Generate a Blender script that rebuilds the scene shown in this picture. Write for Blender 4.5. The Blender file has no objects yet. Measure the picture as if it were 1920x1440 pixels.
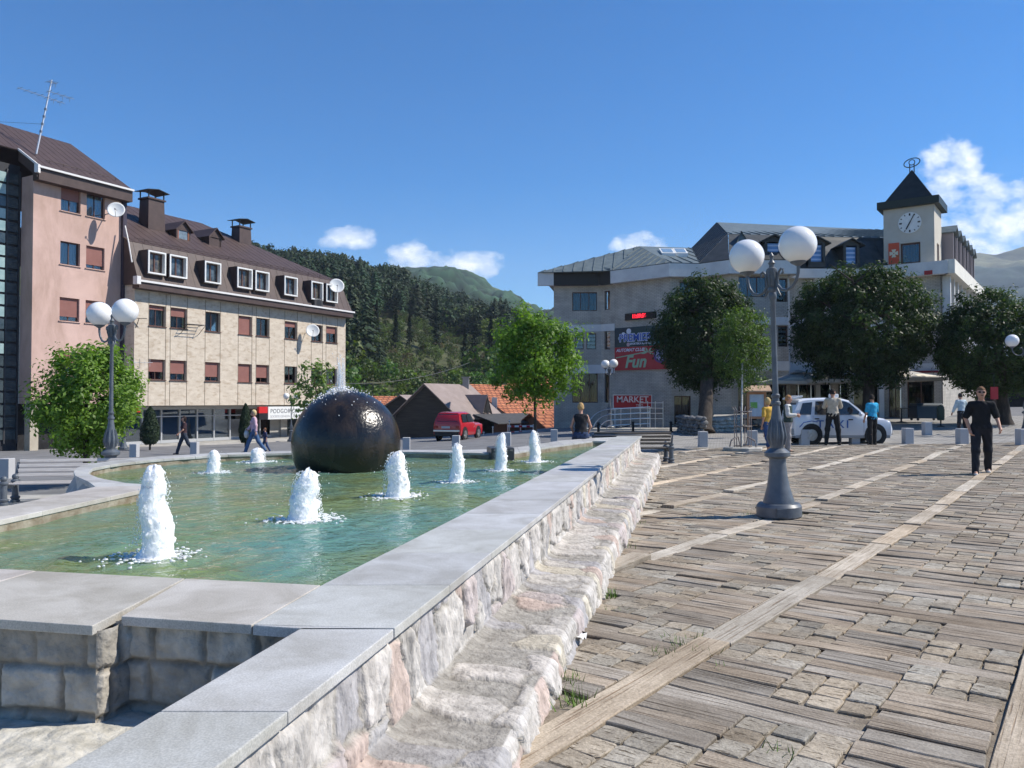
import bpy, math, random
import numpy as np
from mathutils import Vector, Matrix, noise as mn

# ------------------------------------------------------------------ survey
# eye 1.65 m over the plaza, 28 mm lens, y runs away from the camera
R = math.radians
C = bpy.context.scene.collection
FPX = 1493.33
PITCH = math.atan(32 / FPX)
CP, SP = math.cos(PITCH), math.sin(PITCH)
EYE = Vector((0, 0, 1.65))
SUN_AZ, SUN_EL = R(86), R(46)


def ray(px, py):
    cx, cy = (px - 960) / FPX, (720 - py) / FPX
    return Vector((cx, CP - cy * SP, SP + cy * CP))


def at_z(px, py, z):
    d = ray(px, py)
    return EYE + d * ((z - EYE.z) / d.z)


def at_y(px, py, y):
    d = ray(px, py)
    return EYE + d * (y / d.y)


def sstep(a, b, x):
    t = min(1, max(0, (x - a) / (b - a)))
    return t * t * (3 - 2 * t)


def ground(x, y):
    z = 0.03 + 0.0195 * max(0.0, 10.5 - max(y, -2))
    yy = min(y, 70)
    z += 0.018 * max(0, min(x, 40) - 3.7)
    z -= 0.04 * min(8.0, max(0.0, -1.0 - x)) + 0.012 * min(30.0, max(0.0, -9.0 - x))
    w = 1 - sstep(-4, 6, x)
    z -= 0.017 * max(0, yy - 18) * w
    z += 0.017 * max(0, min(yy, 60) - 30) * sstep(8, 20, x)
    z -= 1.3 * sstep(53.5, 58, y) * sstep(-13, -9, x) * (1 - sstep(2, 4, x))
    return z


def at_ground(px, py):
    d = ray(px, py)
    z = 0.0
    for _ in range(60):
        p = EYE + d * ((z - EYE.z) / d.z)
        z = 0.6 * z + 0.4 * ground(p.x, p.y)
    return Vector((p.x, p.y, ground(p.x, p.y)))


# ------------------------------------------------------------------ objects
def nodes(m):
    m.use_nodes = True
    nt = m.node_tree
    return nt, nt.nodes, nt.links


class MB:
    """collects shapes and links them as one mesh object"""

    def __init__(s):
        s.v, s.f, s.m, s.c = [], [], [], []

    def add(s, V, F, mi=0, col=(1, 1, 1)):
        o = len(s.v)
        s.v += [tuple(p) for p in V]
        s.f += [tuple(i + o for i in q) for q in F]
        s.m += [mi] * len(F)
        s.c += [col] * len(V)
        return s

    def hexa(s, P, mi=0):
        return s.add(P, [(3, 2, 1, 0), (4, 5, 6, 7), (0, 1, 5, 4), (1, 2, 6, 5), (2, 3, 7, 6), (3, 0, 4, 7)], mi)

    def box(s, c, d, rz=0, mi=0, M=None):
        x, y, z = d[0] / 2, d[1] / 2, d[2] / 2
        P = [Vector(p) for p in ((-x, -y, -z), (x, -y, -z), (x, y, -z), (-x, y, -z), (-x, -y, z), (x, -y, z), (x, y, z), (-x, y, z))]
        M = M or Matrix.Rotation(rz, 3, 'Z')
        return s.hexa([M @ p + Vector(c) for p in P], mi)

    def beam(s, a, b, w, h, mi=0, up=(0, 0, 1)):
        a, b = Vector(a), Vector(b)
        d = (b - a).normalized()
        r = d.cross(Vector(up))
        if r.length < 1e-4: r = Vector((1, 0, 0))
        r.normalize(); u = r.cross(d)
        r *= w / 2; u *= h / 2
        return s.hexa([a - r - u, a + r - u, b + r - u, b - r - u, a - r + u, a + r + u, b + r + u, b - r + u], mi)

    def tube(s, pts, rad, seg=8, mi=0, caps=True):
        pts = [Vector(p) for p in pts]
        n = len(pts)
        if not hasattr(rad, '__len__'): rad = [rad] * n
        V, F = [], []
        t0 = (pts[1] - pts[0]).normalized()
        nrm = t0.orthogonal().normalized()
        for i in range(n):
            t = (pts[min(i + 1, n - 1)] - pts[max(i - 1, 0)]).normalized()
            nrm = (nrm - t * nrm.dot(t))
            if nrm.length < 1e-5: nrm = t.orthogonal()
            nrm.normalize()
            b = t.cross(nrm)
            for k in range(seg):
                a = 2 * math.pi * k / seg
                V.append(pts[i] + (nrm * math.cos(a) + b * math.sin(a)) * rad[i])
        for i in range(n - 1):
            for k in range(seg):
                k2 = (k + 1) % seg
                F.append((i * seg + k, i * seg + k2, (i + 1) * seg + k2, (i + 1) * seg + k))
        if caps:
            F.append(tuple(range(seg - 1, -1, -1)))
            F.append(tuple((n - 1) * seg + k for k in range(seg)))
        return s.add(V, F, mi)

    def lathe(s, prof, o=(0, 0, 0), seg=16, mi=0):
        V, F = [], []
        n = len(prof)
        for r, z in prof:
            for k in range(seg):
                a = 2 * math.pi * k / seg
                V.append((o[0] + max(r, 1e-4) * math.cos(a), o[1] + max(r, 1e-4) * math.sin(a), o[2] + z))
        for i in range(n - 1):
            for k in range(seg):
                k2 = (k + 1) % seg
                F.append((i * seg + k, i * seg + k2, (i + 1) * seg + k2, (i + 1) * seg + k))
        F.append(tuple(range(seg - 1, -1, -1)))
        F.append(tuple((n - 1) * seg + k for k in range(seg)))
        return s.add(V, F, mi)

    def ball(s, c, r, seg=16, rings=10, mi=0, M=None):
        if not hasattr(r, '__len__'): r = (r, r, r)
        V, F = [(0, 0, 1)], []
        for i in range(1, rings):
            th = math.pi * i / rings
            for k in range(seg):
                a = 2 * math.pi * k / seg
                V.append((math.sin(th) * math.cos(a), math.sin(th) * math.sin(a), math.cos(th)))
        V.append((0, 0, -1))
        for k in range(seg): F.append((0, 1 + k, 1 + (k + 1) % seg))
        for i in range(rings - 2):
            for k in range(seg):
                k2 = (k + 1) % seg
                F.append((1 + i * seg + k, 1 + (i + 1) * seg + k, 1 + (i + 1) * seg + k2, 1 + i * seg + k2))
        L = len(V) - 1; b = 1 + (rings - 2) * seg
        for k in range(seg): F.append((L, b + (k + 1) % seg, b + k))
        W = []
        for p in V:
            q = Vector((p[0] * r[0], p[1] * r[1], p[2] * r[2]))
            if M: q = M @ q
            W.append(q + Vector(c))
        return s.add(W, F, mi)

    def poly(s, P, mi=0):
        return s.add(P, [tuple(range(len(P)))], mi)

    def slab(s, P, d, mi=0):
        """planar polygon P thickened by vector d"""
        P = [Vector(p) for p in P]; d = Vector(d); n = len(P)
        F = [tuple(range(n)), tuple(range(2 * n - 1, n - 1, -1))]
        F += [(i, i + n, (i + 1) % n + n, (i + 1) % n) for i in range(n)]
        return s.add(P + [p + d for p in P], F, mi)

    def build(s, name, mats, parent=None, smooth=None, bevel=0, label=None, cols=False):
        o = Vector((0, 0, 0)); q = parent
        while q: o += q.location; q = q.parent
        me = bpy.data.meshes.new(name)
        me.from_pydata([(p[0] - o.x, p[1] - o.y, p[2] - o.z) for p in s.v], [], s.f)
        if not isinstance(mats, (list, tuple)): mats = [mats]
        for m in mats: me.materials.append(m)
        if len(mats) > 1: me.polygons.foreach_set('material_index', s.m)
        if cols:
            a = me.color_attributes.new('tint', 'FLOAT_COLOR', 'POINT')
            a.data.foreach_set('color', np.array([(c[0], c[1], c[2], 1) for c in s.c], dtype=np.float32).ravel())
        if smooth:
            me.polygons.foreach_set('use_smooth', [True] * len(me.polygons))
            me.set_sharp_from_angle(angle=R(smooth))
        me.update()
        ob = bpy.data.objects.new(name, me)
        C.objects.link(ob)
        if parent: ob.parent = parent
        if label: ob['label'] = label
        if bevel:
            b = ob.modifiers.new('bevel', 'BEVEL'); b.width = bevel; b.segments = 2; b.limit_method = 'ANGLE'; b.angle_limit = R(40)
        return ob


def np_mesh(name, V, Q, mat, parent=None, col=None, smooth=False, uv=None, mis=None):
    """V (n,3), Q (m,k) faces of one size"""
    V = np.asarray(V, dtype=np.float32); Q = np.asarray(Q, dtype=np.int32)
    o = Vector((0, 0, 0)); q = parent
    while q: o += q.location; q = q.parent
    V = V - np.array([o.x, o.y, o.z], dtype=np.float32)
    me = bpy.data.meshes.new(name)
    m, k = Q.shape
    me.vertices.add(len(V)); me.vertices.foreach_set('co', V.ravel())
    me.loops.add(m * k); me.loops.foreach_set('vertex_index', Q.ravel())
    me.polygons.add(m)
    me.polygons.foreach_set('loop_start', np.arange(0, m * k, k, dtype=np.int32))
    for x in (mat if isinstance(mat, (list, tuple)) else [mat]): me.materials.append(x)
    if mis is not None: me.polygons.foreach_set('material_index', np.asarray(mis, dtype=np.int32))
    me.update(calc_edges=True)
    if smooth: me.polygons.foreach_set('use_smooth', [True] * m)
    if col is not None:
        a = me.color_attributes.new('tint', 'FLOAT_COLOR', 'POINT')
        cc = np.ones((len(V), 4), dtype=np.float32); cc[:, :3] = col
        a.data.foreach_set('color', cc.ravel())
    if uv is not None:
        l = me.uv_layers.new(name='UVMap'); l.data.foreach_set('uv', np.asarray(uv, dtype=np.float32).ravel())
    ob = bpy.data.objects.new(name, me); C.objects.link(ob)
    if parent: ob.parent = parent
    return ob


def tag(o, label=None, cat=None, group=None, kind=None):
    if label: o['label'] = label
    if cat: o['category'] = cat
    if group: o['group'] = group
    if kind: o['kind'] = kind
    return o


def thing(name, label, cat, loc=(0, 0, 0), rz=0, group=None):
    o = bpy.data.objects.new(name, None); C.objects.link(o)
    o.empty_display_size = .2
    o.location = loc; o.rotation_euler = (0, 0, rz)
    return tag(o, label, cat, group)


def dup(o, loc=None, rz=None, label=None, parent=None, scale=None):
    c = o.copy(); C.objects.link(c)
    if parent: c.parent = parent
    if loc is not None: c.location = loc
    if rz is not None: c.rotation_euler = (0, 0, rz)
    if scale is not None: c.scale = (scale,) * 3
    if label: c['label'] = label
    for ch in list(o.children): dup(ch, parent=c)
    return c


def text(s, size, M, mat, parent, name='lettering', ext=.004, align='CENTER', shear=0, bold=0, label=None, xs=1, sp=1.0):
    """flat letters standing on a surface; M = matrix of the text plane"""
    cu = bpy.data.curves.new(name, 'FONT')
    cu.body = s; cu.size = size; cu.extrude = ext; cu.align_x = align; cu.align_y = 'CENTER'; cu.shear = shear; cu.offset = bold; cu.space_character = sp
    cu.materials.append(mat)
    ob = bpy.data.objects.new(name, cu); C.objects.link(ob)
    o = Vector((0, 0, 0)); q = parent
    while q: o += q.location; q = q.parent
    me = bpy.data.meshes.new_from_object(ob.evaluated_get(bpy.context.evaluated_depsgraph_get()))
    bpy.data.objects.remove(ob); me.name = name; me.materials.clear(); me.materials.append(mat)
    ob = bpy.data.objects.new(name, me); C.objects.link(ob)
    M = M.copy(); M.translation = M.translation - o
    me.transform(M @ Matrix.Diagonal((xs, 1, 1, 1)))
    if parent: ob.parent = parent
    if label: ob['label'] = label
    return ob


# ------------------------------------------------------------------ materials
MATS = {}


def mat(name, c1, c2=None, scale=4, rough=.75, bump=0, bscale=40, metal=0, spec=.35, detail=5, stretch=None, lo=.35, hi=.65, tint=False, coat=0, stain=0):
    m = bpy.data.materials.new(name); MATS[name] = m
    nt, N, L = nodes(m)
    b = N['Principled BSDF']
    b.inputs['Roughness'].default_value = rough
    b.inputs['Metallic'].default_value = metal
    b.inputs['Specular IOR Level'].default_value = spec
    if coat: b.inputs['Coat Weight'].default_value = coat; b.inputs['Coat Roughness'].default_value = .08
    b.inputs['Base Color'].default_value = (*c1, 1)
    if c2 or bump or tint:
        tc = N.new('ShaderNodeTexCoord'); mp = N.new('ShaderNodeMapping')
        L.new(tc.outputs['Object'], mp.inputs['Vector'])
        if stretch: mp.inputs['Scale'].default_value = stretch
    out = None
    if c2:
        n = N.new('ShaderNodeTexNoise'); n.inputs['Scale'].default_value = scale; n.inputs['Detail'].default_value = detail; n.inputs['Roughness'].default_value = .62
        L.new(mp.outputs[0], n.inputs['Vector'])
        r = N.new('ShaderNodeValToRGB'); r.color_ramp.elements[0].position = lo; r.color_ramp.elements[1].position = hi
        r.color_ramp.elements[0].color = (*c1, 1); r.color_ramp.elements[1].color = (*c2, 1)
        L.new(n.outputs['Fac'], r.inputs[0]); out = r.outputs[0]
        L.new(out, b.inputs['Base Color'])
    if stain:
        sn = N.new('ShaderNodeTexNoise'); sn.inputs['Scale'].default_value = stain; sn.inputs['Detail'].default_value = 7; sn.inputs['Roughness'].default_value = .68; sn.inputs['Distortion'].default_value = .5
        tc2 = N.new('ShaderNodeTexCoord'); mp2 = N.new('ShaderNodeMapping'); mp2.inputs['Scale'].default_value = (1, 1, .4); L.new(tc2.outputs['Object'], mp2.inputs[0]); L.new(mp2.outputs[0], sn.inputs['Vector'])
        sr = N.new('ShaderNodeValToRGB'); sr.color_ramp.elements[0].position = .34; sr.color_ramp.elements[1].position = .60; sr.color_ramp.elements[0].color = (.74, .72, .68, 1); sr.color_ramp.elements[1].color = (1.04, 1.04, 1.04, 1); L.new(sn.outputs['Fac'], sr.inputs[0])
        x0 = N.new('ShaderNodeMix'); x0.data_type = 'RGBA'; x0.blend_type = 'MULTIPLY'; x0.inputs[0].default_value = 1
        if out: L.new(out, x0.inputs[6])
        else: x0.inputs[6].default_value = (*c1, 1)
        L.new(sr.outputs[0], x0.inputs[7]); out = x0.outputs[2]; L.new(out, b.inputs['Base Color'])
    if tint:
        a = N.new('ShaderNodeVertexColor'); a.layer_name = 'tint'
        x = N.new('ShaderNodeMix'); x.data_type = 'RGBA'; x.blend_type = 'MULTIPLY'; x.inputs[0].default_value = 1
        if out: L.new(out, x.inputs[6])
        else: x.inputs[6].default_value = (*c1, 1)
        L.new(a.outputs[0], x.inputs[7]); L.new(x.outputs[2], b.inputs['Base Color'])
    if bump:
        n2 = N.new('ShaderNodeTexNoise'); n2.inputs['Scale'].default_value = bscale; n2.inputs['Detail'].default_value = 6
        L.new(mp.outputs[0], n2.inputs['Vector'])
        bp = N.new('ShaderNodeBump'); bp.inputs['Strength'].default_value = bump; bp.inputs['Distance'].default_value = .02
        L.new(n2.outputs['Fac'], bp.inputs['Height']); L.new(bp.outputs[0], b.inputs['Normal'])
    return m


def brickmat(name, c1, c2, mortar, bw, bh, ms=.012, rough=.85, offset=.5, bump=.5, axis='xz', scale=1):
    m = bpy.data.materials.new(name)
    nt, N, L = nodes(m); b = N['Principled BSDF']; b.inputs['Roughness'].default_value = rough; b.inputs['Specular IOR Level'].default_value = .2
    tc = N.new('ShaderNodeTexCoord'); sep = N.new('ShaderNodeSeparateXYZ'); L.new(tc.outputs['Object'], sep.inputs[0])
    cb = N.new('ShaderNodeCombineXYZ')
    if axis == 'xz':
        ge = N.new('ShaderNodeNewGeometry'); cx = N.new('ShaderNodeVectorMath'); cx.operation = 'CROSS_PRODUCT'; cx.inputs[0].default_value = (0, 0, 1)
        L.new(ge.outputs['True Normal'], cx.inputs[1]); h = N.new('ShaderNodeVectorMath'); h.operation = 'DOT_PRODUCT'
        L.new(tc.outputs['Object'], h.inputs[0]); L.new(cx.outputs[0], h.inputs[1]); L.new(h.outputs['Value'], cb.inputs[0]); L.new(sep.outputs[2], cb.inputs[1])
    else:
        L.new(sep.outputs[0], cb.inputs[0]); L.new(sep.outputs[1], cb.inputs[1])
    t = N.new('ShaderNodeTexBrick'); L.new(cb.outputs[0], t.inputs['Vector'])
    t.inputs['Color1'].default_value = (*c1, 1); t.inputs['Color2'].default_value = (*c2, 1); t.inputs['Mortar'].default_value = (*mortar, 1)
    t.inputs['Scale'].default_value = scale; t.inputs['Brick Width'].default_value = bw; t.inputs['Row Height'].default_value = bh; t.inputs['Mortar Size'].default_value = ms
    t.offset = offset
    n = N.new('ShaderNodeTexNoise'); n.inputs['Scale'].default_value = 1.3; n.inputs['Detail'].default_value = 6; L.new(tc.outputs['Object'], n.inputs['Vector'])
    mr = N.new('ShaderNodeMapRange'); mr.inputs[1].default_value = .3; mr.inputs[2].default_value = .7; mr.inputs[3].default_value = .75; mr.inputs[4].default_value = 1.15
    L.new(n.outputs['Fac'], mr.inputs[0])
    x = N.new('ShaderNodeMix'); x.data_type = 'RGBA'; x.blend_type = 'MULTIPLY'; x.inputs[0].default_value = 1
    L.new(t.outputs['Color'], x.inputs[6]); L.new(mr.outputs[0], x.inputs[7]); L.new(x.outputs[2], b.inputs['Base Color'])
    bp = N.new('ShaderNodeBump'); bp.inputs['Strength'].default_value = bump; bp.inputs['Distance'].default_value = .01; bp.invert = True
    L.new(t.outputs['Fac'], bp.inputs['Height']); L.new(bp.outputs[0], b.inputs['Normal'])
    return m


def leafmat(name, sat=1.0, transl=.35, rough=.5):
    m = bpy.data.materials.new(name)
    nt, N, L = nodes(m); b = N['Principled BSDF']
    a = N.new('ShaderNodeVertexColor'); a.layer_name = 'tint'
    L.new(a.outputs[0], b.inputs['Base Color']); b.inputs['Roughness'].default_value = rough; b.inputs['Specular IOR Level'].default_value = .28
    t = N.new('ShaderNodeBsdfTranslucent')
    g = N.new('ShaderNodeMix'); g.data_type = 'RGBA'; g.blend_type = 'MULTIPLY'; g.inputs[0].default_value = 1; g.inputs[7].default_value = (1.3, 1.5, .4, 1)
    L.new(a.outputs[0], g.inputs[6]); L.new(g.outputs[2], t.inputs[0])
    x = N.new('ShaderNodeMixShader'); x.inputs[0].default_value = transl
    L.new(b.outputs[0], x.inputs[1]); L.new(t.outputs[0], x.inputs[2]); L.new(x.outputs[0], N['Material Output'].inputs[0])
    return m


def glassmat(name, tintc, fac=.12, rough=.02):
    """thin pane: clear, with a mirror-like share"""
    m = bpy.data.materials.new(name)
    nt, N, L = nodes(m); N.remove(N['Principled BSDF'])
    t = N.new('ShaderNodeBsdfTransparent'); t.inputs[0].default_value = (*tintc, 1)
    g = N.new('ShaderNodeBsdfGlossy'); g.inputs['Roughness'].default_value = rough; g.inputs[0].default_value = (.9, .95, 1, 1)
    f = N.new('ShaderNodeFresnel'); f.inputs[0].default_value = 1.5
    ad = N.new('ShaderNodeMath'); ad.operation = 'ADD'; ad.inputs[1].default_value = fac; ad.use_clamp = True; L.new(f.outputs[0], ad.inputs[0])
    x = N.new('ShaderNodeMixShader'); L.new(ad.outputs[0], x.inputs[0]); L.new(t.outputs[0], x.inputs[1]); L.new(g.outputs[0], x.inputs[2])
    L.new(x.outputs[0], N['Material Output'].inputs[0])
    return m


M_ASPH = mat('asphalt', (.14, .14, .143), (.20, .20, .203), scale=1.2, rough=.9, bump=.35, bscale=90)
M_COBBLE = brickmat('cobbles', (.30, .285, .26), (.37, .35, .32), (.17, .16, .145), .32, .2, .02, axis='xy', bump=.7)
M_SOIL = mat('joint_soil', (.16, .13, .10), (.28, .24, .185), scale=9, rough=1, bump=.6, bscale=60)
M_GRANITE = mat('grey_granite', (.40, .40, .392), (.54, .535, .52), scale=150, rough=.55, bump=.06, bscale=200, spec=.3, tint=True, lo=.38, hi=.62, detail=3, stain=2.3)
M_STONE = mat('rubble_stone', (.36, .345, .33), (.58, .56, .54), scale=14, rough=.95, bump=.9, bscale=38, tint=True, spec=.15, stretch=(1, 1, .45), lo=.3, hi=.6, detail=9)
M_BLOCK = mat('dressed_stone', (.31, .295, .265), (.48, .455, .415), scale=7, rough=.9, bump=.5, bscale=45, tint=True)
M_CONC = mat('pale_concrete', (.36, .35, .32), (.48, .46, .43), scale=3, rough=.9, bump=.2, bscale=60, stain=.9)
M_SAND = mat('sandy_floor', (.36, .34, .29), (.60, .57, .50), scale=11, rough=1, bump=1, bscale=20)
M_METALPAINT = mat('lamp_paint', (.075, .09, .11), (.115, .13, .15), scale=8, rough=.42, spec=.5, bump=.05, bscale=70)
M_OPAL = mat('opal_glass', (.82, .81, .80), rough=.16, spec=.5)
M_SLAT = mat('weathered_slat', (.46, .42, .385), (.62, .58, .54), scale=3, rough=.7, stretch=(1, 14, 14), bump=.2, bscale=30)
M_SLATD = mat('shaded_brown_slat', (.10, .085, .07), (.17, .15, .13), scale=3, rough=.7, stretch=(1, 14, 14), bump=.2, bscale=30)  # brown slat, shade of the bench back put into its colour
M_STEEL = mat('brushed_steel', (.62, .62, .63), rough=.28, metal=1)
M_BLACKIRON = mat('black_iron', (.02, .02, .022), rough=.5)
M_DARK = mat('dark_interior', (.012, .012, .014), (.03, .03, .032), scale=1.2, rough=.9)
M_GLASS = glassmat('window_pane', (.75, .8, .82), .025)
M_GLASSD = glassmat('shop_pane', (.30, .34, .36), .0)
M_CURT = mat('net_curtain', (.55, .58, .60), (.80, .82, .82), scale=7, rough=.95, stretch=(6, 6, .15))
M_WHITE = mat('white_paint', (.78, .78, .76), (.70, .70, .68), scale=3, rough=.5)
M_BROWNFRAME = mat('brown_frame', (.10, .05, .04), rough=.5)
M_SHUT = mat('roller_shutter', (.25, .108, .088), (.29, .13, .108), scale=2, rough=.6)
M_TRAV = None
SUN_STRENGTH = 4.6
SKY_STRENGTH = .10
EXPOSURE = 0.5
CLOUD = 10
HAZE = .00015
# ------------------------------------------------------------------ numeric noise
def _h(i, j, k, s):
    n = (i * 374761393 + j * 668265263 + k * 2147483647 + s * 1274126177) & 0xFFFFFFFF
    n = ((n ^ (n >> 13)) * 1274126177) & 0xFFFFFFFF
    n = ((n ^ (n >> 16)) * 2246822519) & 0xFFFFFFFF
    return ((n ^ (n >> 15)) & 0xFFFFFF) / float(0xFFFFFF)


def vn(P, s=0):
    P = np.asarray(P, dtype=np.float64)
    i = np.floor(P).astype(np.int64); f = P - i; f = f * f * (3 - 2 * f)
    r = 0
    for dx in (0, 1):
        for dy in (0, 1):
            for dz in (0, 1):
                w = (f[:, 0] if dx else 1 - f[:, 0]) * (f[:, 1] if dy else 1 - f[:, 1]) * (f[:, 2] if dz else 1 - f[:, 2])
                r = r + w * _h(i[:, 0] + dx, i[:, 1] + dy, i[:, 2] + dz, s)
    return r * 2 - 1


def fbm(P, o=4, s=0):
    P = np.asarray(P, dtype=np.float64); r = 0; a = 1.0
    for k in range(o):
        r = r + a * vn(P * 2 ** k + 17.3 * k, s + k); a *= .5
    return r


GR = np.vectorize(ground)


def sheet(name, xs, ys, m, off=0, kind='structure', keep=None, zf=None):
    X, Y = np.meshgrid(xs, ys)
    Z = (zf or GR)(X, Y) + off
    V = np.stack([X, Y, Z], -1).reshape(-1, 3)
    nx, ny = len(xs), len(ys)
    i, j = np.meshgrid(np.arange(nx - 1), np.arange(ny - 1))
    a = (j * nx + i).ravel()
    Q = np.stack([a, a + 1, a + nx + 1, a + nx], -1)
    if keep is not None:
        c = V[Q].mean(1); Q = Q[keep(c[:, 0], c[:, 1])]
    o = np_mesh(name, V, Q, m, smooth=True)
    return tag(o, kind=kind)


# ------------------------------------------------------------------ ground, road, paving
gx = np.concatenate([np.linspace(-2500, -60, 14), np.arange(-50, 51, 1.0), np.linspace(60, 2500, 14)])
gy = np.concatenate([np.linspace(-60, -3, 6), np.arange(-2, 75, 1.0), np.linspace(80, 3200, 14)])
sheet('ground', gx, gy, M_ASPH)
sheet('cobbled_square', np.arange(3.2, 45, .5), np.arange(26.1, 47, .5), M_COBBLE, .004, keep=lambda x, y: x > 3.2)
sheet('walkway', np.arange(-13, -3.6, .4), np.arange(5, 16.6, .4), M_CONC, .004)

FD = Vector((.2144, .9767, 0)); FN = Vector((.9767, -.2144, 0))   # along the fountain wall, and out of it


def xo(y): return -.178 + .2194 * (y - 4.43)       # outer edge of the long coping


sheet('joint_bed', np.arange(-1, 19.6, .4), np.arange(0, 26.4, .4), M_SOIL, .010, keep=lambda x, y: x > xo(y) + .1)

PB = Vector((.595, .804, 0)); PQ = Vector((.804, -.595, 0))


def woodmat(name, c1, c2, dark, grain, rough=.88):
    m = bpy.data.materials.new(name)
    nt, N, L = nodes(m); b = N['Principled BSDF']; b.inputs['Roughness'].default_value = rough; b.inputs['Specular IOR Level'].default_value = .2
    uv = N.new('ShaderNodeUVMap'); uv.uv_map = 'UVMap'

    def nz(sc, scale, det):
        mp = N.new('ShaderNodeMapping'); mp.inputs['Scale'].default_value = sc; L.new(uv.outputs[0], mp.inputs[0])
        n = N.new('ShaderNodeTexNoise'); n.inputs['Scale'].default_value = scale; n.inputs['Detail'].default_value = det; n.inputs['Roughness'].default_value = .65
        L.new(mp.outputs[0], n.inputs['Vector']); return n
    a = nz((grain[0], grain[1], 1), 1, 7)
    r = N.new('ShaderNodeValToRGB'); r.color_ramp.elements[0].position = .3; r.color_ramp.elements[1].position = .7
    r.color_ramp.elements[0].color = (*c1, 1); r.color_ramp.elements[1].color = (*c2, 1); L.new(a.outputs['Fac'], r.inputs[0])
    k = nz((grain[0] * .6, grain[1] * 2.4, 1), 1, 3); k.inputs['Distortion'].default_value = .35
    kr = N.new('ShaderNodeValToRGB'); kr.color_ramp.elements[0].position = .35; kr.color_ramp.elements[1].position = .43
    kr.color_ramp.elements[0].color = (*dark, 1); kr.color_ramp.elements[1].color = (1, 1, 1, 1); L.new(k.outputs['Fac'], kr.inputs[0])
    x = N.new('ShaderNodeMix'); x.data_type = 'RGBA'; x.blend_type = 'MULTIPLY'; x.inputs[0].default_value = 1
    L.new(r.outputs[0], x.inputs[6]); L.new(kr.outputs[0], x.inputs[7])
    gn = N.new('ShaderNodeTexNoise'); gn.inputs['Scale'].default_value = 75; gn.inputs['Detail'].default_value = 5; gtc = N.new('ShaderNodeTexCoord'); L.new(gtc.outputs['Object'], gn.inputs['Vector'])
    gm = N.new('ShaderNodeMapRange'); gm.inputs[1].default_value = .3; gm.inputs[2].default_value = .7; gm.inputs[3].default_value = .78; gm.inputs[4].default_value = 1.14; L.new(gn.outputs['Fac'], gm.inputs[0])
    xg = N.new('ShaderNodeMix'); xg.data_type = 'RGBA'; xg.blend_type = 'MULTIPLY'; xg.inputs[0].default_value = 1; L.new(x.outputs[2], xg.inputs[6]); L.new(gm.outputs[0], xg.inputs[7]); x = xg
    ta = N.new('ShaderNodeVertexColor'); ta.layer_name = 'tint'
    y = N.new('ShaderNodeMix'); y.data_type = 'RGBA'; y.blend_type = 'MULTIPLY'; y.inputs[0].default_value = 1
    L.new(x.outputs[2], y.inputs[6]); L.new(ta.outputs[0], y.inputs[7]); L.new(y.outputs[2], b.inputs['Base Color'])
    tco = N.new('ShaderNodeTexCoord'); dn = N.new('ShaderNodeTexNoise'); dn.inputs['Scale'].default_value = 1.7; dn.inputs['Detail'].default_value = 8; dn.inputs['Roughness'].default_value = .7; L.new(tco.outputs['Object'], dn.inputs['Vector'])
    dr = N.new('ShaderNodeValToRGB'); dr.color_ramp.elements[0].position = .36; dr.color_ramp.elements[1].position = .66; dr.color_ramp.elements[0].color = (.70, .66, .60, 1); dr.color_ramp.elements[1].color = (1.12, 1.10, 1.06, 1); L.new(dn.outputs['Fac'], dr.inputs[0])
    z = N.new('ShaderNodeMix'); z.data_type = 'RGBA'; z.blend_type = 'MULTIPLY'; z.inputs[0].default_value = 1; L.new(y.outputs[2], z.inputs[6]); L.new(dr.outputs[0], z.inputs[7]); L.new(z.outputs[2], b.inputs['Base Color'])
    bp = N.new('ShaderNodeBump'); bp.inputs['Strength'].default_value = .6; bp.inputs['Distance'].default_value = .012
    L.new(a.outputs['Fac'], bp.inputs['Height'])
    bp2 = N.new('ShaderNodeBump'); bp2.inputs['Strength'].default_value = .6; bp2.inputs['Distance'].default_value = .01
    L.new(kr.outputs[0], bp2.inputs['Height']); L.new(bp.outputs[0], bp2.inputs['Normal'])
    bp3 = N.new('ShaderNodeBump'); bp3.inputs['Strength'].default_value = .5; bp3.inputs['Distance'].default_value = .008; L.new(gn.outputs['Fac'], bp3.inputs['Height']); L.new(bp2.outputs[0], bp3.inputs['Normal']); L.new(bp3.outputs[0], b.inputs['Normal'])
    return m


M_PLANK = woodmat('weathered_plank', (.275, .235, .195), (.465, .415, .355), (.30, .25, .21), (2.0, 26))
M_ENDG = woodmat('end_grain', (.30, .265, .22), (.47, .43, .365), (.36, .32, .27), (20, 20))
M_BEAM = woodmat('pale_beam', (.41, .36, .295), (.58, .52, .445), (.6, .52, .45), (2, 26))


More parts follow.
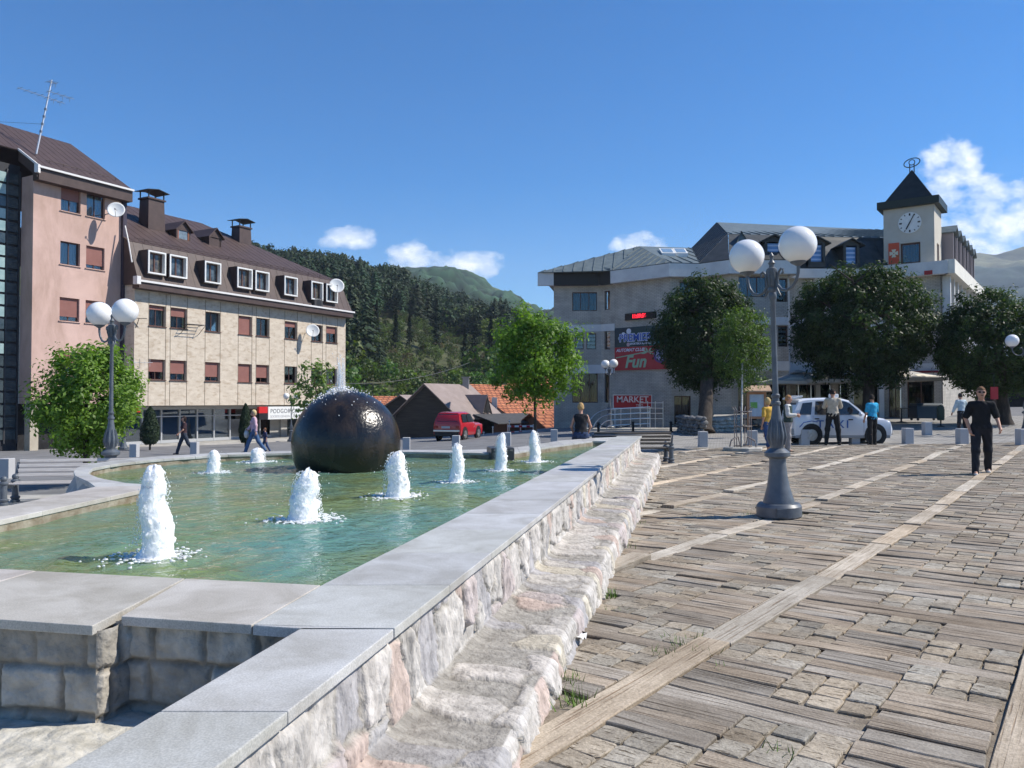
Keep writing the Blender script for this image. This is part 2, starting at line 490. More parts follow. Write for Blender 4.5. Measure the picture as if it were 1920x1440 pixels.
def paving():
    rg = random.Random(11)
    V, F, MI, UV, COL = [], [], [], [], []

    def block(q0, q1, r0, r1, mi, grain, edges=1, corner=.0, lift=0.03):
        c = PQ * ((q0 + q1) / 2) + PB * ((r0 + r1) / 2)
        if c.y < 1.0 or c.y > 26.3 or c.x > .70 * c.y + 2 or c.x > 19.4: return
        if c.x < xo(c.y) + (.40 if mi != 2 else .1): return
        near = c.y < 12
        jit = .008 if mi != 2 else .004
        pts = []

        def side(a, b, n):
            for t in range(n):
                k = t / n
                pts.append((a[0] + (b[0] - a[0]) * k, a[1] + (b[1] - a[1]) * k))
        cq, cr = corner * rg.uniform(.4, 1.3), corner * rg.uniform(.4, 1.3)
        if corner and near:
            P = []
            for (x, y, sx, sy) in ((q0, r0, 1, 1), (q1, r0, -1, 1), (q1, r1, -1, -1), (q0, r1, 1, -1)):
                a, b2 = rg.uniform(.1, 1) * corner, rg.uniform(.1, 1) * corner
                p1 = (x, y + sy * a); p2 = (x + sx * b2, y)
                P += [p1, p2] if (sx * sy > 0) else [p2, p1]
            pts = P
        else:
            nq = edges if near else 1
            lq, lr = q1 - q0, r1 - r0
            a, b_ = (nq, 1) if lq > lr else (1, nq)
            side((q0, r0), (q1, r0), a); side((q1, r0), (q1, r1), b_); side((q1, r1), (q0, r1), a); side((q0, r1), (q0, r0), b_)
        pts = [(x + rg.uniform(-jit, jit), y + rg.uniform(-jit, jit)) for x, y in pts]
        n = len(pts)
        mq, mr = (q0 + q1) / 2, (r0 + r1) / 2
        h = lift + rg.gauss(0, .0035) if near else lift + rg.gauss(0, .002)
        tq, tr = rg.gauss(0, .012), rg.gauss(0, .016)
        t = rg.uniform(.74, 1.13); w = rg.uniform(-.045, .06)
        t *= 1.18 if mi == 2 else 1
        col = (t * (1 + w), t, t * (1 - w * 1.2))
        gz = ground(c.x, c.y)
        o = len(V); ou, ov = rg.uniform(0, 50), rg.uniform(0, 50)

        def put(k, dz, ci=1):
            for x, y in pts:
                x2, y2 = mq + (x - mq) * 1, mr + (y - mr) * 1
                dx = .005 if k else 0
                x2 -= math.copysign(dx, x - mq); y2 -= math.copysign(dx, y - mr)
                W = PQ * x2 + PB * y2
                V.append((W.x, W.y, gz + dz + ((x2 - mq) * tq + (y2 - mr) * tr if dz > 0 else 0)))
                COL.append((col[0] * ci, col[1] * ci, col[2] * ci))
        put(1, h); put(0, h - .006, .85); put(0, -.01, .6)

        def uvp(i):
            x, y = pts[i % n]
            return (x + ou, y + ov) if grain == 'q' else (y + ou, x + ov)
        F.append(tuple(o + i for i in range(n))); MI.append(mi); UV.extend(uvp(i) for i in range(n))
        for lv in (0, 1):
            for i in range(n):
                j = (i + 1) % n
                F.append((o + lv * n + j, o + lv * n + i, o + (lv + 1) * n + i, o + (lv + 1) * n + j)); MI.append(mi)
                a, b2 = uvp(i), uvp(j)
                UV.extend((b2, a, (a[0] + .01, a[1] + .02), (b2[0] + .01, b2[1] + .02)))
    for k in range(-4, 8):
        o0 = -.28 - 1.66 * k
        r = 0.4 + rg.uniform(0, 1)
        while r < 34:                                         # pale beams between the lanes
            L = rg.uniform(1.3, 2.6)
            block(o0 - .1, o0 + .1, r + .006, r + L - .006, 2, 'r', edges=8, lift=.036); r += L
        q0, q1 = o0 - 1.66 + .115, o0 - .115
        cw = (q1 - q0) / 3
        r = .3 + rg.uniform(0, .5); row = k
        while r < 34:
            if row % 3 == 2:
                nl = rg.choice((1, 2)); w = .15
                for _ in range(nl):
                    cut = rg.uniform(.3, .7) * (q1 - q0) + q0 if rg.random() < .35 else q1
                    block(q0, cut - .005, r + .006, r + w - .006, 0, 'q', edges=8)
                    if cut < q1: block(cut + .005, q1, r + .006, r + w - .006, 0, 'q', edges=5)
                    r += w + rg.uniform(-.01, .015)
            else:
                D = .48
                for c in range(3):
                    a = q0 + c * cw
                    if (c + row) % 2 == 0:
                        for i in range(3):
                            for j in range(3):
                                d = cw / 3
                                block(a + i * d + .004, a + (i + 1) * d - .004, r + j * .16 + .004, r + (j + 1) * .16 - .004, 1, 'q', corner=.022, lift=.028)
                    else:
                        cut = [0]
                        while cut[-1] < D - .09: cut.append(cut[-1] + rg.uniform(.085, .19))
                        cut[-1] = D
                        for y0, y1 in zip(cut, cut[1:]): block(a + .003 + rg.uniform(0, .012), a + cw - .003 - rg.uniform(0, .012), r + y0 + .004, r + y1 - .004, 0, 'q', edges=5)
                r += D
            row += 1
    me = bpy.data.meshes.new('wood_paving'); me.from_pydata(V, [], F)
    for m in (M_PLANK, M_ENDG, M_BEAM): me.materials.append(m)
    me.polygons.foreach_set('material_index', MI)
    l = me.uv_layers.new(name='UVMap'); l.data.foreach_set('uv', np.array(UV, dtype=np.float32).ravel())
    a = me.color_attributes.new('tint', 'FLOAT_COLOR', 'POINT')
    cc = np.ones((len(V), 4), dtype=np.float32); cc[:, :3] = COL; a.data.foreach_set('color', cc.ravel())
    ob = bpy.data.objects.new('wood_paving', me); C.objects.link(ob); tag(ob, kind='structure')


paving()

# ------------------------------------------------------------------ fountain
ZC, ZW = .76, .655
fountain = thing('fountain', 'long low stone fountain basin with grey granite coping and a rubble ledge', 'fountain', (0, 9, 0))
V3 = lambda x, y, z=0: Vector((x, y, z))
xi = lambda y: -.92 + .2194 * (y - 3.874)            # inner edge of the long coping
ring_in = [(-3.68, 8.45), (-4.13, 8.62), (-4.75, 9.2), (-5.23, 9.84), (-5.55, 10.55), (-5.63, 11.26), (-5.5, 12.0), (-5.2, 12.65), (-4.75, 13.25), (-3.8, 13.75), (-2.9, 13.95), (-2.0, 13.99), (-1.1, 13.85), (-.37, 13.62), (0, 13.7), (.62, 15.3), (1.8, 17.8)]
ring_out = [(-4.33, 8.3), (-4.7, 8.85), (-5.2, 9.5), (-5.57, 10.14), (-5.88, 10.8), (-6.0, 11.4), (-5.95, 12.1), (-5.75, 12.75), (-5.25, 13.5), (-4.1, 14.2), (-3.0, 14.5), (-2.0, 14.55), (-1.0, 14.5), (-.2, 14.9), (.2, 15.6), (1.04, 17.9), (2.0, 19.3)]


def resample(P, n):
    P = [Vector((p[0], p[1], 0)) for p in P]
    L = [0]
    for a, b in zip(P, P[1:]): L.append(L[-1] + (b - a).length)
    out = []
    for i in range(n + 1):
        d = L[-1] * i / n
        k = max(j for j in range(len(P) - 1) if L[j] <= d + 1e-9)
        t = (d - L[k]) / max(1e-9, L[k + 1] - L[k])
        out.append(P[k].lerp(P[k + 1], t))
    return out


cop = MB(); rgc = random.Random(5)


def strip(I, O, n, th=.04, z=ZC, sub=1, res=True, warm=(1, 1, 1)):
    """row of coping slabs between an inner and an outer line"""
    if res: I, O = resample(I, n * sub), resample(O, n * sub)
    else: I, O = [Vector((*p, 0)) for p in I], [Vector((*p, 0)) for p in O]
    for s in range(n):
        t = rgc.uniform(.9, 1.07); col = (t, t * rgc.uniform(.985, 1.01), t * rgc.uniform(.98, 1.02)); col = tuple(a * b for a, b in zip(col, warm))
        ii, oo = I[s * sub:(s + 1) * sub + 1], O[s * sub:(s + 1) * sub + 1]
        g = .0022
        e0, e1 = (ii[1] - ii[0]).normalized() * g, (ii[-1] - ii[-2]).normalized() * g
        ii = [ii[0] + e0] + ii[1:-1] + [ii[-1] - e1]; oo = [oo[0] + e0] + oo[1:-1] + [oo[-1] - e1]
        dz = rgc.uniform(-.0012, .0012)
        m = len(ii)
        P = ii + oo[::-1]
        top = [V3(p.x, p.y, z + dz) for p in P]
        o = len(top)
        bot = [V3(p.x, p.y, z - th) for p in P]
        area = sum(a.x * b.y - b.x * a.y for a, b in zip(P, P[1:] + P[:1]))
        F = [tuple(range(o)) if area > 0 else tuple(range(o - 1, -1, -1))]
        F.append(tuple(range(2 * o - 1, o - 1, -1)) if area > 0 else tuple(range(o, 2 * o)))
        for i in range(o):
            j = (i + 1) % o
            F.append((i, i + o, j + o, j) if area > 0 else (j, j + o, i + o, i))
        cop.add(top + bot, F, 0, col)


ys = [3.874] + list(np.arange(4.6, 20.3, .78)) + [20.35]
strip([(xi(y), y) for y in ys], [(xo(y), y - .0) for y in ys], 20)
strip([(-1.03, 3.19), (-.92, 3.872)], [(xo(3.14) + 0.002, 3.14), (xo(3.874), 3.874)], 1)
strip([(-.83 - .2194 * (3.14 - y), y) for y in (-1, 3.136)], [(xo(y), y) for y in (-1, 3.136)], 5)
cop.add([V3(-1.03, 3.187, ZC), V3(-.832, 3.143, ZC), V3(xo(3.14), 3.143, ZC), V3(-1.03, 3.187, ZC - .04), V3(-.832, 3.143, ZC - .04), V3(xo(3.14), 3.143, ZC - .04)], [(0, 1, 2), (1, 0, 3, 4)], 0, (1, 1, 1))
WARM = (1.05, .99, .93)
strip([(-.925, 3.876), (-1.64, 4.02)], [(-1.035, 3.19), (-1.62, 3.317)], 1, warm=WARM)
strip([(-1.642, 4.021), (-4.2, 4.55)], [(-1.66, 3.175), (-4.5, 3.80)], 3, warm=WARM)
strip([(-3.92, 4.5), (-3.83, 5.96), (-3.69, 8.44)], [(-4.36, 3.83), (-4.27, 6.64), (-4.33, 8.29)], 4, warm=WARM)
strip(ring_in, ring_out, 26, sub=2)
strip([(1.8, 17.8), (2.1, 17.84)], [(2.0, 19.3), (3.28, 20.35)], 1)
cop.build('coping', M_GRANITE, fountain, cols=True, bevel=.004)

wl = MB()
M_BLOCKW = brickmat('block_wall', (.21, .20, .18), (.33, .31, .28), (.16, .15, .13), .27, .2, .014, bump=1, offset=.37)


def wallstrip(P, z0, z1, mi=0, n=1):
    for a, b in zip(P, P[1:]):
        wl.add([V3(*a, z0), V3(*b, z0), V3(*b, z1), V3(*a, z1)], [(0, 1, 2, 3)], mi)


zt = ZC - .03

wallstrip([(-.83 - .2194 * 4.2 - .02, -1), (-.855, 3.15)], .0, zt, 0)
inset = lambda P, k: [(p[0] + (c[0] - p[0]) * k, p[1] + (c[1] - p[1]) * k) for p in P for c in [(-2, 11)]]
wallstrip([(-4.33, 3.84), (-4.24, 6.64), (-4.30, 8.28)], -.4, zt, 1)
wallstrip(inset(ring_out, .006), -.7, zt, 1)
# inner faces of the basin
wallstrip([(xi(3.87) - .0, 3.89), (-3.9, 4.5), (-3.84, 5.96), (-3.70, 8.44)] + inset(ring_in, -.004), .2, zt, 2)
wallstrip([(1.8, 17.8), (2.12, 17.86), (xi(3.87) + .01, 3.89)], .2, zt, 2)
M_INNER = mat('basin_wall', (.17, .125, .08), (.36, .32, .25), scale=5, rough=.6, bump=.5, bscale=30)
wl.build('basin_wall', [M_BLOCKW, M_STONE, M_INNER], fountain, cols=True)
# rubble skirt where the round basin meets the left arm
sk = MB()
rgs = random.Random(3)
N1, N2 = 26, 12
Vs = []
for j in range(N2 + 1):
    for i in range(N1 + 1):
        t, w = i / N1, j / N2
        top = V3(-5.62, 10.25, .735).lerp(V3(-4.25, 8.25, .735), t)
        out = Vector((-.50, -.87, 0)) * (-.03 + .62 * w + .35 * (1 - abs(2 * t - 1) ** 2) * w ** 1.1)
        p = top + out; p.z = .735 - w * (1.0 + .1 * t)
        p += Vector((mn.noise(p * 5), mn.noise(p * 5 + V3(9, 0, 0)), mn.noise(p * 6 + V3(0, 9, 0)))) * .05
        Vs.append(p)
sk.add(Vs, [(j * (N1 + 1) + i, (j + 1) * (N1 + 1) + i, (j + 1) * (N1 + 1) + i + 1, j * (N1 + 1) + i + 1) for j in range(N2) for i in range(N1)])
sk.build('mortar_skirt', mat('rough_mortar', (.30, .29, .28), (.46, .44, .42), scale=6, rough=1, bump=1, bscale=18), fountain, smooth=60)


def rubble():
    ss = np.concatenate([np.arange(1.0, 7, .012), np.arange(7, 12, .02), np.arange(12, 20.3, .035)])
    prof = [(-.035, .722), (-.03, .54), (-.02, .37), (.03, .345), (.22, .335), (.385, .325), (.43, .30), (.452, .255), (.47, .12), (.50, -.1)]
    P = np.array(prof); dl = np.r_[0, np.cumsum(np.hypot(*(P[1:] - P[:-1]).T))]
    ws = np.linspace(0, dl[-1], 92)
    D, Zp = np.interp(ws, dl, P[:, 0]), np.interp(ws, dl, P[:, 1])
    td, tz = np.gradient(D, ws), np.gradient(Zp, ws)
    nl = np.hypot(td, tz); nd, nz = -tz / nl, td / nl
    S, W = np.meshgrid(ss, ws); sh = S.shape
    s, w = S.ravel(), W.ravel()
    d0, z0 = np.interp(w, ws, D), np.interp(w, ws, Zp); ndv, nzv = np.interp(w, ws, nd), np.interp(w, ws, nz)
    wq = fbm(np.stack([s * 5, w * 5, 0 * s], -1), 3, 4) * .03
    su, wu = (s + wq) / .21, (w + .06 * np.sin(s * 3) + wq) / .34
    ci, cj = np.floor(su).astype(np.int64), np.floor(wu).astype(np.int64)
    f1 = np.full(len(s), 9.); f2 = f1.copy(); hid = np.zeros(len(s)); hid2 = hid.copy()
    for di in (-1, 0, 1):
        for dj in (-1, 0, 1):
            a, b = ci + di, cj + dj
            px = a + .15 + .7 * _h(a, b, 0 * a, 1); py = b + .2 + .6 * _h(a, b, 0 * a, 2)
            dist = np.maximum(np.abs(su - px) * 1.05, np.abs(wu - py) * .9) * .6 + .4 * np.hypot(su - px, wu - py)
            m = dist < f1
            f2 = np.where(m, f1, np.minimum(f2, dist))
            hid = np.where(m, _h(a, b, 0 * a, 3), hid); hid2 = np.where(m, _h(a, b, 0 * a, 5), hid2)
            f1 = np.where(m, dist, f1)
    e = np.clip((f2 - f1) / .09, 0, 1); e = e * e * (3 - 2 * e)
    top = np.clip((nzv - .5) * 3, 0, 1)                     # the flat of the ledge
    stone = np.where(top > .5, (hid2 > .42) * 1.0, 1.0)
    front = (w > .78) * 1.0
    amp = np.where(top > .5, .013, .020 - .009 * front)
    rough = fbm(np.stack([s * 20 + hid * 9, w * 7, hid * 30], -1), 5, 8)
    chip = np.abs(fbm(np.stack([s * 34, w * 11, hid * 50], -1), 4, 22))
    hgt = amp * (e * stone * (.6 + .7 * hid2) - .35) + rough * np.where(top > .5, .005, .013 - .005 * front) - chip * np.where(top > .5, .003, .013 - .005 * front) + (hid - .5) * .030 * e * (1 - top) + fbm(np.stack([s * 2.2, w * 2, 0 * s], -1), 2, 3) * .012
    fade = np.clip(w / .05, 0, 1); hgt *= fade
    base = np.array([[xo(1.0), 1.0]])
    Y = s; X = -.178 + .2194 * (s - 4.43)
    d = d0 + ndv * hgt
    gz = np.clip((w - .75) / .5, 0, 1) * GR(X + .5, Y)
    Vv = np.stack([X + FN.x * d, Y + FN.y * d, z0 + nzv * hgt + gz], -1)
    pal = np.array([(1, .98, .95), (.80, .80, .84), (1.02, .97, .84), (1.0, .84, .77), (.76, .76, .78), (1.08, 1.05, 1.02), (.92, .84, .84)])
    col = pal[(hid * 6.99).astype(int)]
    col = np.where((_h((hid * 9999).astype(np.int64), 0 * ci, 0 * ci, 7) > .72)[:, None], pal[0] * (.9 + .15 * hid2[:, None]), col)
    crack_shade = np.clip(1 - np.abs(e - .25) / .22, 0, 1) * (1 - .35 * top)  # thin joint cracks, mortar shadow painted in with them
    mort = np.array([.72, .695, .64])
    k = (e * stone)[:, None]
    col = mort * (1 - k) + col * k
    col = np.where((top * stone > .5)[:, None], col * np.array([1.0, .98, .95]), col)
    col = col * (1 + .16 * rough[:, None] - .22 * np.clip(chip - .35, 0, 1)[:, None])
    col = col * (1 - .42 * crack_shade[:, None]) * np.where(top > .5, .86, 1)[:, None]
    n1, n2 = sh
    i, j = np.meshgrid(np.arange(n2 - 1), np.arange(n1 - 1)); a = (j * n2 + i).ravel()
    Q = np.stack([a, a + n2, a + n2 + 1, a + 1], -1)
    np_mesh('rubble_ledge', Vv, Q, M_STONE, fountain, col=col, smooth=True)
    # end cap at the far end
    e2 = MB(); yy = 20.27; X0 = xo(yy)
    e2.poly([V3(X0 + FN.x * a, yy + FN.y * a, b + (0 if b > .2 else -.1)) for a, b in [(-.9, .722)] + prof + [(-.9, -.1)]])
    e2.build('end_wall', M_STONE, fountain, cols=True)


rubble()


def blockface(A, B, z0, z1, sd, name='block_face'):
    A, B = Vector((*A, 0)), Vector((*B, 0)); Ln = (B - A).length; u = (B - A) / Ln; nrm = Vector((u.y, -u.x, 0))
    s, w = np.meshgrid(np.arange(0, Ln + .009, .01), np.arange(0, z1 - z0 + .001, .01)); sh = s.shape; s, w = s.ravel(), w.ravel()
    wq = fbm(np.stack([s * 4, w * 4, 0 * s + sd], -1), 3, 6) * .012
    row = np.floor((w + wq) / .185).astype(np.int64); off_ = _h(row, row * 0, row * 0, 9 + sd)
    wid = .20 + .12 * _h(row, row * 0 + 3, row * 0, 4)
    c = (s + wq) / wid + off_; ci = np.floor(c).astype(np.int64)
    ex = np.minimum(c - ci, 1 - (c - ci)) * wid; ey = np.minimum((w + wq) / .185 - row, 1 - ((w + wq) / .185 - row)) * .185
    e = np.clip(np.minimum(ex, ey) / .022, 0, 1); e = e * e * (3 - 2 * e); hd_ = _h(ci, row, row * 0, 2)
    rg_ = fbm(np.stack([s * 22, w * 22, hd_ * 40], -1), 4, 5)
    d = .022 * e + rg_ * .008 + (hd_ - .5) * .016 * e - .02
    edge = np.minimum(s, Ln - s) < .006; d = np.where(edge, -.02, d)
    V = np.stack([A.x + u.x * s + nrm.x * d, A.y + u.y * s + nrm.y * d, z0 + w], -1)
    col = (np.array([.62, .58, .52]) * (1 - e[:, None]) + np.array([1, .97, .92]) * (.75 + .5 * hd_[:, None]) * e[:, None]) * (1 + .15 * rg_[:, None])
    n1, n2 = sh; i, j = np.meshgrid(np.arange(n2 - 1), np.arange(n1 - 1)); a = (j * n2 + i).ravel()
    np_mesh(name, V, np.stack([a, a + 1, a + n2 + 1, a + n2], -1), M_BLOCK, fountain, col=col, smooth=True)


blockface((-1.75, 3.379), (-.84, 3.19), .2, zt, 1); blockface((-4.4, 3.80), (-1.645, 3.205), .2, zt, 2); blockface((-1.645, 3.20), (-1.57, 3.39), .2, zt, 3)
sp = MB(); sp.box((-.2, 13.72, .72), (.40, .5, .28), .2)
sp.build('spout_block', mat('dark_granite', (.035, .038, .045), (.06, .06, .07), scale=60, rough=.35), fountain, bevel=.02)

# basin floor and water
M_FLOOR = bpy.data.materials.new('basin_floor')
nt, N, L = nodes(M_FLOOR)
tc = N.new('ShaderNodeTexCoord'); n1 = N.new('ShaderNodeTexNoise'); n1.inputs['Scale'].default_value = .55; n1.inputs['Detail'].default_value = 5; n1.inputs['Distortion'].default_value = .2
L.new(tc.outputs['Object'], n1.inputs['Vector'])
r = N.new('ShaderNodeValToRGB'); r.color_ramp.elements[0].position = .36; r.color_ramp.elements[1].position = .62
r.color_ramp.elements[0].color = (.26, .50, .46, 1); r.color_ramp.elements[1].color = (.36, .42, .16, 1)
e = r.color_ramp.elements.new(.5); e.color = (.33, .46, .28, 1)
L.new(n1.outputs['Fac'], r.inputs[0]); L.new(r.outputs[0], N['Principled BSDF'].inputs['Base Color']); N['Principled BSDF'].inputs['Roughness'].default_value = .9
fl = MB(); fl.poly([V3(*p, .26) for p in [(-.75, 3.8), (2.3, 18.0), (1.7, 18.1), (.1, 14), (-2, 14.2), (-4, 14), (-5.4, 13), (-5.75, 11.3), (-5.3, 9.7), (-4.2, 8.3), (-4.1, 4.3)]])
fl.build('basin_floor', M_FLOOR, fountain)

JETS = [(288, 1045, 878, 70), (573, 975, 883, 62), (742, 932, 848, 50), (856, 905, 834, 31), (939, 883, 815, 26), (1003, 867, 810, 25), (401, 887, 845, 28), (484, 867, 841, 30)]
JP = [at_z(a, b, ZW) for a, b, c, d in JETS]
M_WATER = bpy.data.materials.new('pool_water')
nt, N, L = nodes(M_WATER); N.remove(N['Principled BSDF'])
tr = N.new('ShaderNodeBsdfTransparent'); tr.inputs[0].default_value = (.78, .92, .84, 1)
df = N.new('ShaderNodeBsdfDiffuse'); tc = N.new('ShaderNodeTexCoord')
n0 = N.new('ShaderNodeTexNoise'); n0.inputs['Scale'].default_value = .8; n0.inputs['Detail'].default_value = 6; L.new(tc.outputs['Object'], n0.inputs['Vector'])
r0 = N.new('ShaderNodeValToRGB'); r0.color_ramp.elements[0].position = .38; r0.color_ramp.elements[1].position = .60; r0.color_ramp.elements[0].color = (.165, .345, .285, 1); r0.color_ramp.elements[1].color = (.245, .31, .115, 1); L.new(n0.outputs['Fac'], r0.inputs[0]); L.new(r0.outputs[0], df.inputs[0])
m0 = N.new('ShaderNodeMixShader'); m0.inputs[0].default_value = .62; L.new(tr.outputs[0], m0.inputs[1]); L.new(df.outputs[0], m0.inputs[2])
gl = N.new('ShaderNodeBsdfGlossy'); gl.inputs['Roughness'].default_value = .06
fr = N.new('ShaderNodeFresnel'); fr.inputs[0].default_value = 1.30
nz = N.new('ShaderNodeTexNoise'); nz.inputs['Scale'].default_value = 5; nz.inputs['Detail'].default_value = 3; nz.inputs['Distortion'].default_value = .6
nz2 = N.new('ShaderNodeTexNoise'); nz2.inputs['Scale'].default_value = 21; nz2.inputs['Detail'].default_value = 3
bp = N.new('ShaderNodeBump'); bp.inputs['Strength'].default_value = .85; bp.inputs['Distance'].default_value = .05
bp2 = N.new('ShaderNodeBump'); bp2.inputs['Strength'].default_value = .7; bp2.inputs['Distance'].default_value = .018
for q in (nz, nz2): L.new(tc.outputs['Object'], q.inputs['Vector'])
L.new(nz.outputs['Fac'], bp.inputs['Height']); L.new(nz2.outputs['Fac'], bp2.inputs['Height']); L.new(bp.outputs[0], bp2.inputs['Normal'])
for x in (gl, fr): L.new(bp2.outputs[0], x.inputs['Normal'])
mx = N.new('ShaderNodeMixShader'); L.new(fr.outputs[0], mx.inputs[0]); L.new(m0.outputs[0], mx.inputs[1]); L.new(gl.outputs[0], mx.inputs[2]); L.new(mx.outputs[0], N['Material Output'].inputs[0])


def water():
    xs = np.arange(-6.1, 2.6, .045); ys = np.concatenate([np.arange(3.6, 9, .04), np.arange(9, 18.3, .07)])

    def zf(X, Y):
        P = np.stack([X.ravel() * 2.2, Y.ravel() * 2.2, 0 * X.ravel()], -1)
        z = fbm(P, 4, 31).reshape(X.shape) * .010
        for p, jt in zip(JP, JETS):
            d = np.hypot(X - p.x, Y - p.y)
            z += .013 * np.exp(-d / .8) * np.sin(d * 26)
        d = np.hypot(X + 2.44, Y - 11.7); z += .006 * np.exp(-np.abs(d - .8) / .6) * np.sin(d * 28)
        return z + ZW

    mid = [((p[0] + q[0]) / 2, (p[1] + q[1]) / 2) for p, q in zip(ring_in, ring_out)]
    outl = [(-.75, 3.75), (-4.0, 4.42), (-3.95, 8.4)] + mid + [(2.3, 18.0)]

    def keep(x, y):
        k = np.zeros(len(x), dtype=bool)
        for (x0, y0), (x1, y1) in zip(outl, outl[1:] + outl[:1]):
            if y0 == y1: continue
            c = (y0 > y) != (y1 > y)
            k ^= c & (x < (x1 - x0) * (y - y0) / (y1 - y0) + x0)
        return k
    sheet('water', xs, ys, M_WATER, 0, keep=keep, zf=zf)


water()

# ------------------------------------------------------------------ jets and sphere
M_FOAM = bpy.data.materials.new('white_foam')
nt, N, L = nodes(M_FOAM); b = N['Principled BSDF']
b.inputs['Base Color'].default_value = (.97, .98, .99, 1); b.inputs['Roughness'].default_value = .45; b.inputs['Specular IOR Level'].default_value = .3
b.inputs['Subsurface Weight'].default_value = .85; b.inputs['Subsurface Radius'].default_value = (1, 1, 1); b.inputs['Subsurface Scale'].default_value = .06
tc = N.new('ShaderNodeTexCoord'); nz = N.new('ShaderNodeTexNoise'); nz.inputs['Scale'].default_value = 55; nz.inputs['Detail'].default_value = 6
bp = N.new('ShaderNodeBump'); bp.inputs['Strength'].default_value = .3; bp.inputs['Distance'].default_value = .012
L.new(tc.outputs['Object'], nz.inputs['Vector']); L.new(nz.outputs['Fac'], bp.inputs['Height']); L.new(bp.outputs[0], b.inputs['Normal'])
M_SPRAY = bpy.data.materials.new('thin_spray')
nt, N, L = nodes(M_SPRAY)
t = N.new('ShaderNodeBsdfTransparent'); x = N.new('ShaderNodeMixShader'); x.inputs[0].default_value = .2
N['Principled BSDF'].inputs['Base Color'].default_value = (.9, .93, .97, 1); N['Principled BSDF'].inputs['Roughness'].default_value = .1
L.new(t.outputs[0], x.inputs[1]); L.new(N['Principled BSDF'].outputs[0], x.inputs[2]); L.new(x.outputs[0], N['Material Output'].inputs[0])

JL = ['tallest white fountain jet, nearest the front coping corner', 'broad white jet left of the sphere front, second nearest the coping', 'white jet rising just right in front of the black sphere',
      'slim white jet right of the black sphere, before the red car', 'slim flat topped jet below the dark spout block', 'farthest white jet along the right coping, under the young tree',
      'short white jet left of the sphere near the curved rim', 'small white jet beneath the woman in pink, by the rear rim']


def jet(i):
    p = JP[i]; px, yb, yt, wpx = JETS[i]
    s = p.y / FPX; h = (yb - yt) * s; rr = wpx * s / 2 * .9
    root = thing('water_jet', JL[i], 'water jet', (p.x, p.y, ZW), 0, 'jets rising from the basin')
    rg = np.random.default_rng(40 + i); sd = 50 + i * 7
    na, nh = 84, 90
    th = np.linspace(0, 2 * np.pi, na, endpoint=False); t = np.linspace(0, 1, nh)
    T, A = np.meshgrid(t, th, indexing='ij')
    prof = np.interp(T, [0, .04, .12, .4, .75, .9, .97, 1], [1.2, .98, .90, .84, .70, .55, .34, .02])
    ca, sa = np.cos(A), np.sin(A)
    Pn = np.stack([(ca * 1.5).ravel(), (sa * 1.5).ravel(), (T * h / rr * 1.1).ravel()], -1)
    n1 = fbm(Pn * 1.1, 2, sd).reshape(T.shape); n2 = fbm(Pn * 3.2, 3, sd + 9).reshape(T.shape); n3 = np.maximum(0, vn(Pn * 3.4, sd + 3).reshape(T.shape) - .62); n4 = fbm(Pn * np.array([9, 9, 4]), 3, sd + 13).reshape(T.shape)
    rad = rr * prof * (1 + .09 * n1 + .030 * n2 + .022 * n4) + rr * n3 * .8 * (T > .1) * (ca > -.3)
    Z = T * h * (1 + .06 * n1 * (T > .8)) + n2 * rr * .14 * np.clip(T * 4, 0, 1)
    lean = rr * .25 * fbm(np.stack([t * 3, 0 * t, 0 * t], -1), 2, sd + 20)
    V = np.stack([p.x + rad * ca + lean[:, None], p.y + rad * sa, ZW + Z], -1).reshape(-1, 3)
    k = np.arange(na); Q = []
    for j in range(nh - 1): Q.append(np.stack([j * na + k, j * na + (k + 1) % na, (j + 1) * na + (k + 1) % na, (j + 1) * na + k], -1))
    np_mesh('column', V, np.concatenate(Q), M_FOAM, root, smooth=True)
    fm = MB()                                                 # ragged foam ring and thrown drops
    for _ in range(150):
        a = rg.uniform(0, 6.283); d = rr * (1 + abs(rg.normal(0, .75)))
        sz = rr * rg.uniform(.03, .16) * math.exp(-d / rr * .3)
        c = (p.x + d * math.cos(a) * 1.25, p.y + d * math.sin(a) * 1.25, ZW + .012)
        fm.ball(c, (sz * 2.2, sz * 1.5, .006 + sz * .06), 7, 4)
    tag(fm.build('foam_ring', M_FOAM, root, smooth=80), kind='stuff')
    dm = MB()
    for q_ in range(900):
        a = rg.uniform(0, 6.283); far = q_ < 110; z = h * (rg.beta(1.0, 1.6) if far else rg.random() ** .8)
        d = rr * (.9 + abs(rg.normal(0, .5))) if far else rr * float(np.interp(z / h, [0, .4, .75, .95, 1], [1.05, .92, .82, .55, .3])) * rg.uniform(.92, 1.16)
        sz = rr * (rg.uniform(.010, .035) if far else rg.uniform(.012, .036))
        dm.ball((p.x + d * math.cos(a), p.y + d * math.sin(a), ZW + z), (sz, sz, sz * rg.uniform(1, 2.2)), 6, 4)
    tag(dm.build('droplets', M_FOAM, root, smooth=80), kind='stuff')


for i in range(8): jet(i)

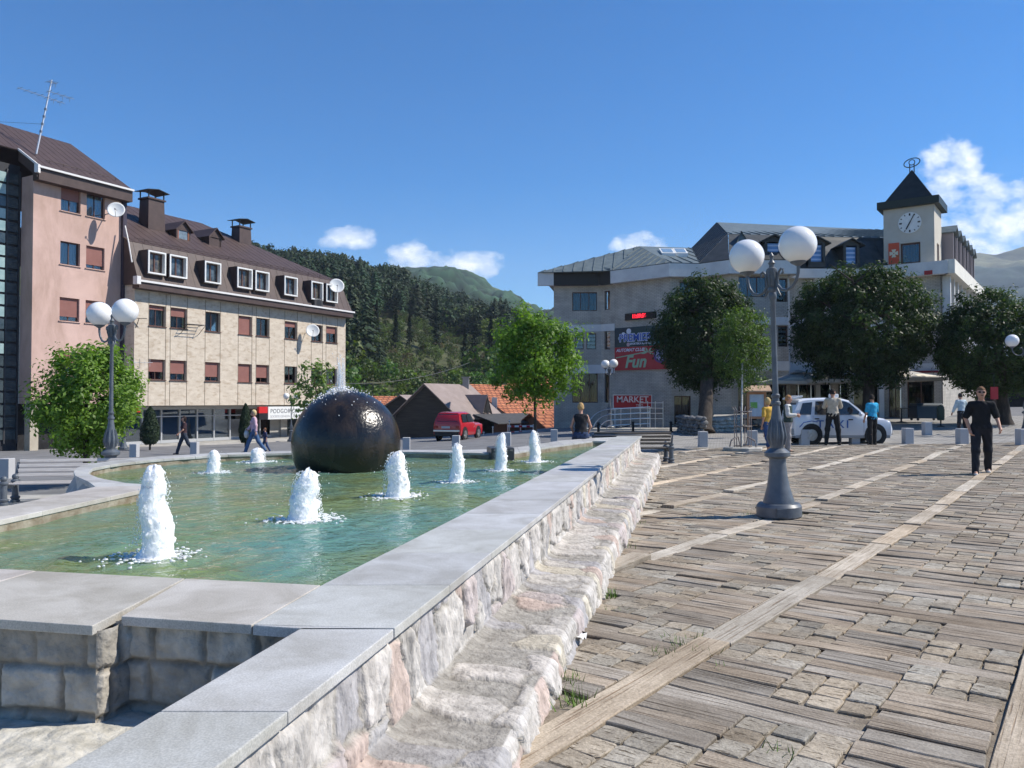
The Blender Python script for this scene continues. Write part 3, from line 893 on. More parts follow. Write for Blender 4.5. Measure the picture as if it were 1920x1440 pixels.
SC = Vector((-2.44, 11.75, 1.02)); SR = .79
M_SPH = bpy.data.materials.new('wet_black_stone')
nt, N, L = nodes(M_SPH); b = N['Principled BSDF']; b.inputs['Roughness'].default_value = .25; b.inputs['Specular IOR Level'].default_value = .5
tc = N.new('ShaderNodeTexCoord'); mp = N.new('ShaderNodeMapping'); mp.inputs['Scale'].default_value = (2.5, 2.5, 1.6); L.new(tc.outputs['Object'], mp.inputs[0])
n1 = N.new('ShaderNodeTexNoise'); n1.inputs['Scale'].default_value = 2; n1.inputs['Detail'].default_value = 5; L.new(mp.outputs[0], n1.inputs['Vector'])
r = N.new('ShaderNodeValToRGB'); r.color_ramp.elements[0].position = .42; r.color_ramp.elements[1].position = .75; r.color_ramp.elements[0].color = (.009, .008, .008, 1); r.color_ramp.elements[1].color = (.045, .03, .02, 1)
L.new(n1.outputs['Fac'], r.inputs[0]); L.new(r.outputs[0], b.inputs['Base Color'])
n2 = N.new('ShaderNodeTexNoise'); n2.inputs['Scale'].default_value = 26; n2.inputs['Detail'].default_value = 3; L.new(tc.outputs['Object'], n2.inputs['Vector'])
bp = N.new('ShaderNodeBump'); bp.inputs['Strength'].default_value = .40; bp.inputs['Distance'].default_value = .02; L.new(n2.outputs['Fac'], bp.inputs['Height']); L.new(bp.outputs[0], b.inputs['Normal'])
so = MB(); so.ball(SC, SR, 96, 64)
root = thing('stone_sphere', 'large wet black stone ball standing in the fountain pool', 'sphere', (SC.x, SC.y, .26))
so.build('ball', M_SPH, root, smooth=80)
sj = MB(); sj2 = MB(); rg = random.Random(9)
tp = at_y(648, 732, SC.y)
jt = thing('sphere_spray', 'thin clear spray rising from the top of the black ball', 'water jet', tuple(SC + Vector((0, 0, SR))))
for k in range(22):
    a = rg.uniform(0, 6.28); r0 = rg.uniform(.01, .065); h = rg.uniform(.2, .52)
    c = SC + Vector((-.09 + r0 * math.cos(a), r0 * math.sin(a), SR - .015))
    pts = [c + Vector((rg.uniform(-.012, .012), 0, h * t / 6)) for t in range(7)]
    sj.tube(pts, [.008, .011, .012, .012, .011, .009, .003], 5)
for k in range(420):
    a = rg.uniform(0, 6.28); el = abs(rg.gauss(0, .34)); ex = rg.uniform(0, .05) if rg.random() < .5 else 0
    d = Vector((math.sin(el) * math.cos(a) - .28 * rg.random(), math.sin(el) * math.sin(a) * .9, math.cos(el))).normalized()
    c = SC + d * (SR + .004 + ex)
    s_ = rg.uniform(.004, .012)
    sj2.ball(c, (s_, s_, s_), 5, 4)
for k in range(45):
    c = SC + Vector((-.09 + rg.gauss(0, .06), rg.gauss(0, .06), SR + rg.uniform(0, .55)))
    s_ = rg.uniform(.003, .008); sj2.ball(c, (s_, s_, s_ * 2), 5, 4)
tag(sj.build('strands', M_SPRAY, jt, smooth=80), kind='stuff'); tag(sj2.build('droplets', M_FOAM, jt, smooth=80), kind='stuff')

# sunken terrace in front of the basin
tf = sheet('sandy_terrace', np.arange(-6, -.8, .06), np.arange(-.6, 4.2, .06), M_SAND, 0, keep=lambda x, y: (x < -.845 - .2194 * (3.14 - y)) & (y < 3.4 + (-1.6 - x) * .22),
           zf=lambda X, Y: .355 + .012 * fbm(np.stack([X.ravel() * 7, Y.ravel() * 7, 0 * X.ravel()], -1), 4, 77).reshape(X.shape))
# weeds and litter
gb = MB(); rg = random.Random(21)
for px, py, n, s_ in [(1060, 1290, 36, .05), (1076, 1325, 40, .06), (1142, 1122, 40, .05), (1200, 985, 16, .04), (1320, 1235, 14, .04), (1245, 1235, 18, .05), (1270, 1220, 16, .04), (1290, 1205, 16, .04), (1150, 1150, 12, .03), (1170, 1030, 12, .04), (1400, 968, 14, .04), (1500, 968, 14, .04), (1345, 1265, 10, .03), (1470, 1425, 14, .04)]:
    g = at_ground(px, py)
    for _ in range(n):
        c = g + Vector((rg.gauss(0, .05), rg.gauss(0, .05), .0)); a = rg.uniform(0, 6.28); h = s_ * rg.uniform(.5, 1.3)
        u = Vector((math.cos(a), math.sin(a), 0)) * .005; tip = c + Vector((rg.gauss(0, .03), rg.gauss(0, .03), h + .03))
        gb.add([c - u, c + u, tip], [(0, 1, 2)])
tag(gb.build('grass_tufts', mat('weed_green', (.09, .17, .03), (.16, .25, .05), scale=40, rough=.8)), 'small green weeds in the joints of the wooden paving', 'grass', kind='stuff')
pp = MB(); g = at_ground(1085, 1212); rg = random.Random(2)
pv = [g + Vector((rg.uniform(-.05, .05) + i * .022 - .05, rg.uniform(-.02, .02) + (j - 1) * .035, .045 + rg.uniform(0, .035))) for j in range(3) for i in range(5)]
pp.add(pv, [(j * 5 + i, j * 5 + i + 1, j * 5 + i + 6, j * 5 + i + 5) for j in range(2) for i in range(4)])
tag(pp.build('paper_scrap', M_WHITE, smooth=80), 'crumpled white paper scrap against the foot of the ledge', 'litter')
# ------------------------------------------------------------------ building kit
class Frame:
    """upright facade plane: a along it, d out of it, z up"""

    def __init__(s, O, u):
        s.O = Vector((O[0], O[1], 0)); s.u = Vector((u[0], u[1], 0)).normalized(); s.n = Vector((s.u.y, -s.u.x, 0))

    def P(s, a, d, z): return s.O + s.u * a + s.n * d + Vector((0, 0, z))

    def hit(s, px, py, d=0):
        r = ray(px, py); o = s.O + s.n * d
        t = (o - EYE).dot(s.n) / r.dot(s.n); p = EYE + r * t
        return (p - o).dot(s.u), p.z

    def box(s, mb, a0, a1, d0, d1, z0, z1, mi=0):
        P = s.P
        return mb.hexa([P(a0, d1, z0), P(a1, d1, z0), P(a1, d0, z0), P(a0, d0, z0), P(a0, d1, z1), P(a1, d1, z1), P(a1, d0, z1), P(a0, d0, z1)], mi)

    def mtx(s, a, d, z):
        M = Matrix.Identity(4); p = s.P(a, d, z)
        for i in range(3): M[i][0], M[i][1], M[i][2], M[i][3] = s.u[i], (0, 0, 1)[i], s.n[i], p[i]
        return M


def panel(mb, F, a0, a1, z0, z1, ops, d=0, reveal=.16, mi=0):
    """a wall face with openings and their reveals"""
    A = sorted({a0, a1} | {x for o in ops for x in o[:2] if a0 < x < a1}); Z = sorted({z0, z1} | {x for o in ops for x in o[2:4] if z0 < x < z1})
    for i in range(len(A) - 1):
        for j in range(len(Z) - 1):
            ca, cz = (A[i] + A[i + 1]) / 2, (Z[j] + Z[j + 1]) / 2
            if any(o[0] < ca < o[1] and o[2] < cz < o[3] for o in ops): continue
            mb.poly([F.P(A[i], d, Z[j]), F.P(A[i + 1], d, Z[j]), F.P(A[i + 1], d, Z[j + 1]), F.P(A[i], d, Z[j + 1])], mi)
    for o in ops:
        b0, b1, y0, y1 = o[:4]; e = d - reveal
        mb.poly([F.P(b0, d, y0), F.P(b0, e, y0), F.P(b0, e, y1), F.P(b0, d, y1)], mi)
        mb.poly([F.P(b1, e, y0), F.P(b1, d, y0), F.P(b1, d, y1), F.P(b1, e, y1)], mi)
        mb.poly([F.P(b0, d, y0), F.P(b1, d, y0), F.P(b1, e, y0), F.P(b0, e, y0)], mi)
        mb.poly([F.P(b0, e, y1), F.P(b1, e, y1), F.P(b1, d, y1), F.P(b0, d, y1)], mi)


def window(F, o, d, parent, fm, blind=0, curt=None, mull=1, depth=.16, shut=None, glass=None, fw=.055, sill=None, trans=0, slats=False):
    a0, a1, z0, z1 = o[:4]; e = d - depth
    m = MB()
    F.box(m, a0 + .004, a0 + fw, e - .03, e + .03, z0 + .004, z1 - .004); F.box(m, a1 - fw, a1 - .004, e - .03, e + .03, z0 + .004, z1 - .004)
    F.box(m, a0 + fw, a1 - fw, e - .03, e + .03, z0 + .004, z0 + fw); F.box(m, a0 + fw, a1 - fw, e - .03, e + .03, z1 - fw, z1 - .004)
    for k in range(mull):
        x = a0 + (a1 - a0) * (k + 1) / (mull + 1); F.box(m, x - fw * .4, x + fw * .4, e - .028, e + .026, z0 + fw, z1 - fw)
    if trans: F.box(m, a0 + fw, a1 - fw, e - .027, e + .025, z0 + (z1 - z0) * trans - fw * .4, z0 + (z1 - z0) * trans + fw * .4)
    f = m.build('window', fm, parent)
    g = MB(); F.box(g, a0 + fw, a1 - fw, e - .006, e + .002, z0 + fw, z1 - fw); g.build('pane', glass or M_GLASS, f)
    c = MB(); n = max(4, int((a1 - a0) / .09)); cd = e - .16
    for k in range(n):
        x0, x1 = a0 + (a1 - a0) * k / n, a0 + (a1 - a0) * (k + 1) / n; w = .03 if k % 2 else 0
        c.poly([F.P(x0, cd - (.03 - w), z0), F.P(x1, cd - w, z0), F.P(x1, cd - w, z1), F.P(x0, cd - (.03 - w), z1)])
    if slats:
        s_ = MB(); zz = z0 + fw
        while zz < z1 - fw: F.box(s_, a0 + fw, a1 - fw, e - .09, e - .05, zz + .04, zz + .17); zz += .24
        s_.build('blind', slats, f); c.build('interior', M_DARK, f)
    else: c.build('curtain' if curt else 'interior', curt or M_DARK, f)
    if blind:
        b = MB(); zb = z1 - (z1 - z0) * blind
        F.box(b, a0 + .03, a1 - .03, e + .034, e + .06, zb, z1 - .003)
        k = zb + .06
        while k < z1 - .05: F.box(b, a0 + .03, a1 - .03, e + .06, e + .064, k, k + .042); k += .055
        b.build('shutter', shut or M_SHUT, f)
    if sill:
        s_ = MB(); F.box(s_, a0 - .06, a1 + .06, d - depth + .03, d + .06, z0 - .045, z0 - .004); s_.build('sill', sill, f)
    return f


def seam_roof(P, m, parent, name='roof', th=.05, sp=.5, rib=.035, seams=True, drop=None):
    """planar metal roof with standing seams running down the slope"""
    P = [Vector(p) for p in P]
    n = (P[1] - P[0]).cross(P[2] - P[0]).normalized()
    if n.z < 0: n = -n
    mb = MB(); mb.slab([p + n * th for p in P] if (P[1] - P[0]).cross(P[2] - P[0]).z > 0 else [p + n * th for p in P][::-1], -n * th)
    if seams:
        dn = (Vector((0, 0, -1)) - n * n.dot(Vector((0, 0, -1)))).normalized(); ev = dn.cross(n)
        o = P[0]; Q = [((p - o).dot(ev), (p - o).dot(dn)) for p in P]
        lo, hi = min(q[0] for q in Q), max(q[0] for q in Q)
        x = lo + sp * .5
        while x < hi:
            ts = []
            for (x0, y0), (x1, y1) in zip(Q, Q[1:] + Q[:1]):
                if (x0 - x) * (x1 - x) < 0: ts.append(y0 + (y1 - y0) * (x - x0) / (x1 - x0))
            ts.sort()
            for t0, t1 in zip(ts[::2], ts[1::2]):
                if t1 - t0 > .1: mb.beam(o + ev * x + dn * t0 + n * (th + rib / 2), o + ev * x + dn * t1 + n * (th + rib / 2), .035, rib, 0, up=n)
            x += sp
    return mb.build(name, m, parent)


M_ROOFB = mat('brown_sheet_roof', (.062, .040, .036), (.085, .056, .050), scale=2, rough=.55, bump=.12, bscale=50)
M_PINK = mat('pink_render', (.555, .38, .325), (.605, .42, .36), scale=.8, rough=.9, bump=.15, bscale=70, stain=.5)
M_PLASTERG = mat('grey_plaster', (.33, .32, .30), (.40, .39, .37), scale=2, rough=.9)
M_GUTTER = mat('white_gutter', (.72, .70, .68), rough=.4)

# travertine cladding: pale, pitted, with panel joints every 1.2 m
M_TRAV = bpy.data.materials.new('travertine')
nt, N, L = nodes(M_TRAV); b = N['Principled BSDF']; b.inputs['Roughness'].default_value = .8; b.inputs['Specular IOR Level'].default_value = .25
tc = N.new('ShaderNodeTexCoord'); mp = N.new('ShaderNodeMapping'); mp.inputs['Scale'].default_value = (1, 1, 2.2); L.new(tc.outputs['Object'], mp.inputs[0])
n1 = N.new('ShaderNodeTexNoise'); n1.inputs['Scale'].default_value = 1.6; n1.inputs['Detail'].default_value = 9; n1.inputs['Roughness'].default_value = .7; L.new(mp.outputs[0], n1.inputs['Vector'])
r = N.new('ShaderNodeValToRGB'); r.color_ramp.elements[0].position = .33; r.color_ramp.elements[1].position = .62
r.color_ramp.elements[0].color = (.50, .42, .33, 1); r.color_ramp.elements[1].color = (.63, .55, .45, 1); L.new(n1.outputs['Fac'], r.inputs[0])
n2 = N.new('ShaderNodeTexNoise'); n2.inputs['Scale'].default_value = 3; n2.inputs['Detail'].default_value = 6; L.new(mp.outputs[0], n2.inputs['Vector'])
r2 = N.new('ShaderNodeValToRGB'); r2.color_ramp.elements[0].position = .36; r2.color_ramp.elements[1].position = .46; r2.color_ramp.elements[0].color = (.84, .80, .76, 1); L.new(n2.outputs['Fac'], r2.inputs[0])
x = N.new('ShaderNodeMix'); x.data_type = 'RGBA'; x.blend_type = 'MULTIPLY'; x.inputs[0].default_value = 1; L.new(r.outputs[0], x.inputs[6]); L.new(r2.outputs[0], x.inputs[7]); L.new(x.outputs[2], b.inputs['Base Color'])

# ------------------------------------------------------------------ brown roofed travertine block
FB = Frame((-20.9, 44), (.48, .876)); LB = 17.6; DB = 14.4
b1 = thing('apartment_block', 'travertine clad apartment block with brown mansard roof and white boxed dormers', 'building', (-20.9, 44, -.9))
ZG = FB.hit(260, 531)[1]; ZB = FB.hit(400, 760)[1]                 # gutter and underside of the cladding
WX = [(279, 310), (319.5, 350), (385, 412.5), (447, 472), (480.5, 504.5), (534, 556.8), (584, 604.5), (611.7, 632)]
r1y = [(573.6, 610.7), (577, 615), (585, 622), (593, 627), (596, 630.6), (603.5, 636), (609, 640), (613, 644)]
r2y = [(672.6, 709.7), (675.5, 711.4), (678.6, 714.5), (682, 717), (684.6, 717.4), (687.5, 719.3), (690, 722), (692, 723)]
A = [(FB.hit(x0, 640)[0], FB.hit(x1, 640)[0]) for x0, x1 in WX]
zrow = []
for rows in (r1y, r2y):
    z1 = sum(FB.hit((x[0] + x[1]) / 2, y[0])[1] for x, y in zip(WX, rows)) / 8; z0 = sum(FB.hit((x[0] + x[1]) / 2, y[1])[1] for x, y in zip(WX, rows)) / 8
    zrow.append((z0, z1))
ops = [(a[0], a[1], z[0], z[1]) for z in zrow for a in A]
wm = MB()
panel(wm, FB, 0, LB, ZB, ZG - .02, ops, 0, .2)
wm.poly([FB.P(LB, 0, ZB), FB.P(LB, -DB, ZB), FB.P(LB, -DB, ZG), FB.P(LB, 0, ZG)]); wm.poly([FB.P(0, -DB, ZB), FB.P(0, 0, ZB), FB.P(0, 0, ZG), FB.P(0, -DB, ZG)])
wm.poly([FB.P(0, 0, ZB), FB.P(0, -1.4, ZB), FB.P(LB, -1.4, ZB), FB.P(LB, 0, ZB)])
for a in sorted({round(x, 2) for q in A for x in (q[0] - .02, q[1] + .02)}): FB.box(wm, a - .012, a + .012, .001, .014, ZB + .01, ZG - .03, 1)
FB.box(wm, .01, LB - .01, .002, .03, ZG - .42, ZG - .36, 0)
wm.build('wall', [M_TRAV, mat('joint_strip', (.23, .18, .13), rough=.8)], b1)
bl = [.2, .42, 0, .98, 0, .3, .08, .42, .6, .66, .76, .98, .72, 0, 0, 0]
for i, o in enumerate(ops):
    window(FB, o, 0, b1, M_BROWNFRAME, bl[i], M_CURT if i not in (8, 11, 14) else None, mull=1, depth=.2, sill=M_BROWNFRAME)
# mansard
ZK = FB.hit(268, 459, -.45)[1]; GR_ = 7.2; tR = LB - GR_; ZR = 14.3
OV = .45
prof_lo = [FB.P(-.15, OV, ZG), FB.P(LB + .2, OV, ZG), FB.P(LB - .25, -.4, ZK), FB.P(-.15, -.4, ZK)]
seam_roof(prof_lo, M_ROOFB, b1, 'mansard', sp=.6, rib=.012, th=.06)
seam_roof([FB.P(LB + .2, OV, ZG), FB.P(LB + .2, -DB, ZG), FB.P(LB - .25, -DB, ZK), FB.P(LB - .25, -.4, ZK)], M_ROOFB, b1, 'mansard', sp=.6, rib=.012, th=.06)
seam_roof([FB.P(-.15, -.39, ZK), FB.P(LB - .25, -.39, ZK), FB.P(tR, -GR_, ZR), FB.P(-.15, -GR_, ZR)], M_ROOFB, b1, 'roof', sp=.6, rib=.012, th=.06)
seam_roof([FB.P(LB - .25, -.39, ZK), FB.P(LB - .25, -DB + .4, ZK), FB.P(tR, -GR_, ZR)], M_ROOFB, b1, 'roof', sp=.6, rib=.012, th=.06)
seam_roof([FB.P(-.15, -DB + .4, ZK), FB.P(-.15, -GR_, ZR), FB.P(tR, -GR_, ZR), FB.P(LB - .25, -DB + .4, ZK)], M_ROOFB, b1, 'roof', seams=False)
g = MB(); g.poly([FB.P(-.1, OV, ZG - .1), FB.P(-.1, -GR_, ZG - .1), FB.P(-.1, -GR_, ZR), FB.P(-.1, -.4, ZK)]); g.build('gable', M_ROOFB, b1)
g = MB(); FB.box(g, -.15, LB + .2, -.0, OV + .12, ZG - .34, ZG - .0); g.build('eaves', M_ROOFB, b1)
g = MB(); g.beam(FB.P(-.25, OV + .16, ZG + .06), FB.P(LB + .3, OV + .16, ZG + .06), .09, .11); FB.box(g, -.4, -.16, OV - .05, OV + .3, ZG - .16, ZG + .28)
g.build('gutter', M_GUTTER, b1)
g = MB(); g.tube([FB.P(-.2, -.6, ZK + .9), FB.P(-.2, -.32, ZK + .06), FB.P(-.2, .02, ZG + 1.1)], .04, 6); g.build('downpipe', M_GUTTER, b1)
g = MB()
for k in (0, 1): g.tube([FB.P(.6, -.55 + k * -.35, ZK + .22 + .2 * k), FB.P(LB - 1.2, -.55 + k * -.35, ZK + .22 + .2 * k)], .018, 5)
for k in range(14): a = 1 + k * 1.2; g.tube([FB.P(a, -.55, ZK + .05), FB.P(a, -.55, ZK + .3)], .02, 5)
g.build('snow_guard', M_ROOFB, b1)
DX = [(277.5, 311, 473, 517), (318, 351, 481, 522.5), (384, 414.5, 491.5, 532.5), (445, 473.5, 503, 541), (479, 505, 509, 546), (533.5, 558, 517.5, 554), (584, 606, 527.5, 560.5), (612, 633.5, 532, 565)]
zt_ = sum(FB.hit((q[0] + q[1]) / 2, q[2], .60)[1] for q in DX) / 8; zb_ = sum(FB.hit((q[0] + q[1]) / 2, q[3], .60)[1] for q in DX) / 8
for i, q in enumerate(DX):
    a0, a1 = FB.hit(q[0], 520, .60)[0], FB.hit(q[1], 520, .60)[0]
    m = MB(); d0, d1 = -.5, .62; t = .085
    FB.box(m, a0, a0 + t, d0, d1, zb_, zt_); FB.box(m, a1 - t, a1, d0, d1, zb_, zt_); FB.box(m, a0 + t, a1 - t, d0, d1, zb_, zb_ + t); FB.box(m, a0 + t, a1 - t, d0, d1, zt_ - t, zt_)
    for p in ((a0 - .03, a0 - .004), (a1 + .004, a1 + .03)): FB.box(m, p[0], p[1], d0, d1 - .05, zb_ - .03, zt_ + .03, 1)
    FB.box(m, a0 - .03, a1 + .03, d0, d1 - .05, zt_ + .004, zt_ + .03, 1)
    f = m.build('dormer_box', [M_WHITE, M_ROOFB], b1)
    w_ = MB(); FB.box(w_, a0 + t, a1 - t, -.0, .33, zb_ + t, zt_ - t); w_.build('pane', mat('dormer_glass%d' % i, (.10, .13, .15) if i % 3 else (.16, .13, .09), (.02, .02, .022), scale=2.5, rough=.06, spec=.8), f)
    w_ = MB(); x0, x1 = a0 + t, a1 - t
    for (u0, u1, v0, v1) in ((x0, x0 + .07, zb_ + t, zt_ - t), (x1 - .07, x1, zb_ + t, zt_ - t), (x0 + .07, x1 - .07, zb_ + t, zb_ + t + .07), (x0 + .07, x1 - .07, zt_ - t - .07, zt_ - t), ((x0 + x1) / 2 - .04, (x0 + x1) / 2 + .04, zb_ + t + .07, zt_ - t - .07)): FB.box(w_, u0, u1, -.0, .37, v0, v1)
    w_.build('window_frame', M_BROWNFRAME, f)


def chimney(x0, x1, yt, yb, g):
    a0, zb0 = FB.hit(x0, yb, -g); a1, _ = FB.hit(x1, yb, -g); zt0 = FB.hit((x0 + x1) / 2, yt, -g)[1]
    m = MB(); w = (a1 - a0); k = .1; zz = zt0 - .62; dp = w * .8
    m.hexa([FB.P(a0, -g, zb0 - 1.3), FB.P(a1, -g, zb0 - 1.3), FB.P(a1, -g - dp, zb0 - 1.3), FB.P(a0, -g - dp, zb0 - 1.3), FB.P(a0 + k, -g - k, zz), FB.P(a1 - k, -g - k, zz), FB.P(a1 - k, -g - dp + k, zz), FB.P(a0 + k, -g - dp + k, zz)])
    FB.box(m, a0 + .02, a1 - .02, -g - dp + .02, -g - .02, zz + .002, zz + .1)
    o = m.build('chimney', M_ROOFB, b1)
    m = MB()
    for a in (a0 + .12, a1 - .12):
        for d in (-g - .12, -g - dp + .12): FB.box(m, a - .03, a + .03, d - .03, d + .03, zz + .1, zt0 - .12)
    am = (a0 + a1) / 2
    m.slab([FB.P(a0 - .12, -g + .12, zt0 - .14), FB.P(am, -g + .12, zt0), FB.P(am, -g - dp - .12, zt0), FB.P(a0 - .12, -g - dp - .12, zt0 - .14)], (0, 0, .04))
    m.slab([FB.P(am + .001, -g + .12, zt0), FB.P(a1 + .12, -g + .12, zt0 - .14), FB.P(a1 + .12, -g - dp - .12, zt0 - .14), FB.P(am + .001, -g - dp - .12, zt0)], (0, 0, .04))
    m.build('cowl', M_BLACKIRON, o)


chimney(277.5, 312, 356, 440, 3.2); chimney(449, 474, 411, 462, 4.5)


def gabled_dormer(x0, x1, yt, yb, g, lit):
    a0, zb0 = FB.hit(x0, yb, -g); a1, _ = FB.hit(x1, yb, -g); zt0 = FB.hit((x0 + x1) / 2, yt, -g)[1]
    am = (a0 + a1) / 2; ze = zb0 + (zt0 - zb0) * .62; m = MB(); back = -g - 2.6
    for a in (a0 + .1, a1 - .1): FB.box(m, a - .05, a + .05, back, -g, zb0 - .1, ze)
    m.poly([FB.P(a0 + .1, -g + .004, ze - .0), FB.P(a1 - .1, -g + .004, ze), FB.P(am, -g + .004, zt0 - .08)])
    FB.box(m, a0 + .15, a1 - .15, -g - .06, -g - .0, ze - .1, ze - .004)
    for s in (0, 1):
        e = a0 - .08 if s == 0 else a1 + .08
        P = [FB.P(e, -g + .15, ze - .1), FB.P(am, -g + .15, zt0), FB.P(am, back, zt0), FB.P(e, back, ze - .1)]
        m.slab(P if s == 0 else P[::-1], (0, 0, -.06))
    o = m.build('dormer', M_ROOFB, b1)
    m = MB(); FB.box(m, a0 + .16, a1 - .16, -g - .1, -g - .05, zb0, ze - .1); m.build('pane', mat('attic_glass', (.22, .28, .32), (.12, .15, .18), rough=.1, spec=.6) if lit else M_ROOFB, o)
    if lit:
        m = MB(); FB.box(m, a0 + .16, a0 + .24, -g - .05, -g - .02, zb0, ze - .1); FB.box(m, a1 - .24, a1 - .16, -g - .05, -g - .02, zb0, ze - .1); m.build('window_frame', mat('varnished_frame', (.28, .10, .05), rough=.5), o)
    m = MB(); FB.box(m, a0 + .1, a1 - .1, -g - .02, -g + .1, zb0 - .1, zb0 - .005); m.build('sill', M_GUTTER, o)


gabled_dormer(329.5, 358.5, 414, 452, 2.6, True); gabled_dormer(391, 417, 427, 466, 2.6, False)
# ground floor: bank front
zf = -.85; m = MB(); m2 = MB()
FB.box(m, -.9, LB, -1.7, -1.45, zf, ZB)
m.build('ground_wall', M_PLASTERG, b1)
sx = [(318, 330), (336, 352), (356, 398), (404, 410), (405, 424), (427, 449)]
sf = MB(); k = 0
a = .2
while a < 11.4:
    FB.box(sf, a, a + .09, -1.44, -1.3, zf, ZB - .05); a += 1.28
FB.box(sf, .2, 11.5, -1.43, -1.31, zf + 1.55, zf + 1.62); FB.box(sf, .2, 11.5, -1.43, -1.31, zf, zf + .18); FB.box(sf, .2, 11.5, -1.43, -1.31, ZB - .25, ZB - .051)
f = sf.build('shop_front', mat('grey_profile', (.42, .43, .44), rough=.4), b1)
g = MB(); FB.box(g, .25, 11.45, -1.40, -1.39, zf + .18, ZB - .26); g.build('pane', glassmat('bank_pane', (.45, .55, .58), .22), f)
g = MB(); FB.box(g, .25, 11.45, -1.446, -1.442, zf + .18, zf + 1.5); g.build('frosted_film', mat('frosted_film', (.17, .23, .26), (.24, .30, .32), scale=.6, rough=.4), f)
g = MB(); FB.box(g, .25, 11.45, -1.447, -1.443, zf + 1.6, ZB - .26); g.build('interior', mat('shop_inside', (.03, .035, .04), (.14, .15, .15), scale=.9, rough=.8), f)
g = MB(); FB.box(g, 12.4, 16.9, -1.449, -1.3, zf, ZB - .9); g.build('door_frame', M_PLASTERG, b1)
g = MB(); FB.box(g, 13.0, 14.4, -1.298, -1.26, zf + .05, ZB - 1.0); g.build('door', mat('tinted_door', (.035, .045, .05), rough=.08, spec=.7), b1)
aS0 = FB.hit(503, 780, .2)[0]; zs0, zs1 = FB.hit(503, 786.5, .2)[1], FB.hit(503, 762.5, .2)[1]
sg = MB(); FB.box(sg, aS0, LB - .4, .005, .2, zs0, zs1)
s_ = thing('shop_sign', 'white bank sign with red and black square over the shop door', 'sign', tuple(FB.P(aS0, .2, zs0))); sg.build('board', M_WHITE, s_)
aR = FB.hit(486, 780, .2)[0]
g = MB(); FB.box(g, aR, aS0 - .06, .006, .19, (zs0 + zs1) / 2 + .002, zs1); FB.box(g, aR, aS0 - .06, .006, .19, zs0, (zs0 + zs1) / 2, 1)
M_RED = mat('sign_red', (.55, .02, .02), rough=.5); M_INK = mat('sign_black', (.015, .015, .018), rough=.5)
g.build('emblem', [M_RED, M_INK], s_)
M_TXTG = mat('letter_grey', (.10, .10, .12), rough=.6)
text('PODGORIČKA BANKA', .40, FB.mtx(aS0 + .18, .203, zs0 + (zs1 - zs0) * .63), M_TXTG, s_, align='LEFT', sp=1.12)
text('SOCIETE GENERALE GROUP', .22, FB.mtx(aS0 + .18, .203, zs0 + (zs1 - zs0) * .22), mat('letter_pale', (.4, .4, .42), rough=.6), s_, align='LEFT')
g = MB(); a9 = FB.hit(225, 770, 0)[0]
FB.box(g, -.2, .35, .006, .15, ZB - .36, ZB - .06); tag(g.build('red_sign', M_RED), 'small red sign at the left end under the travertine wall', 'sign')
# raised pavement along the front
pv = MB(); FB.box(pv, -6, LB + 2, -1.3, 2.6, -1.6, -.86); tag(pv.build('pavement', M_CONC, bevel=.02), kind='structure')

# dishes, aerials and air conditioners of the block
M_DISH = mat('dish_white', (.74, .74, .72), rough=.5)


def dish(name_lab, F, px, py, d, rpx, parent_cat=None):
    a, z = F.hit(px, py, d); c = F.P(a, d, z); s = (c.y / FPX) * rpx
    t = thing('satellite_dish', name_lab, 'satellite dish', tuple(c), 0, 'satellite dishes on the left buildings')
    ax = (F.n * .80 + F.u * -.28 + Vector((0, 0, .42))).normalized() if F is not None else None
    ax = Vector((.30, -.88, .36)).normalized()
    M = ax.to_track_quat('Z', 'Y').to_matrix()
    m = MB(); V, Q = [], []
    n = 28
    for i in range(7):
        r_ = s * i / 6
        for k in range(n):
            b_ = 2 * math.pi * k / n; V.append(c + M @ Vector((max(r_, 1e-3) * math.cos(b_), max(r_, 1e-3) * 1.05 * math.sin(b_), .22 * s * (r_ / s) ** 2)))
    for i in range(6):
        for k in range(n): Q.append((i * n + k, i * n + (k + 1) % n, (i + 1) * n + (k + 1) % n, (i + 1) * n + k))
    m.add(V, Q); ob = m.build('reflector', M_DISH, t, smooth=60)
    sm = ob.modifiers.new('thickness', 'SOLIDIFY'); sm.thickness = .02
    m = MB(); lnb = c + M @ Vector((0, -s * .35, s * .9)); m.tube([c + M @ Vector((0, -s, s * .22)), lnb], .015, 6); m.ball(lnb, .05, 8, 6); m.build('feed_arm', M_PLASTERG, t)
    m = MB(); w_ = F.P(a, 0.0, z - .1); m.tube([c - ax * .03, c - ax * .12, Vector((w_.x, w_.y, w_.z))], .03, 6); m.build('bracket', M_PLASTERG, t)


dish('white satellite dish on the pink wall under the eaves', Frame(FB.P(0, -1.05, 0)[:2], FB.u[:2]), 218, 395, .95, 15.5)
dish('white satellite dish at the right end of the brown mansard roof', FB, 631, 537, .75, 14)
dish('white satellite dish on the travertine wall between the upper windows', FB, 586, 621, .7, 12.5)


def aerial(lab, F, a, z, d, L, n):
    c = F.P(a, d, z)
    t = thing('television_aerial', lab, 'aerial', tuple(c), 0, 'aerials on the travertine wall')
    m = MB(); m.tube([F.P(a, 0, z - .1), c, c + Vector((0, 0, .5))], .018, 6); m.build('mast', M_PLASTERG, t)
    m = MB(); e = c + Vector((-L * .5, -.1, .3)); f_ = c + Vector((L * .5, .1, .3)); m.tube([e, f_], .014, 5)
    for k in range(n):
        q = e.lerp(f_, (k + .5) / n); m.tube([q + Vector((0, .0, -.22)), q + Vector((0, 0, .22))], .008, 5)
    m.build('antenna', M_WHITE, t)


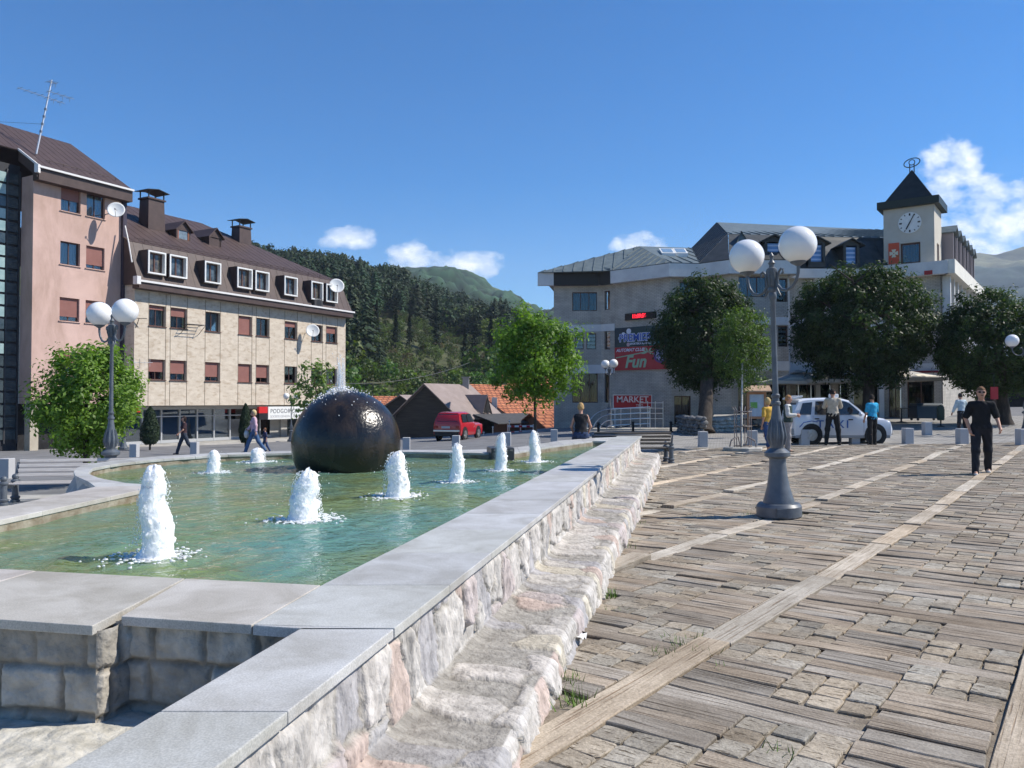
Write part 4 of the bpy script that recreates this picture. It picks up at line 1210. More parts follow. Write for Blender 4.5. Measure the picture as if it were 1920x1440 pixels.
aerial('pale comb aerial beside the lowest left window of the travertine wall', FB, *FB.hit(262, 690, .7), .7, 1.3, 5)
ag = MB(); a_, z_ = FB.hit(367, 610, .45); rk = thing('clothes_rack', 'dark folding rack hung below an upper window of the travertine wall', 'rack', tuple(FB.P(a_, .45, z_)))
for k in range(4): ag.tube([FB.P(a_ - .75, .12 + .16 * k, z_ + .02), FB.P(a_ + .6, .12 + .16 * k, z_ + .05)], .018, 5)
for s in (-.7, .55): ag.tube([FB.P(a_ + s, .02, z_), FB.P(a_ + s, .65, z_ + .03), FB.P(a_ + s, .02, z_ - .5)], .018, 5)
ag.build('rails', M_BLACKIRON, rk)
a_, z_ = FB.hit(263, 600, .3); ab = thing('wall_bracket', 'small dark bracket on the left edge of the travertine wall', 'bracket', tuple(FB.P(a_, .3, z_)))
ag = MB(); ag.tube([FB.P(a_ - .3, .05, z_ + .1), FB.P(a_ + .35, .4, z_ + .1)], .02, 5); ag.tube([FB.P(a_, .2, z_ + .1), FB.P(a_ - .05, .02, z_ - .4)], .02, 5); ag.build('arms', M_BLACKIRON, ab)
a_, z_ = FB.hit(607, 557, .6); ac = thing('air_conditioner', 'dark air conditioner box under the last dormers of the mansard', 'air conditioner', tuple(FB.P(a_ - .5, .5, z_)))
m = MB(); FB.box(m, a_ - .95, a_ - .1, .2, .62, z_ - .85, z_ - .15); m.build('casing', mat('shaded_casing', (.05, .045, .045), rough=.6), ac, bevel=.02)
m = MB(); m.lathe([(.24, 0), (.24, .012), (.02, .02)], (0, 0, 0), 20); M_ = FB.mtx(a_ - .5, .621, z_ - .5); m.v = [tuple(M_ @ Vector(p)) for p in m.v]; m.build('fan_grille', M_BLACKIRON, ac)

# ------------------------------------------------------------------ pink block
FP = Frame(FB.P(0, -1.05, 0)[:2], FB.u[:2])
aL = FP.hit(61, 500)[0]
p1 = thing('pink_building', 'pink rendered block with a glazed stair tower and brown roof', 'building', tuple(FP.P(aL, 0, -.9)))
zE = FP.hit(72, 330, 0)[1]; zP0 = FP.hit(62, 757)[1]
PW = [((115, 151, 354, 398), (162.5, 195, 364, 407.5)), ((114, 151, 454, 497), (161.5, 197.5, 463, 505)), ((111, 149.6, 558.7, 602.5), (160, 195, 564.5, 607)), ((109, 148, 660, 703), (158, 194, 663, 706))]
wa = [(FP.hit(113, 480)[0], FP.hit(150, 480)[0]), (FP.hit(161.5, 480)[0], FP.hit(196, 480)[0])]
pops = []
for row in PW:
    z1 = (FP.hit(132, row[0][2])[1] + FP.hit(178, row[1][2])[1]) / 2; z0 = (FP.hit(132, row[0][3])[1] + FP.hit(178, row[1][3])[1]) / 2
    for a in wa: pops.append((a[0], a[1], z0, z1))
m = MB(); panel(m, FP, aL, .1, zP0, zE, pops, 0, .18)
m.poly([FP.P(aL, -1.03, zP0), FP.P(aL, 0, zP0), FP.P(aL, 0, zE), FP.P(aL, -1.03, zE)])
m.poly([FP.P(.1, 0, ZG - 1), FP.P(.1, -8, ZG - 1), FP.P(.1, -8, zE), FP.P(.1, 0, zE)]); m.poly([FP.P(aL, 0, zP0), FP.P(aL, -1.2, zP0), FP.P(.1, -1.2, zP0), FP.P(.1, 0, zP0)])
m.build('wall', M_PINK, p1)
for i, o in enumerate(pops): window(FP, o, 0, p1, M_BROWNFRAME, [.5, 0, 0, .82, .8, .75, .5, .6][i], M_CURT, mull=1, depth=.18, sill=M_PINK)
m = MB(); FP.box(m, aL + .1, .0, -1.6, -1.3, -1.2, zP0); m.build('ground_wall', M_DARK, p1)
m = MB(); FP.box(m, aL + .02, aL + .45, -.55, -.08, -1.2, zP0 - .004); m.build('corner_pier', mat('stone_pier', (.42, .36, .28), (.5, .44, .35), rough=.9), p1)
m = MB(); FP.box(m, -.14, .08, .02, .2, zP0 - .5, zE - .3); m.build('downpipe', mat('dark_pipe', (.05, .04, .06), rough=.5), p1)
# stair tower of glass blocks, set back
m = MB(); m3 = MB(); m4 = MB(); zr = -.3; row = 0; rg = random.Random(4)
FP.box(m, aL - 7, aL - .004, -1.6, -1.2, -1.2, zE + .6)
while zr < zE + .2:
    for k in range(9):
        a1 = aL - .1 - k * .62; lit = (k % 2 == 1)
        (m4 if lit and rg.random() < .8 and zr > 3 else m3).add([FP.P(a1 - .52, -1.13, zr), FP.P(a1, -1.13, zr), FP.P(a1, -1.13, zr + .5), FP.P(a1 - .52, -1.13, zr + .5)], [(0, 1, 2, 3)])
    zr += .62
st = m.build('stair_tower', mat('stair_frame', (.03, .03, .035), rough=.5), p1)
m3.build('pane', mat('glass_block_dark', (.03, .045, .055), (.06, .08, .09), scale=3, rough=.15, spec=.6), st)
m4.build('glass_block', mat('glass_block_pale', (.22, .33, .33), (.34, .45, .44), scale=2, rough=.2, spec=.6), st)
m = MB()
for k in range(10): a1 = aL - .05 - k * .62; FP.box(m, a1 - .03, a1 + .05, -1.19, -1.1, -.5, zE + .3)
m.build('mullions', mat('stair_mullion', (.05, .05, .055), rough=.5), st)
# roof
dE = .5; zEv = FP.hit(72, 313, dE)[1]; aE0 = FP.hit(72, 313, dE)[0]; aE1 = FP.hit(249, 360, dE)[0]
gR = 5.2; aR2, zR2 = FP.hit(132, 272, dE - gR)
slp = (zR2 - zEv) / gR
rf = seam_roof([FP.P(aE0, dE, zEv), FP.P(aE1, dE, zEv), FP.P(aR2, dE - gR, zR2), FP.P(aE0, dE - gR, zR2)], M_ROOFB, p1, sp=.45, rib=.01, th=.07)
seam_roof([FP.P(aE1, dE, zEv), FP.P(aE1, dE - 2 * gR, zEv), FP.P(aR2, dE - gR, zR2)], M_ROOFB, p1, sp=.45, rib=.01, th=.07)
seam_roof([FP.P(aE0 - 9, dE - 1.6, zEv + 1.6 * slp), FP.P(aE0 - .002, dE - 1.6, zEv + 1.6 * slp), FP.P(aE0 - .002, dE - gR, zR2), FP.P(aE0 - 9, dE - gR, zR2)], M_ROOFB, p1, sp=.45, rib=.01, th=.07)
seam_roof([FP.P(aE0 - 9, dE - 2 * gR, zEv), FP.P(aE0 - 9, dE - gR, zR2), FP.P(aR2, dE - gR, zR2), FP.P(aE1, dE - 2 * gR, zEv)], M_ROOFB, p1, seams=False)
m = MB(); FP.box(m, aE0 + .02, aE1 - .02, .004, dE + .02, zEv - .62, zEv - .02)
m.slab([FP.P(aE0 - .03, dE, zEv - .5), FP.P(aE0 - .03, dE - 1.6, zEv + 1.6 * slp - .5), FP.P(aE0 - .03, dE - 1.6, zEv + 1.6 * slp + .1), FP.P(aE0 - .03, dE, zEv + .1)], FP.u * -.05)
m.build('eaves', M_ROOFB, p1)
m = MB(); m.beam(FP.P(aE0 - .05, dE + .1, zEv + .02), FP.P(aE1, dE + .1, zEv + .02), .09, .1); m.beam(FP.P(aE0 - .1, dE + .06, zEv + .1), FP.P(aE0 - .1, dE - 1.6, zEv + 1.6 * slp + .1), .06, .1); m.box(FP.P(aE0 - .08, dE + .05, zEv - .1), (.2, .2, .42)); m.build('gutter', M_GUTTER, p1)
m = MB(); m.tube([FP.P(aE0 + .8, dE - .75, zEv + .75 * slp + .2), FP.P(aE1 - .9, dE - .75, zEv + .75 * slp + .2)], .02, 5)
for k in range(6): a_ = aE0 + 1 + k * .75; m.tube([FP.P(a_, dE - .75, zEv + .75 * slp), FP.P(a_, dE - .75, zEv + .75 * slp + .24)], .018, 5)
m.build('snow_guard', M_ROOFB, p1)
# tall aerial on the pink roof
dA = -.9; a_, z_ = FP.hit(68, 278, dA); top = FP.hit(97, 150, dA)
ta = thing('roof_aerial', 'tall leaning lattice aerial on the roof of the pink building', 'aerial', tuple(FP.P(a_, dA, z_)))
B0, B1 = FP.P(a_, dA, z_ - .3), FP.P(top[0], dA, top[1])
m = MB(); m.tube([B0, B1], [.05, .035], 7); m.build('mast', mat('galvanised', (.5, .52, .55), rough=.4, metal=.6), ta)
m = MB()
for (x0, y0, x1, y1) in ((33, 164, 121, 194), (88, 170, 139, 186), (89, 152, 107, 157)):
    p, q = FP.P(FP.hit(x0, y0, dA + .1)[0], dA + .1, FP.hit(x0, y0, dA + .1)[1]), FP.P(FP.hit(x1, y1, dA + .1)[0], dA + .1, FP.hit(x1, y1, dA + .1)[1])
    m.tube([p, q], .016, 5)
    n = 7 if x1 - x0 > 60 else 4
    for k in range(n):
        c = p.lerp(q, (k + .3) / n); e = FP.n * .28; m.tube([c - e, c + e], .010, 4)
        if k > n - 3: m.tube([c, c + Vector((0, 0, -.22))], .012, 4)
for k in range(4): c = B0.lerp(B1, .3 + .1 * k); m.box(c, (.1, .1, .12))
m.build('antenna', mat('aerial_grey', (.2, .22, .26), rough=.5), ta)
m = MB(); m.tube([B0.lerp(B1, .4), FP.P(a_ - 1.2, dA - 1.6, z_ + 1.3)], .008, 4); m.build('guy_wire', M_BLACKIRON, ta)
# ------------------------------------------------------------------ grey brick town building with clock tower
M_BRICK = brickmat('pale_brick', (.45, .415, .365), (.51, .47, .415), (.29, .27, .245), .26, .085, .012, bump=.35)
M_BAND = mat('white_band', (.56, .56, .56), (.66, .66, .65), scale=1.4, rough=.8, bump=.1)
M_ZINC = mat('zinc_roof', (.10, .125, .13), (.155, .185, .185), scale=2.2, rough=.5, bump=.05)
M_ZINC_SHADE = mat('shaded_zinc', (.03, .034, .035), (.055, .06, .06), scale=2, rough=.55)  # same zinc, shade of the turned-away slopes put into its colour
M_FASC = mat('dark_fascia', (.035, .032, .03), rough=.7)
M_BLIND = mat('pale_blind', (.62, .66, .72), rough=.8)
NP = [Vector(p) for p in ((2.66, 50.6), (5.64, 50.4), (6.44, 49.7), (9.38, 47.0), (11.2, 47.2), (12.6, 45.9), (16.0, 46.0), (16.05, 47.5), (22.3, 47.62))]
T0, T1 = Vector((22.3, 47.6)), Vector((24.5, 46.0))
th = thing('town_building', 'long grey brick building with zinc roofs and a clock tower', 'building', (12, 48, 0))
ZEV, ZTOP = 8.95, 9.75
B1, B2 = (6.05, 6.5), (3.4, 3.95)
WINS = {0: [(1073, 1120, 548, 583), (1078, 1094.5, 625, 655), (1099.5, 1118, 625, 655), (1073, 1121, 697, 755)],
        1: [(1133.5, 1144, 546, 580), (1133.5, 1144, 620, 655), (1133.5, 1144, 697, 755)],
        3: [(1274, 1308, 528, 560), (1274, 1308, 612, 652), (1264, 1296, 742, 796)],
        5: [(1385, 1438, 518, 557), (1456, 1477, 522, 566), (1390, 1430, 612, 652), (1459, 1478, 611, 650), (1384, 1420, 718, 788), (1436, 1476, 712, 788)],
        7: [(1505, 1530, 545, 580), (1560, 1588, 545, 580), (1618, 1645, 545, 580), (1500, 1530, 615, 650), (1560, 1588, 615, 650), (1618, 1645, 615, 650), (1492, 1560, 700, 782), (1572, 1650, 700, 782)]}
for i in range(8):
    if i == 6:
        F = Frame(NP[6], NP[7] - NP[6])
    F = Frame(NP[i], NP[i + 1] - NP[i]); Ln = (NP[i + 1] - NP[i]).length
    ops = []
    for (x0, x1, y0, y1) in WINS.get(i, []):
        a0, z1 = F.hit(x0, y0); a1, z0 = F.hit(x1, y1)
        ops.append((max(.05, a0), min(Ln - .05, a1), z0, z1))
    m = MB(); panel(m, F, 0, Ln, -1.2, ZEV + .3, ops, 0, .16); m.build('wall', M_BRICK, th)
    bands = MB()
    for (z0, z1) in (B1, B2):
        # the band butts round each opening
        segs = [(0.002, Ln - .002)]
        if i == 2: segs = []
        for s0, s1 in segs:
            bands = MB(); F.box(bands, s0, s1, .002, .05, z0, z1); bands.build('band', M_BAND, th)
    for o, q in zip(ops, WINS.get(i, [])):
        big = q[2] > 690
        office = 600 < q[2] < 690
        window(F, o, 0, th, M_BROWNFRAME, 0, None, mull=2 if o[1] - o[0] > 1.3 else (1 if o[1] - o[0] > .7 else 0), depth=.15, glass=M_GLASSD if big else M_GLASS, slats=M_BLIND if office else False)
# eaves fascia
fas = MB()


def fascia(P, z0, z1, o=.55, mi=0, t=.35):
    for a, b in zip(P, P[1:]):
        F = Frame(a, b - a); F.box(fas, -.02, (b - a).length + .02, o - t, o, z0, z1, mi)


def off(i, o):
    """corner NP[i] pushed out by o"""
    d1 = (NP[i] - NP[i - 1]).normalized() if i else (NP[1] - NP[0]).normalized()
    d2 = (NP[i + 1] - NP[i]).normalized() if i < 8 else d1
    n1, n2 = Vector((d1.y, -d1.x)), Vector((d2.y, -d2.x)); n = (n1 + n2).normalized()
    return NP[i] + n * (o / max(.5, n.dot(n1)))


E = [off(i, .5) for i in range(9)]
E[0] = E[0] + Vector((-1.0, 0))
V3z = lambda p, z: Vector((p[0], p[1], z))
for i, mi in ((0, 1), (1, 1), (2, 0), (3, 0), (4, 0), (5, 0), (7, 0)):
    a, b = E[i], E[i + 1]
    z1 = ZTOP if i != 7 else ZTOP - .25
    if i == 0: fas.slab([V3z(a, ZEV), V3z(a + Vector((1.0, 0)), ZEV), V3z(a + Vector((1.0, 0)), z1), V3z(a, z1)], (0, .3, 0), 0); a = a + Vector((1.004, 0))
    n = Vector(((b - a).normalized().y, -(b - a).normalized().x))
    fas.slab([V3z(a, ZEV), V3z(b, ZEV), V3z(b, z1), V3z(a, z1)], (-n.x * .3, -n.y * .3, 0), mi)
    fas.poly([V3z(a, ZEV + .004), V3z(NP[i], ZEV + .004), V3z(NP[i + 1], ZEV + .004), V3z(b, ZEV + .004)], 0)
fas.slab([V3z(E[6], ZEV), V3z(E[6] + Vector((0, 1.6)), ZEV), V3z(E[6] + Vector((0, 1.6)), ZTOP), V3z(E[6], ZTOP)], (-.3, 0, 0), 0)
fas.build('fascia', [M_BAND, M_FASC], th)
# roofs
AP, RE = at_y(1198, 463, 53), at_y(1297, 466, 55)
e = [V3z(p, ZTOP - .03) for p in E]
BL, BR = at_y(1365, 440, 48.4), at_y(1660, 449, 49.6); BR.z = BL.z
RB0, RB1 = at_y(1345, 418, 55), at_y(1662, 437, 57.5); RB1.z = RB0.z
for P, mm in (([e[0], e[2], AP], M_ZINC), ([e[2], e[3], AP], M_ZINC), ([e[3], e[4], RE, AP], M_ZINC), ([V3z((3.3, 60), ZTOP), e[0], AP], M_ZINC)):
    seam_roof(P, mm, th, sp=.62, rib=.05)
seam_roof([e[4], BL, RE], M_ZINC_SHADE, th, 'roof', sp=.6, rib=.03); seam_roof([RE, BL, RB0], M_ZINC_SHADE, th, 'roof', sp=.6, rib=.03); seam_roof([e[4], e[5], BL], M_ZINC_SHADE, th, 'roof', seams=False)
seam_roof([BL, BR, RB1, RB0], M_ZINC, th, 'roof', sp=.6, rib=.06)
BLm, BRm = BL + Vector((.0, -.1, -.05)), BR + Vector((0, -.1, -.05))
seam_roof([e[5], e[6], V3z((16.4, 48.7), BL.z), BLm], M_ZINC_SHADE, th, 'mansard', sp=.6, rib=.03)
seam_roof([V3z((16.3, 47.2), ZTOP - .3), V3z(E[8], ZTOP - .3), BRm, V3z((16.4, 48.8), BL.z - .03)], M_ZINC_SHADE, th, 'mansard', sp=.6, rib=.03)
tp = at_y(1118, 501, 50.6); seam_roof([V3z(E[0] + Vector((1.1, -.02)), ZTOP - .02), V3z(E[1], ZTOP - .01), V3z(E[2], ZTOP - .01), tp], M_ZINC, th, 'porch_roof', sp=.5, rib=.04, th=.16)
# gablet on the mansard corner
g = MB(); pk = at_y(1390, 432, 47.2); a, b = at_y(1368, 490, 46.4), at_y(1424, 487, 46.4); bk = pk + Vector((.6, 3, 0))
g.slab([a, pk, bk], (.0, .05, -.05)); g.slab([pk, b, bk], (0, .05, -.05)); g.poly([a + Vector((0, .1, 0)), b + Vector((0, .1, 0)), pk + Vector((0, .1, -.05))]); g.build('gablet', M_ZINC, th)
# skylights
g = MB()
for (x0, x1) in ((1238, 1262), (1263.5, 1286)):
    P = [at_y(x0 + 3, 481, 49.6), at_y(x1 + 4, 481.5, 49.4), at_y(x1 - 2, 472.5, 51.4), at_y(x0 - 3, 472, 51.6)]
    sk_ = MB(); sk_.slab([p + Vector((0, -.05, .22)) for p in P], (0, -.03, -.3)); o = sk_.build('skylight', M_WHITE, th)
    c = sum(P, Vector()) / 4; sk_ = MB(); sk_.poly([c + (p - c) * .78 + Vector((0, -.05, .235)) for p in P]); sk_.build('pane', mat('skylight_glass%d' % x0, (.25, .33, .38), rough=.05, spec=.8), o)
# dormers of the main wing
for (px, w, y0, y1, D) in ((1450, 24, 456, 490, 46.3), (1530, 22, 459, 491, 47.2), (1595, 20, 463, 495, 47.3)):
    c0, c1 = at_y(px - w / 2, y1, D), at_y(px + w / 2, y0, D)
    F = Frame((c0.x, D), (1, .02)); wd = c1.x - c0.x; z0, z1 = c0.z, c1.z
    m = MB()
    for (u0, u1) in ((-.16, -.004), (wd + .004, wd + .16)): F.box(m, u0, u1, -2.2, .12, z0 - .2, z1 + .1)
    F.box(m, -.16, wd + .16, -2.2, .12, z0 - .35, z0 - .004)
    for s in (0, 1):
        P = [F.P(-.45 if s == 0 else wd + .45, .3, z1 + .08), F.P(wd / 2, .3, z1 + .5), F.P(wd / 2, -2.6, z1 + .5), F.P(-.45 if s == 0 else wd + .45, -2.6, z1 + .08)]
        m.slab(P if s == 0 else P[::-1], (0, 0, -.07))
    m.poly([F.P(-.3, .1, z1 + .06), F.P(wd + .3, .1, z1 + .06), F.P(wd / 2, .1, z1 + .44)])
    o = m.build('dormer', M_ZINC_SHADE, th)
    m = MB(); F.box(m, 0, wd, -.1, -.05, z0, z1); m.build('pane', mat('blue_pane%d' % px, (.10, .22, .48), (.16, .30, .58), scale=1, rough=.1, spec=.6), o)
    m = MB(); zz = z0 + .1
    while zz < z1 - .1: F.box(m, .05, wd - .05, -.049, -.03, zz, zz + .1); zz += .26
    m.build('blind', mat('blue_white_blind%d' % px, (.42, .55, .78), rough=.6), o)
# pilasters of the recessed wing
m = MB(); F = Frame(NP[7], NP[8] - NP[7])
for a in (.3, 2.1, 4.1, 5.9): F.box(m, a - .14, a + .14, .06, .3, .0, ZEV + .2)
m.build('pilaster', M_BAND, th)
# side wing
SW = Frame((24.75, 45.75), (.588, .809)); LS = 16.2
m = MB(); sops = []
for k in range(9):
    a = .9 + k * 1.7
    for (z0, z1) in ((6.7, 8.6), (4.1, 5.9)): sops.append((a, a + 1.05, z0, z1))
panel(m, SW, 0, LS, -.5, ZEV + .3, sops, 0, .2); m.poly([SW.P(LS, 0, -.5), SW.P(LS, -10, -.5), SW.P(LS, -10, ZEV), SW.P(LS, 0, ZEV)]); m.build('wall', M_BRICK, th)
for o in sops: window(SW, o, 0, th, M_BROWNFRAME, 0, M_CURT, mull=0, depth=.2, glass=M_GLASSD)
m = MB()
for k in range(10): SW.box(m, .2 + k * 1.7, .48 + k * 1.7, .01, .42, 3.95, ZEV)
m.build('pilaster', M_BAND, th)
m = MB(); SW.box(m, -.55, LS + .3, .25, .75, ZEV - .05, ZTOP - .05); SW.box(m, -.55, LS, -.5, .249, ZEV - .04, ZEV + .06); m.build('fascia', mat('sunlit_fascia', (.66, .63, .56), (.74, .71, .64), scale=2, rough=.8), th)  # front band carried round, sunlight put into its paler, warmer colour
m = MB()
F = Frame((T0.x, T0.y), T1 - T0); LT = (T1 - T0).length
F.box(m, -1.0, LT + .75, .3, .72, ZEV - .05, ZTOP - .1); F.box(m, -.02, LT + .7, -.3, .299, ZEV - .04, ZEV + .06); m.build('fascia', M_BAND, th)
m = MB()
for k in range(6):
    a = 3.0 + k * 1.9
    SW.box(m, a, a + .14, -1.2, .25, ZTOP - .05, ZTOP + 2.1); SW.box(m, a + 1.2, a + 1.34, -1.2, .25, ZTOP - .05, ZTOP + 2.1); SW.box(m, a + .141, a + 1.199, -1.2, .0, ZTOP - .05, ZTOP + 2.0, 1)
    m.slab([SW.P(a - .12, .4, ZTOP + 2.1), SW.P(a + .67, .4, ZTOP + 2.6), SW.P(a + .67, -2, ZTOP + 2.6), SW.P(a - .12, -2, ZTOP + 2.1)], (0, 0, .06), 2)
    m.slab([SW.P(a + .67, .4, ZTOP + 2.6), SW.P(a + 1.46, .4, ZTOP + 2.1), SW.P(a + 1.46, -2, ZTOP + 2.1), SW.P(a + .67, -2, ZTOP + 2.6)], (0, 0, .06), 2)
m.build('dormer_row', [mat('fin_grey', (.26, .23, .24), rough=.7), M_DARK, M_ZINC], th)
seam_roof([SW.P(2.7, -.2, ZTOP - .1), SW.P(LS, -.2, ZTOP - .1), SW.P(LS, -3.2, ZTOP + 2.7), SW.P(2.7, -3.2, ZTOP + 2.7)], M_ZINC, th, 'roof')
# lower front under the tower
lops = []
for (x0, x1, y0, y1) in ((1665, 1690, 706, 784), (1700, 1752, 712, 786)):
    a0, z1 = F.hit(x0, y0); a1, z0 = F.hit(x1, y1); lops.append((max(.1, a0), a1, z0, z1))
m = MB(); panel(m, F, -.4, LT + .3, -.4, ZEV + .2, lops, 0, .3); m.build('wall', M_BRICK, th)
for o in lops: window(F, o, 0, th, M_BROWNFRAME, 0, None, mull=1, depth=.3, glass=M_GLASSD)
m = MB(); a0, z0 = F.hit(1700, 700); a1, z1 = F.hit(1756, 681); F.box(m, a0, a1 + .2, .004, .12, z0, z1); m.build('band', M_BAND, th)
# tower
ZT0, ZT1 = ZTOP - .1, F.hit(1707, 384)[1]
wo = F.hit(1688, 457), F.hit(1726, 492)
two = (wo[0][0], wo[1][0], wo[1][1], wo[0][1])
SWT = Frame((T1.x, T1.y), (.588, .809))
m = MB(); panel(m, F, 0, LT, ZT0, ZT1, [two], 0, .2)
sw2 = (.9, 1.75, two[2], two[3]); panel(m, SWT, 0, LT, ZT0, ZT1, [sw2], 0, .2)
BKF = Frame(SWT.P(LT, 0, 0)[:2], (T0 - T1)); LTF = Frame(BKF.P(LT, 0, 0)[:2], -SWT.u.xy)
panel(m, BKF, 0, LT, ZT0, ZT1, [], 0); panel(m, LTF, 0, LT, ZT0, ZT1, [], 0)
m.build('tower_wall', mat('tower_render', (.50, .46, .39), (.56, .52, .45), scale=1.2, rough=.9, bump=.2), th)
window(F, two, 0, th, M_BROWNFRAME, 0, None, mull=0, depth=.18, fw=.1); window(SWT, sw2, 0, th, M_BROWNFRAME, .9, None, mull=0, depth=.18, fw=.08)
c = (F.P(0, 0, 0) + BKF.P(0, 0, 0)) / 2; c.z = 0
m = MB(); M45 = Matrix((F.u, F.n, (0, 0, 1))).transposed()
hw = LT / 2 + .30
cs = [c + M45 @ Vector((sx * hw, sy * hw, 0)) for sx, sy in ((-1, 1), (1, 1), (1, -1), (-1, -1))]
m.hexa([p + Vector((0, 0, ZT1 - .12)) for p in cs] + [p + Vector((0, 0, ZT1 + .32)) for p in cs]); m.build('cornice', mat('green_black_metal', (.02, .028, .022), rough=.5), th)
zap = at_y(1711, 318, c.y).z; hw = LT / 2 - .04
cs2 = [c + M45 @ Vector((sx * hw, sy * hw, ZT1 + .324)) for sx, sy in ((-1, 1), (1, 1), (1, -1), (-1, -1))]
m = MB(); ap = c + Vector((0, 0, zap))
for k in range(4): m.poly([cs2[k], cs2[(k + 1) % 4], ap])
m.build('tower_roof', mat('tower_roof_metal', (.016, .018, .017), (.03, .032, .03), scale=2, rough=.5), th)
m = MB()
for s in (-.12, .12): m.tube([ap + F.u * s + Vector((0, 0, -.2)), ap + F.u * s + Vector((0, 0, .34))], .03, 6)
el = [ap + F.u * (.44 * math.cos(t)) * 1.0 + Vector((0, 0, .42 + .26 * math.sin(t) + .05 * math.cos(t))) for t in np.linspace(0, 2 * math.pi, 33)]
m.tube(el, .03, 6, caps=False); m.tube([ap + F.u * (.16 * math.cos(t)) + Vector((0, 0, .44 + .16 * math.sin(t))) for t in np.linspace(0, 2 * math.pi, 25)], .026, 6, caps=False)
t_ = thing('eye_emblem', 'black iron eye shaped ring on the tip of the clock tower', 'emblem', tuple(ap)); m.build('rings', M_BLACKIRON, t_)
# clock
ca, cz = F.hit(1706, 418); cr_ = .62; ck = thing('tower_clock', 'white round clock with black hands on the tower', 'clock', tuple(F.P(ca, .05, cz)))
m = MB(); n = 40; pts = [F.P(ca + cr_ * math.cos(2 * math.pi * k / n), .06, cz + cr_ * math.sin(2 * math.pi * k / n)) for k in range(n)]; m.slab(pts, F.n * -.05); m.build('dial', M_WHITE, ck)
m = MB()
for k in range(12):
    t = math.pi / 6 * k; big = k % 3 == 0; r0, r1 = (.42, .56) if big else (.48, .57)
    m.beam(F.P(ca + r0 * math.sin(t), .066, cz + r0 * math.cos(t)), F.P(ca + r1 * math.sin(t), .066, cz + r1 * math.cos(t)), .085 if big else .05, .008, up=F.n)
m.build('hour_marks', M_INK, ck)
for lab, t, r0, r1, wd in (('hour_hand', R(208), -.08, .42, .07), ('minute_hand', R(27), -.12, .56, .05)):
    m = MB(); m.beam(F.P(ca + r0 * math.sin(t), .08, cz + r0 * math.cos(t)), F.P(ca + r1 * math.sin(t), .08, cz + r1 * math.cos(t)), wd, .01 if wd > .06 else .014, up=F.n); m.build(lab, M_INK, ck)
a0, z1 = F.hit(1666, 457); a1, z0 = F.hit(1686.5, 494)
fg = thing('wall_banner', 'red banner with a pale cross beside the tower window', 'banner', tuple(F.P(a0, .05, z0)))
m = MB(); F.box(m, a0, a1, .01, .05, z0, z1); m.build('cloth', mat('banner_red', (.60, .10, .05), rough=.8), fg)
m = MB(); am, zm, w_ = (a0 + a1) / 2, (z0 + z1) / 2, (a1 - a0)
for (dx, dz) in ((1, 0), (-1, 0), (0, 1), (0, -1)):
    p = lambda r_, s: F.P(am + dx * r_ + dz * s, .056, zm + dz * r_ + dx * s)
    m.poly([p(.03, -.05), p(w_ * .40, -.13), p(w_ * .40, .13), p(.03, .05)] if True else [])
m.build('cross', mat('banner_cream', (.72, .66, .48), rough=.8), fg)
a0, z0 = F.hit(1737, 518); ab = MB(); F.box(ab, a0, a0 + .42, .725, .75, z0 - .02, z0 + .22); tag(ab.build('crest_plate', mat('crest_red', (.35, .03, .03), rough=.6)), 'small dark red crest plate on the white fascia below the tower', 'plaque')
# shop sign under the tower
a0, z0 = F.hit(1710, 711); a1, z1 = F.hit(1757, 699); s_ = thing('shop_sign', 'long cream sign board above the shop door below the tower', 'sign', tuple(F.P(a0, .3, z0)))
m = MB(); F.box(m, a0, a1, .2, .32, z0, z1); m.build('board', mat('cream_board', (.62, .58, .52), rough=.6), s_)
m = MB(); F.box(m, a0 - .1, a1 + .1, .15, .34, z1 + .004, z1 + .12); m.build('trim', mat('maroon_trim', (.2, .02, .03), rough=.5), s_)

# signs on the turned brick wall
FS = Frame(NP[2], NP[3] - NP[2])
a0, z1 = FS.hit(1174, 588.5); a1, z0 = FS.hit(1231, 596.5)
z1 = FS.hit(1231, 584)[1]
led = thing('display_board', 'black electronic clock board with red digits high on the brick wall', 'display', tuple(FS.P(a0, .1, z0)))
m = MB(); FS.box(m, a0, a1, .01, .14, z0, z1); m.build('housing', mat('led_housing', (.022, .014, .014), rough=.4), led)
M_LED = bpy.data.materials.new('red_led'); M_LED.use_nodes = True; b = M_LED.node_tree.nodes['Principled BSDF']; b.inputs['Base Color'].default_value = (.8, .02, .03, 1); b.inputs['Emission Color'].default_value = (1, .02, .04, 1); b.inputs['Emission Strength'].default_value = 1.6
text('11:09:56', (z1 - z0) * .86, FS.mtx(a0 + (a1 - a0) * .47, .143, (z0 + z1) / 2), M_LED, led, name='digits', xs=.85, bold=.012)
a0 = FS.hit(1154, 640)[0]; a1 = FS.hit(1257, 640)[0]; zA = FS.hit(1154, 616)[1]; zB = FS.hit(1154, 652)[1]; zC = FS.hit(1154, 695)[1]
bb = thing('billboard', 'dark blue betting shop billboard with blue block letters', 'billboard', tuple(FS.P(a0, .1, zB)))
m = MB(); FS.box(m, a0, a1, .01, .09, zB + .01, zA); m.build('board', mat('billboard_navy', (.02, .025, .05), (.03, .07, .07), scale=.7, rough=.4), bb)
W_ = a1 - a0; H_ = zA - zB
m = MB(); m.poly([FS.P(a0 + W_ * .5, .094, zB + .02), FS.P(a1 - .02, .094, zB + .02), FS.P(a1 - .02, .094, zB + H_ * .55), FS.P(a0 + W_ * .75, .094, zB + H_ * .3)]); m.build('green_field', mat('billboard_teal', (.015, .13, .12), rough=.4), bb)
M_LW, M_LB = mat('letter_white', (.66, .70, .80), rough=.5), mat('letter_blue', (.03, .09, .42), rough=.5)
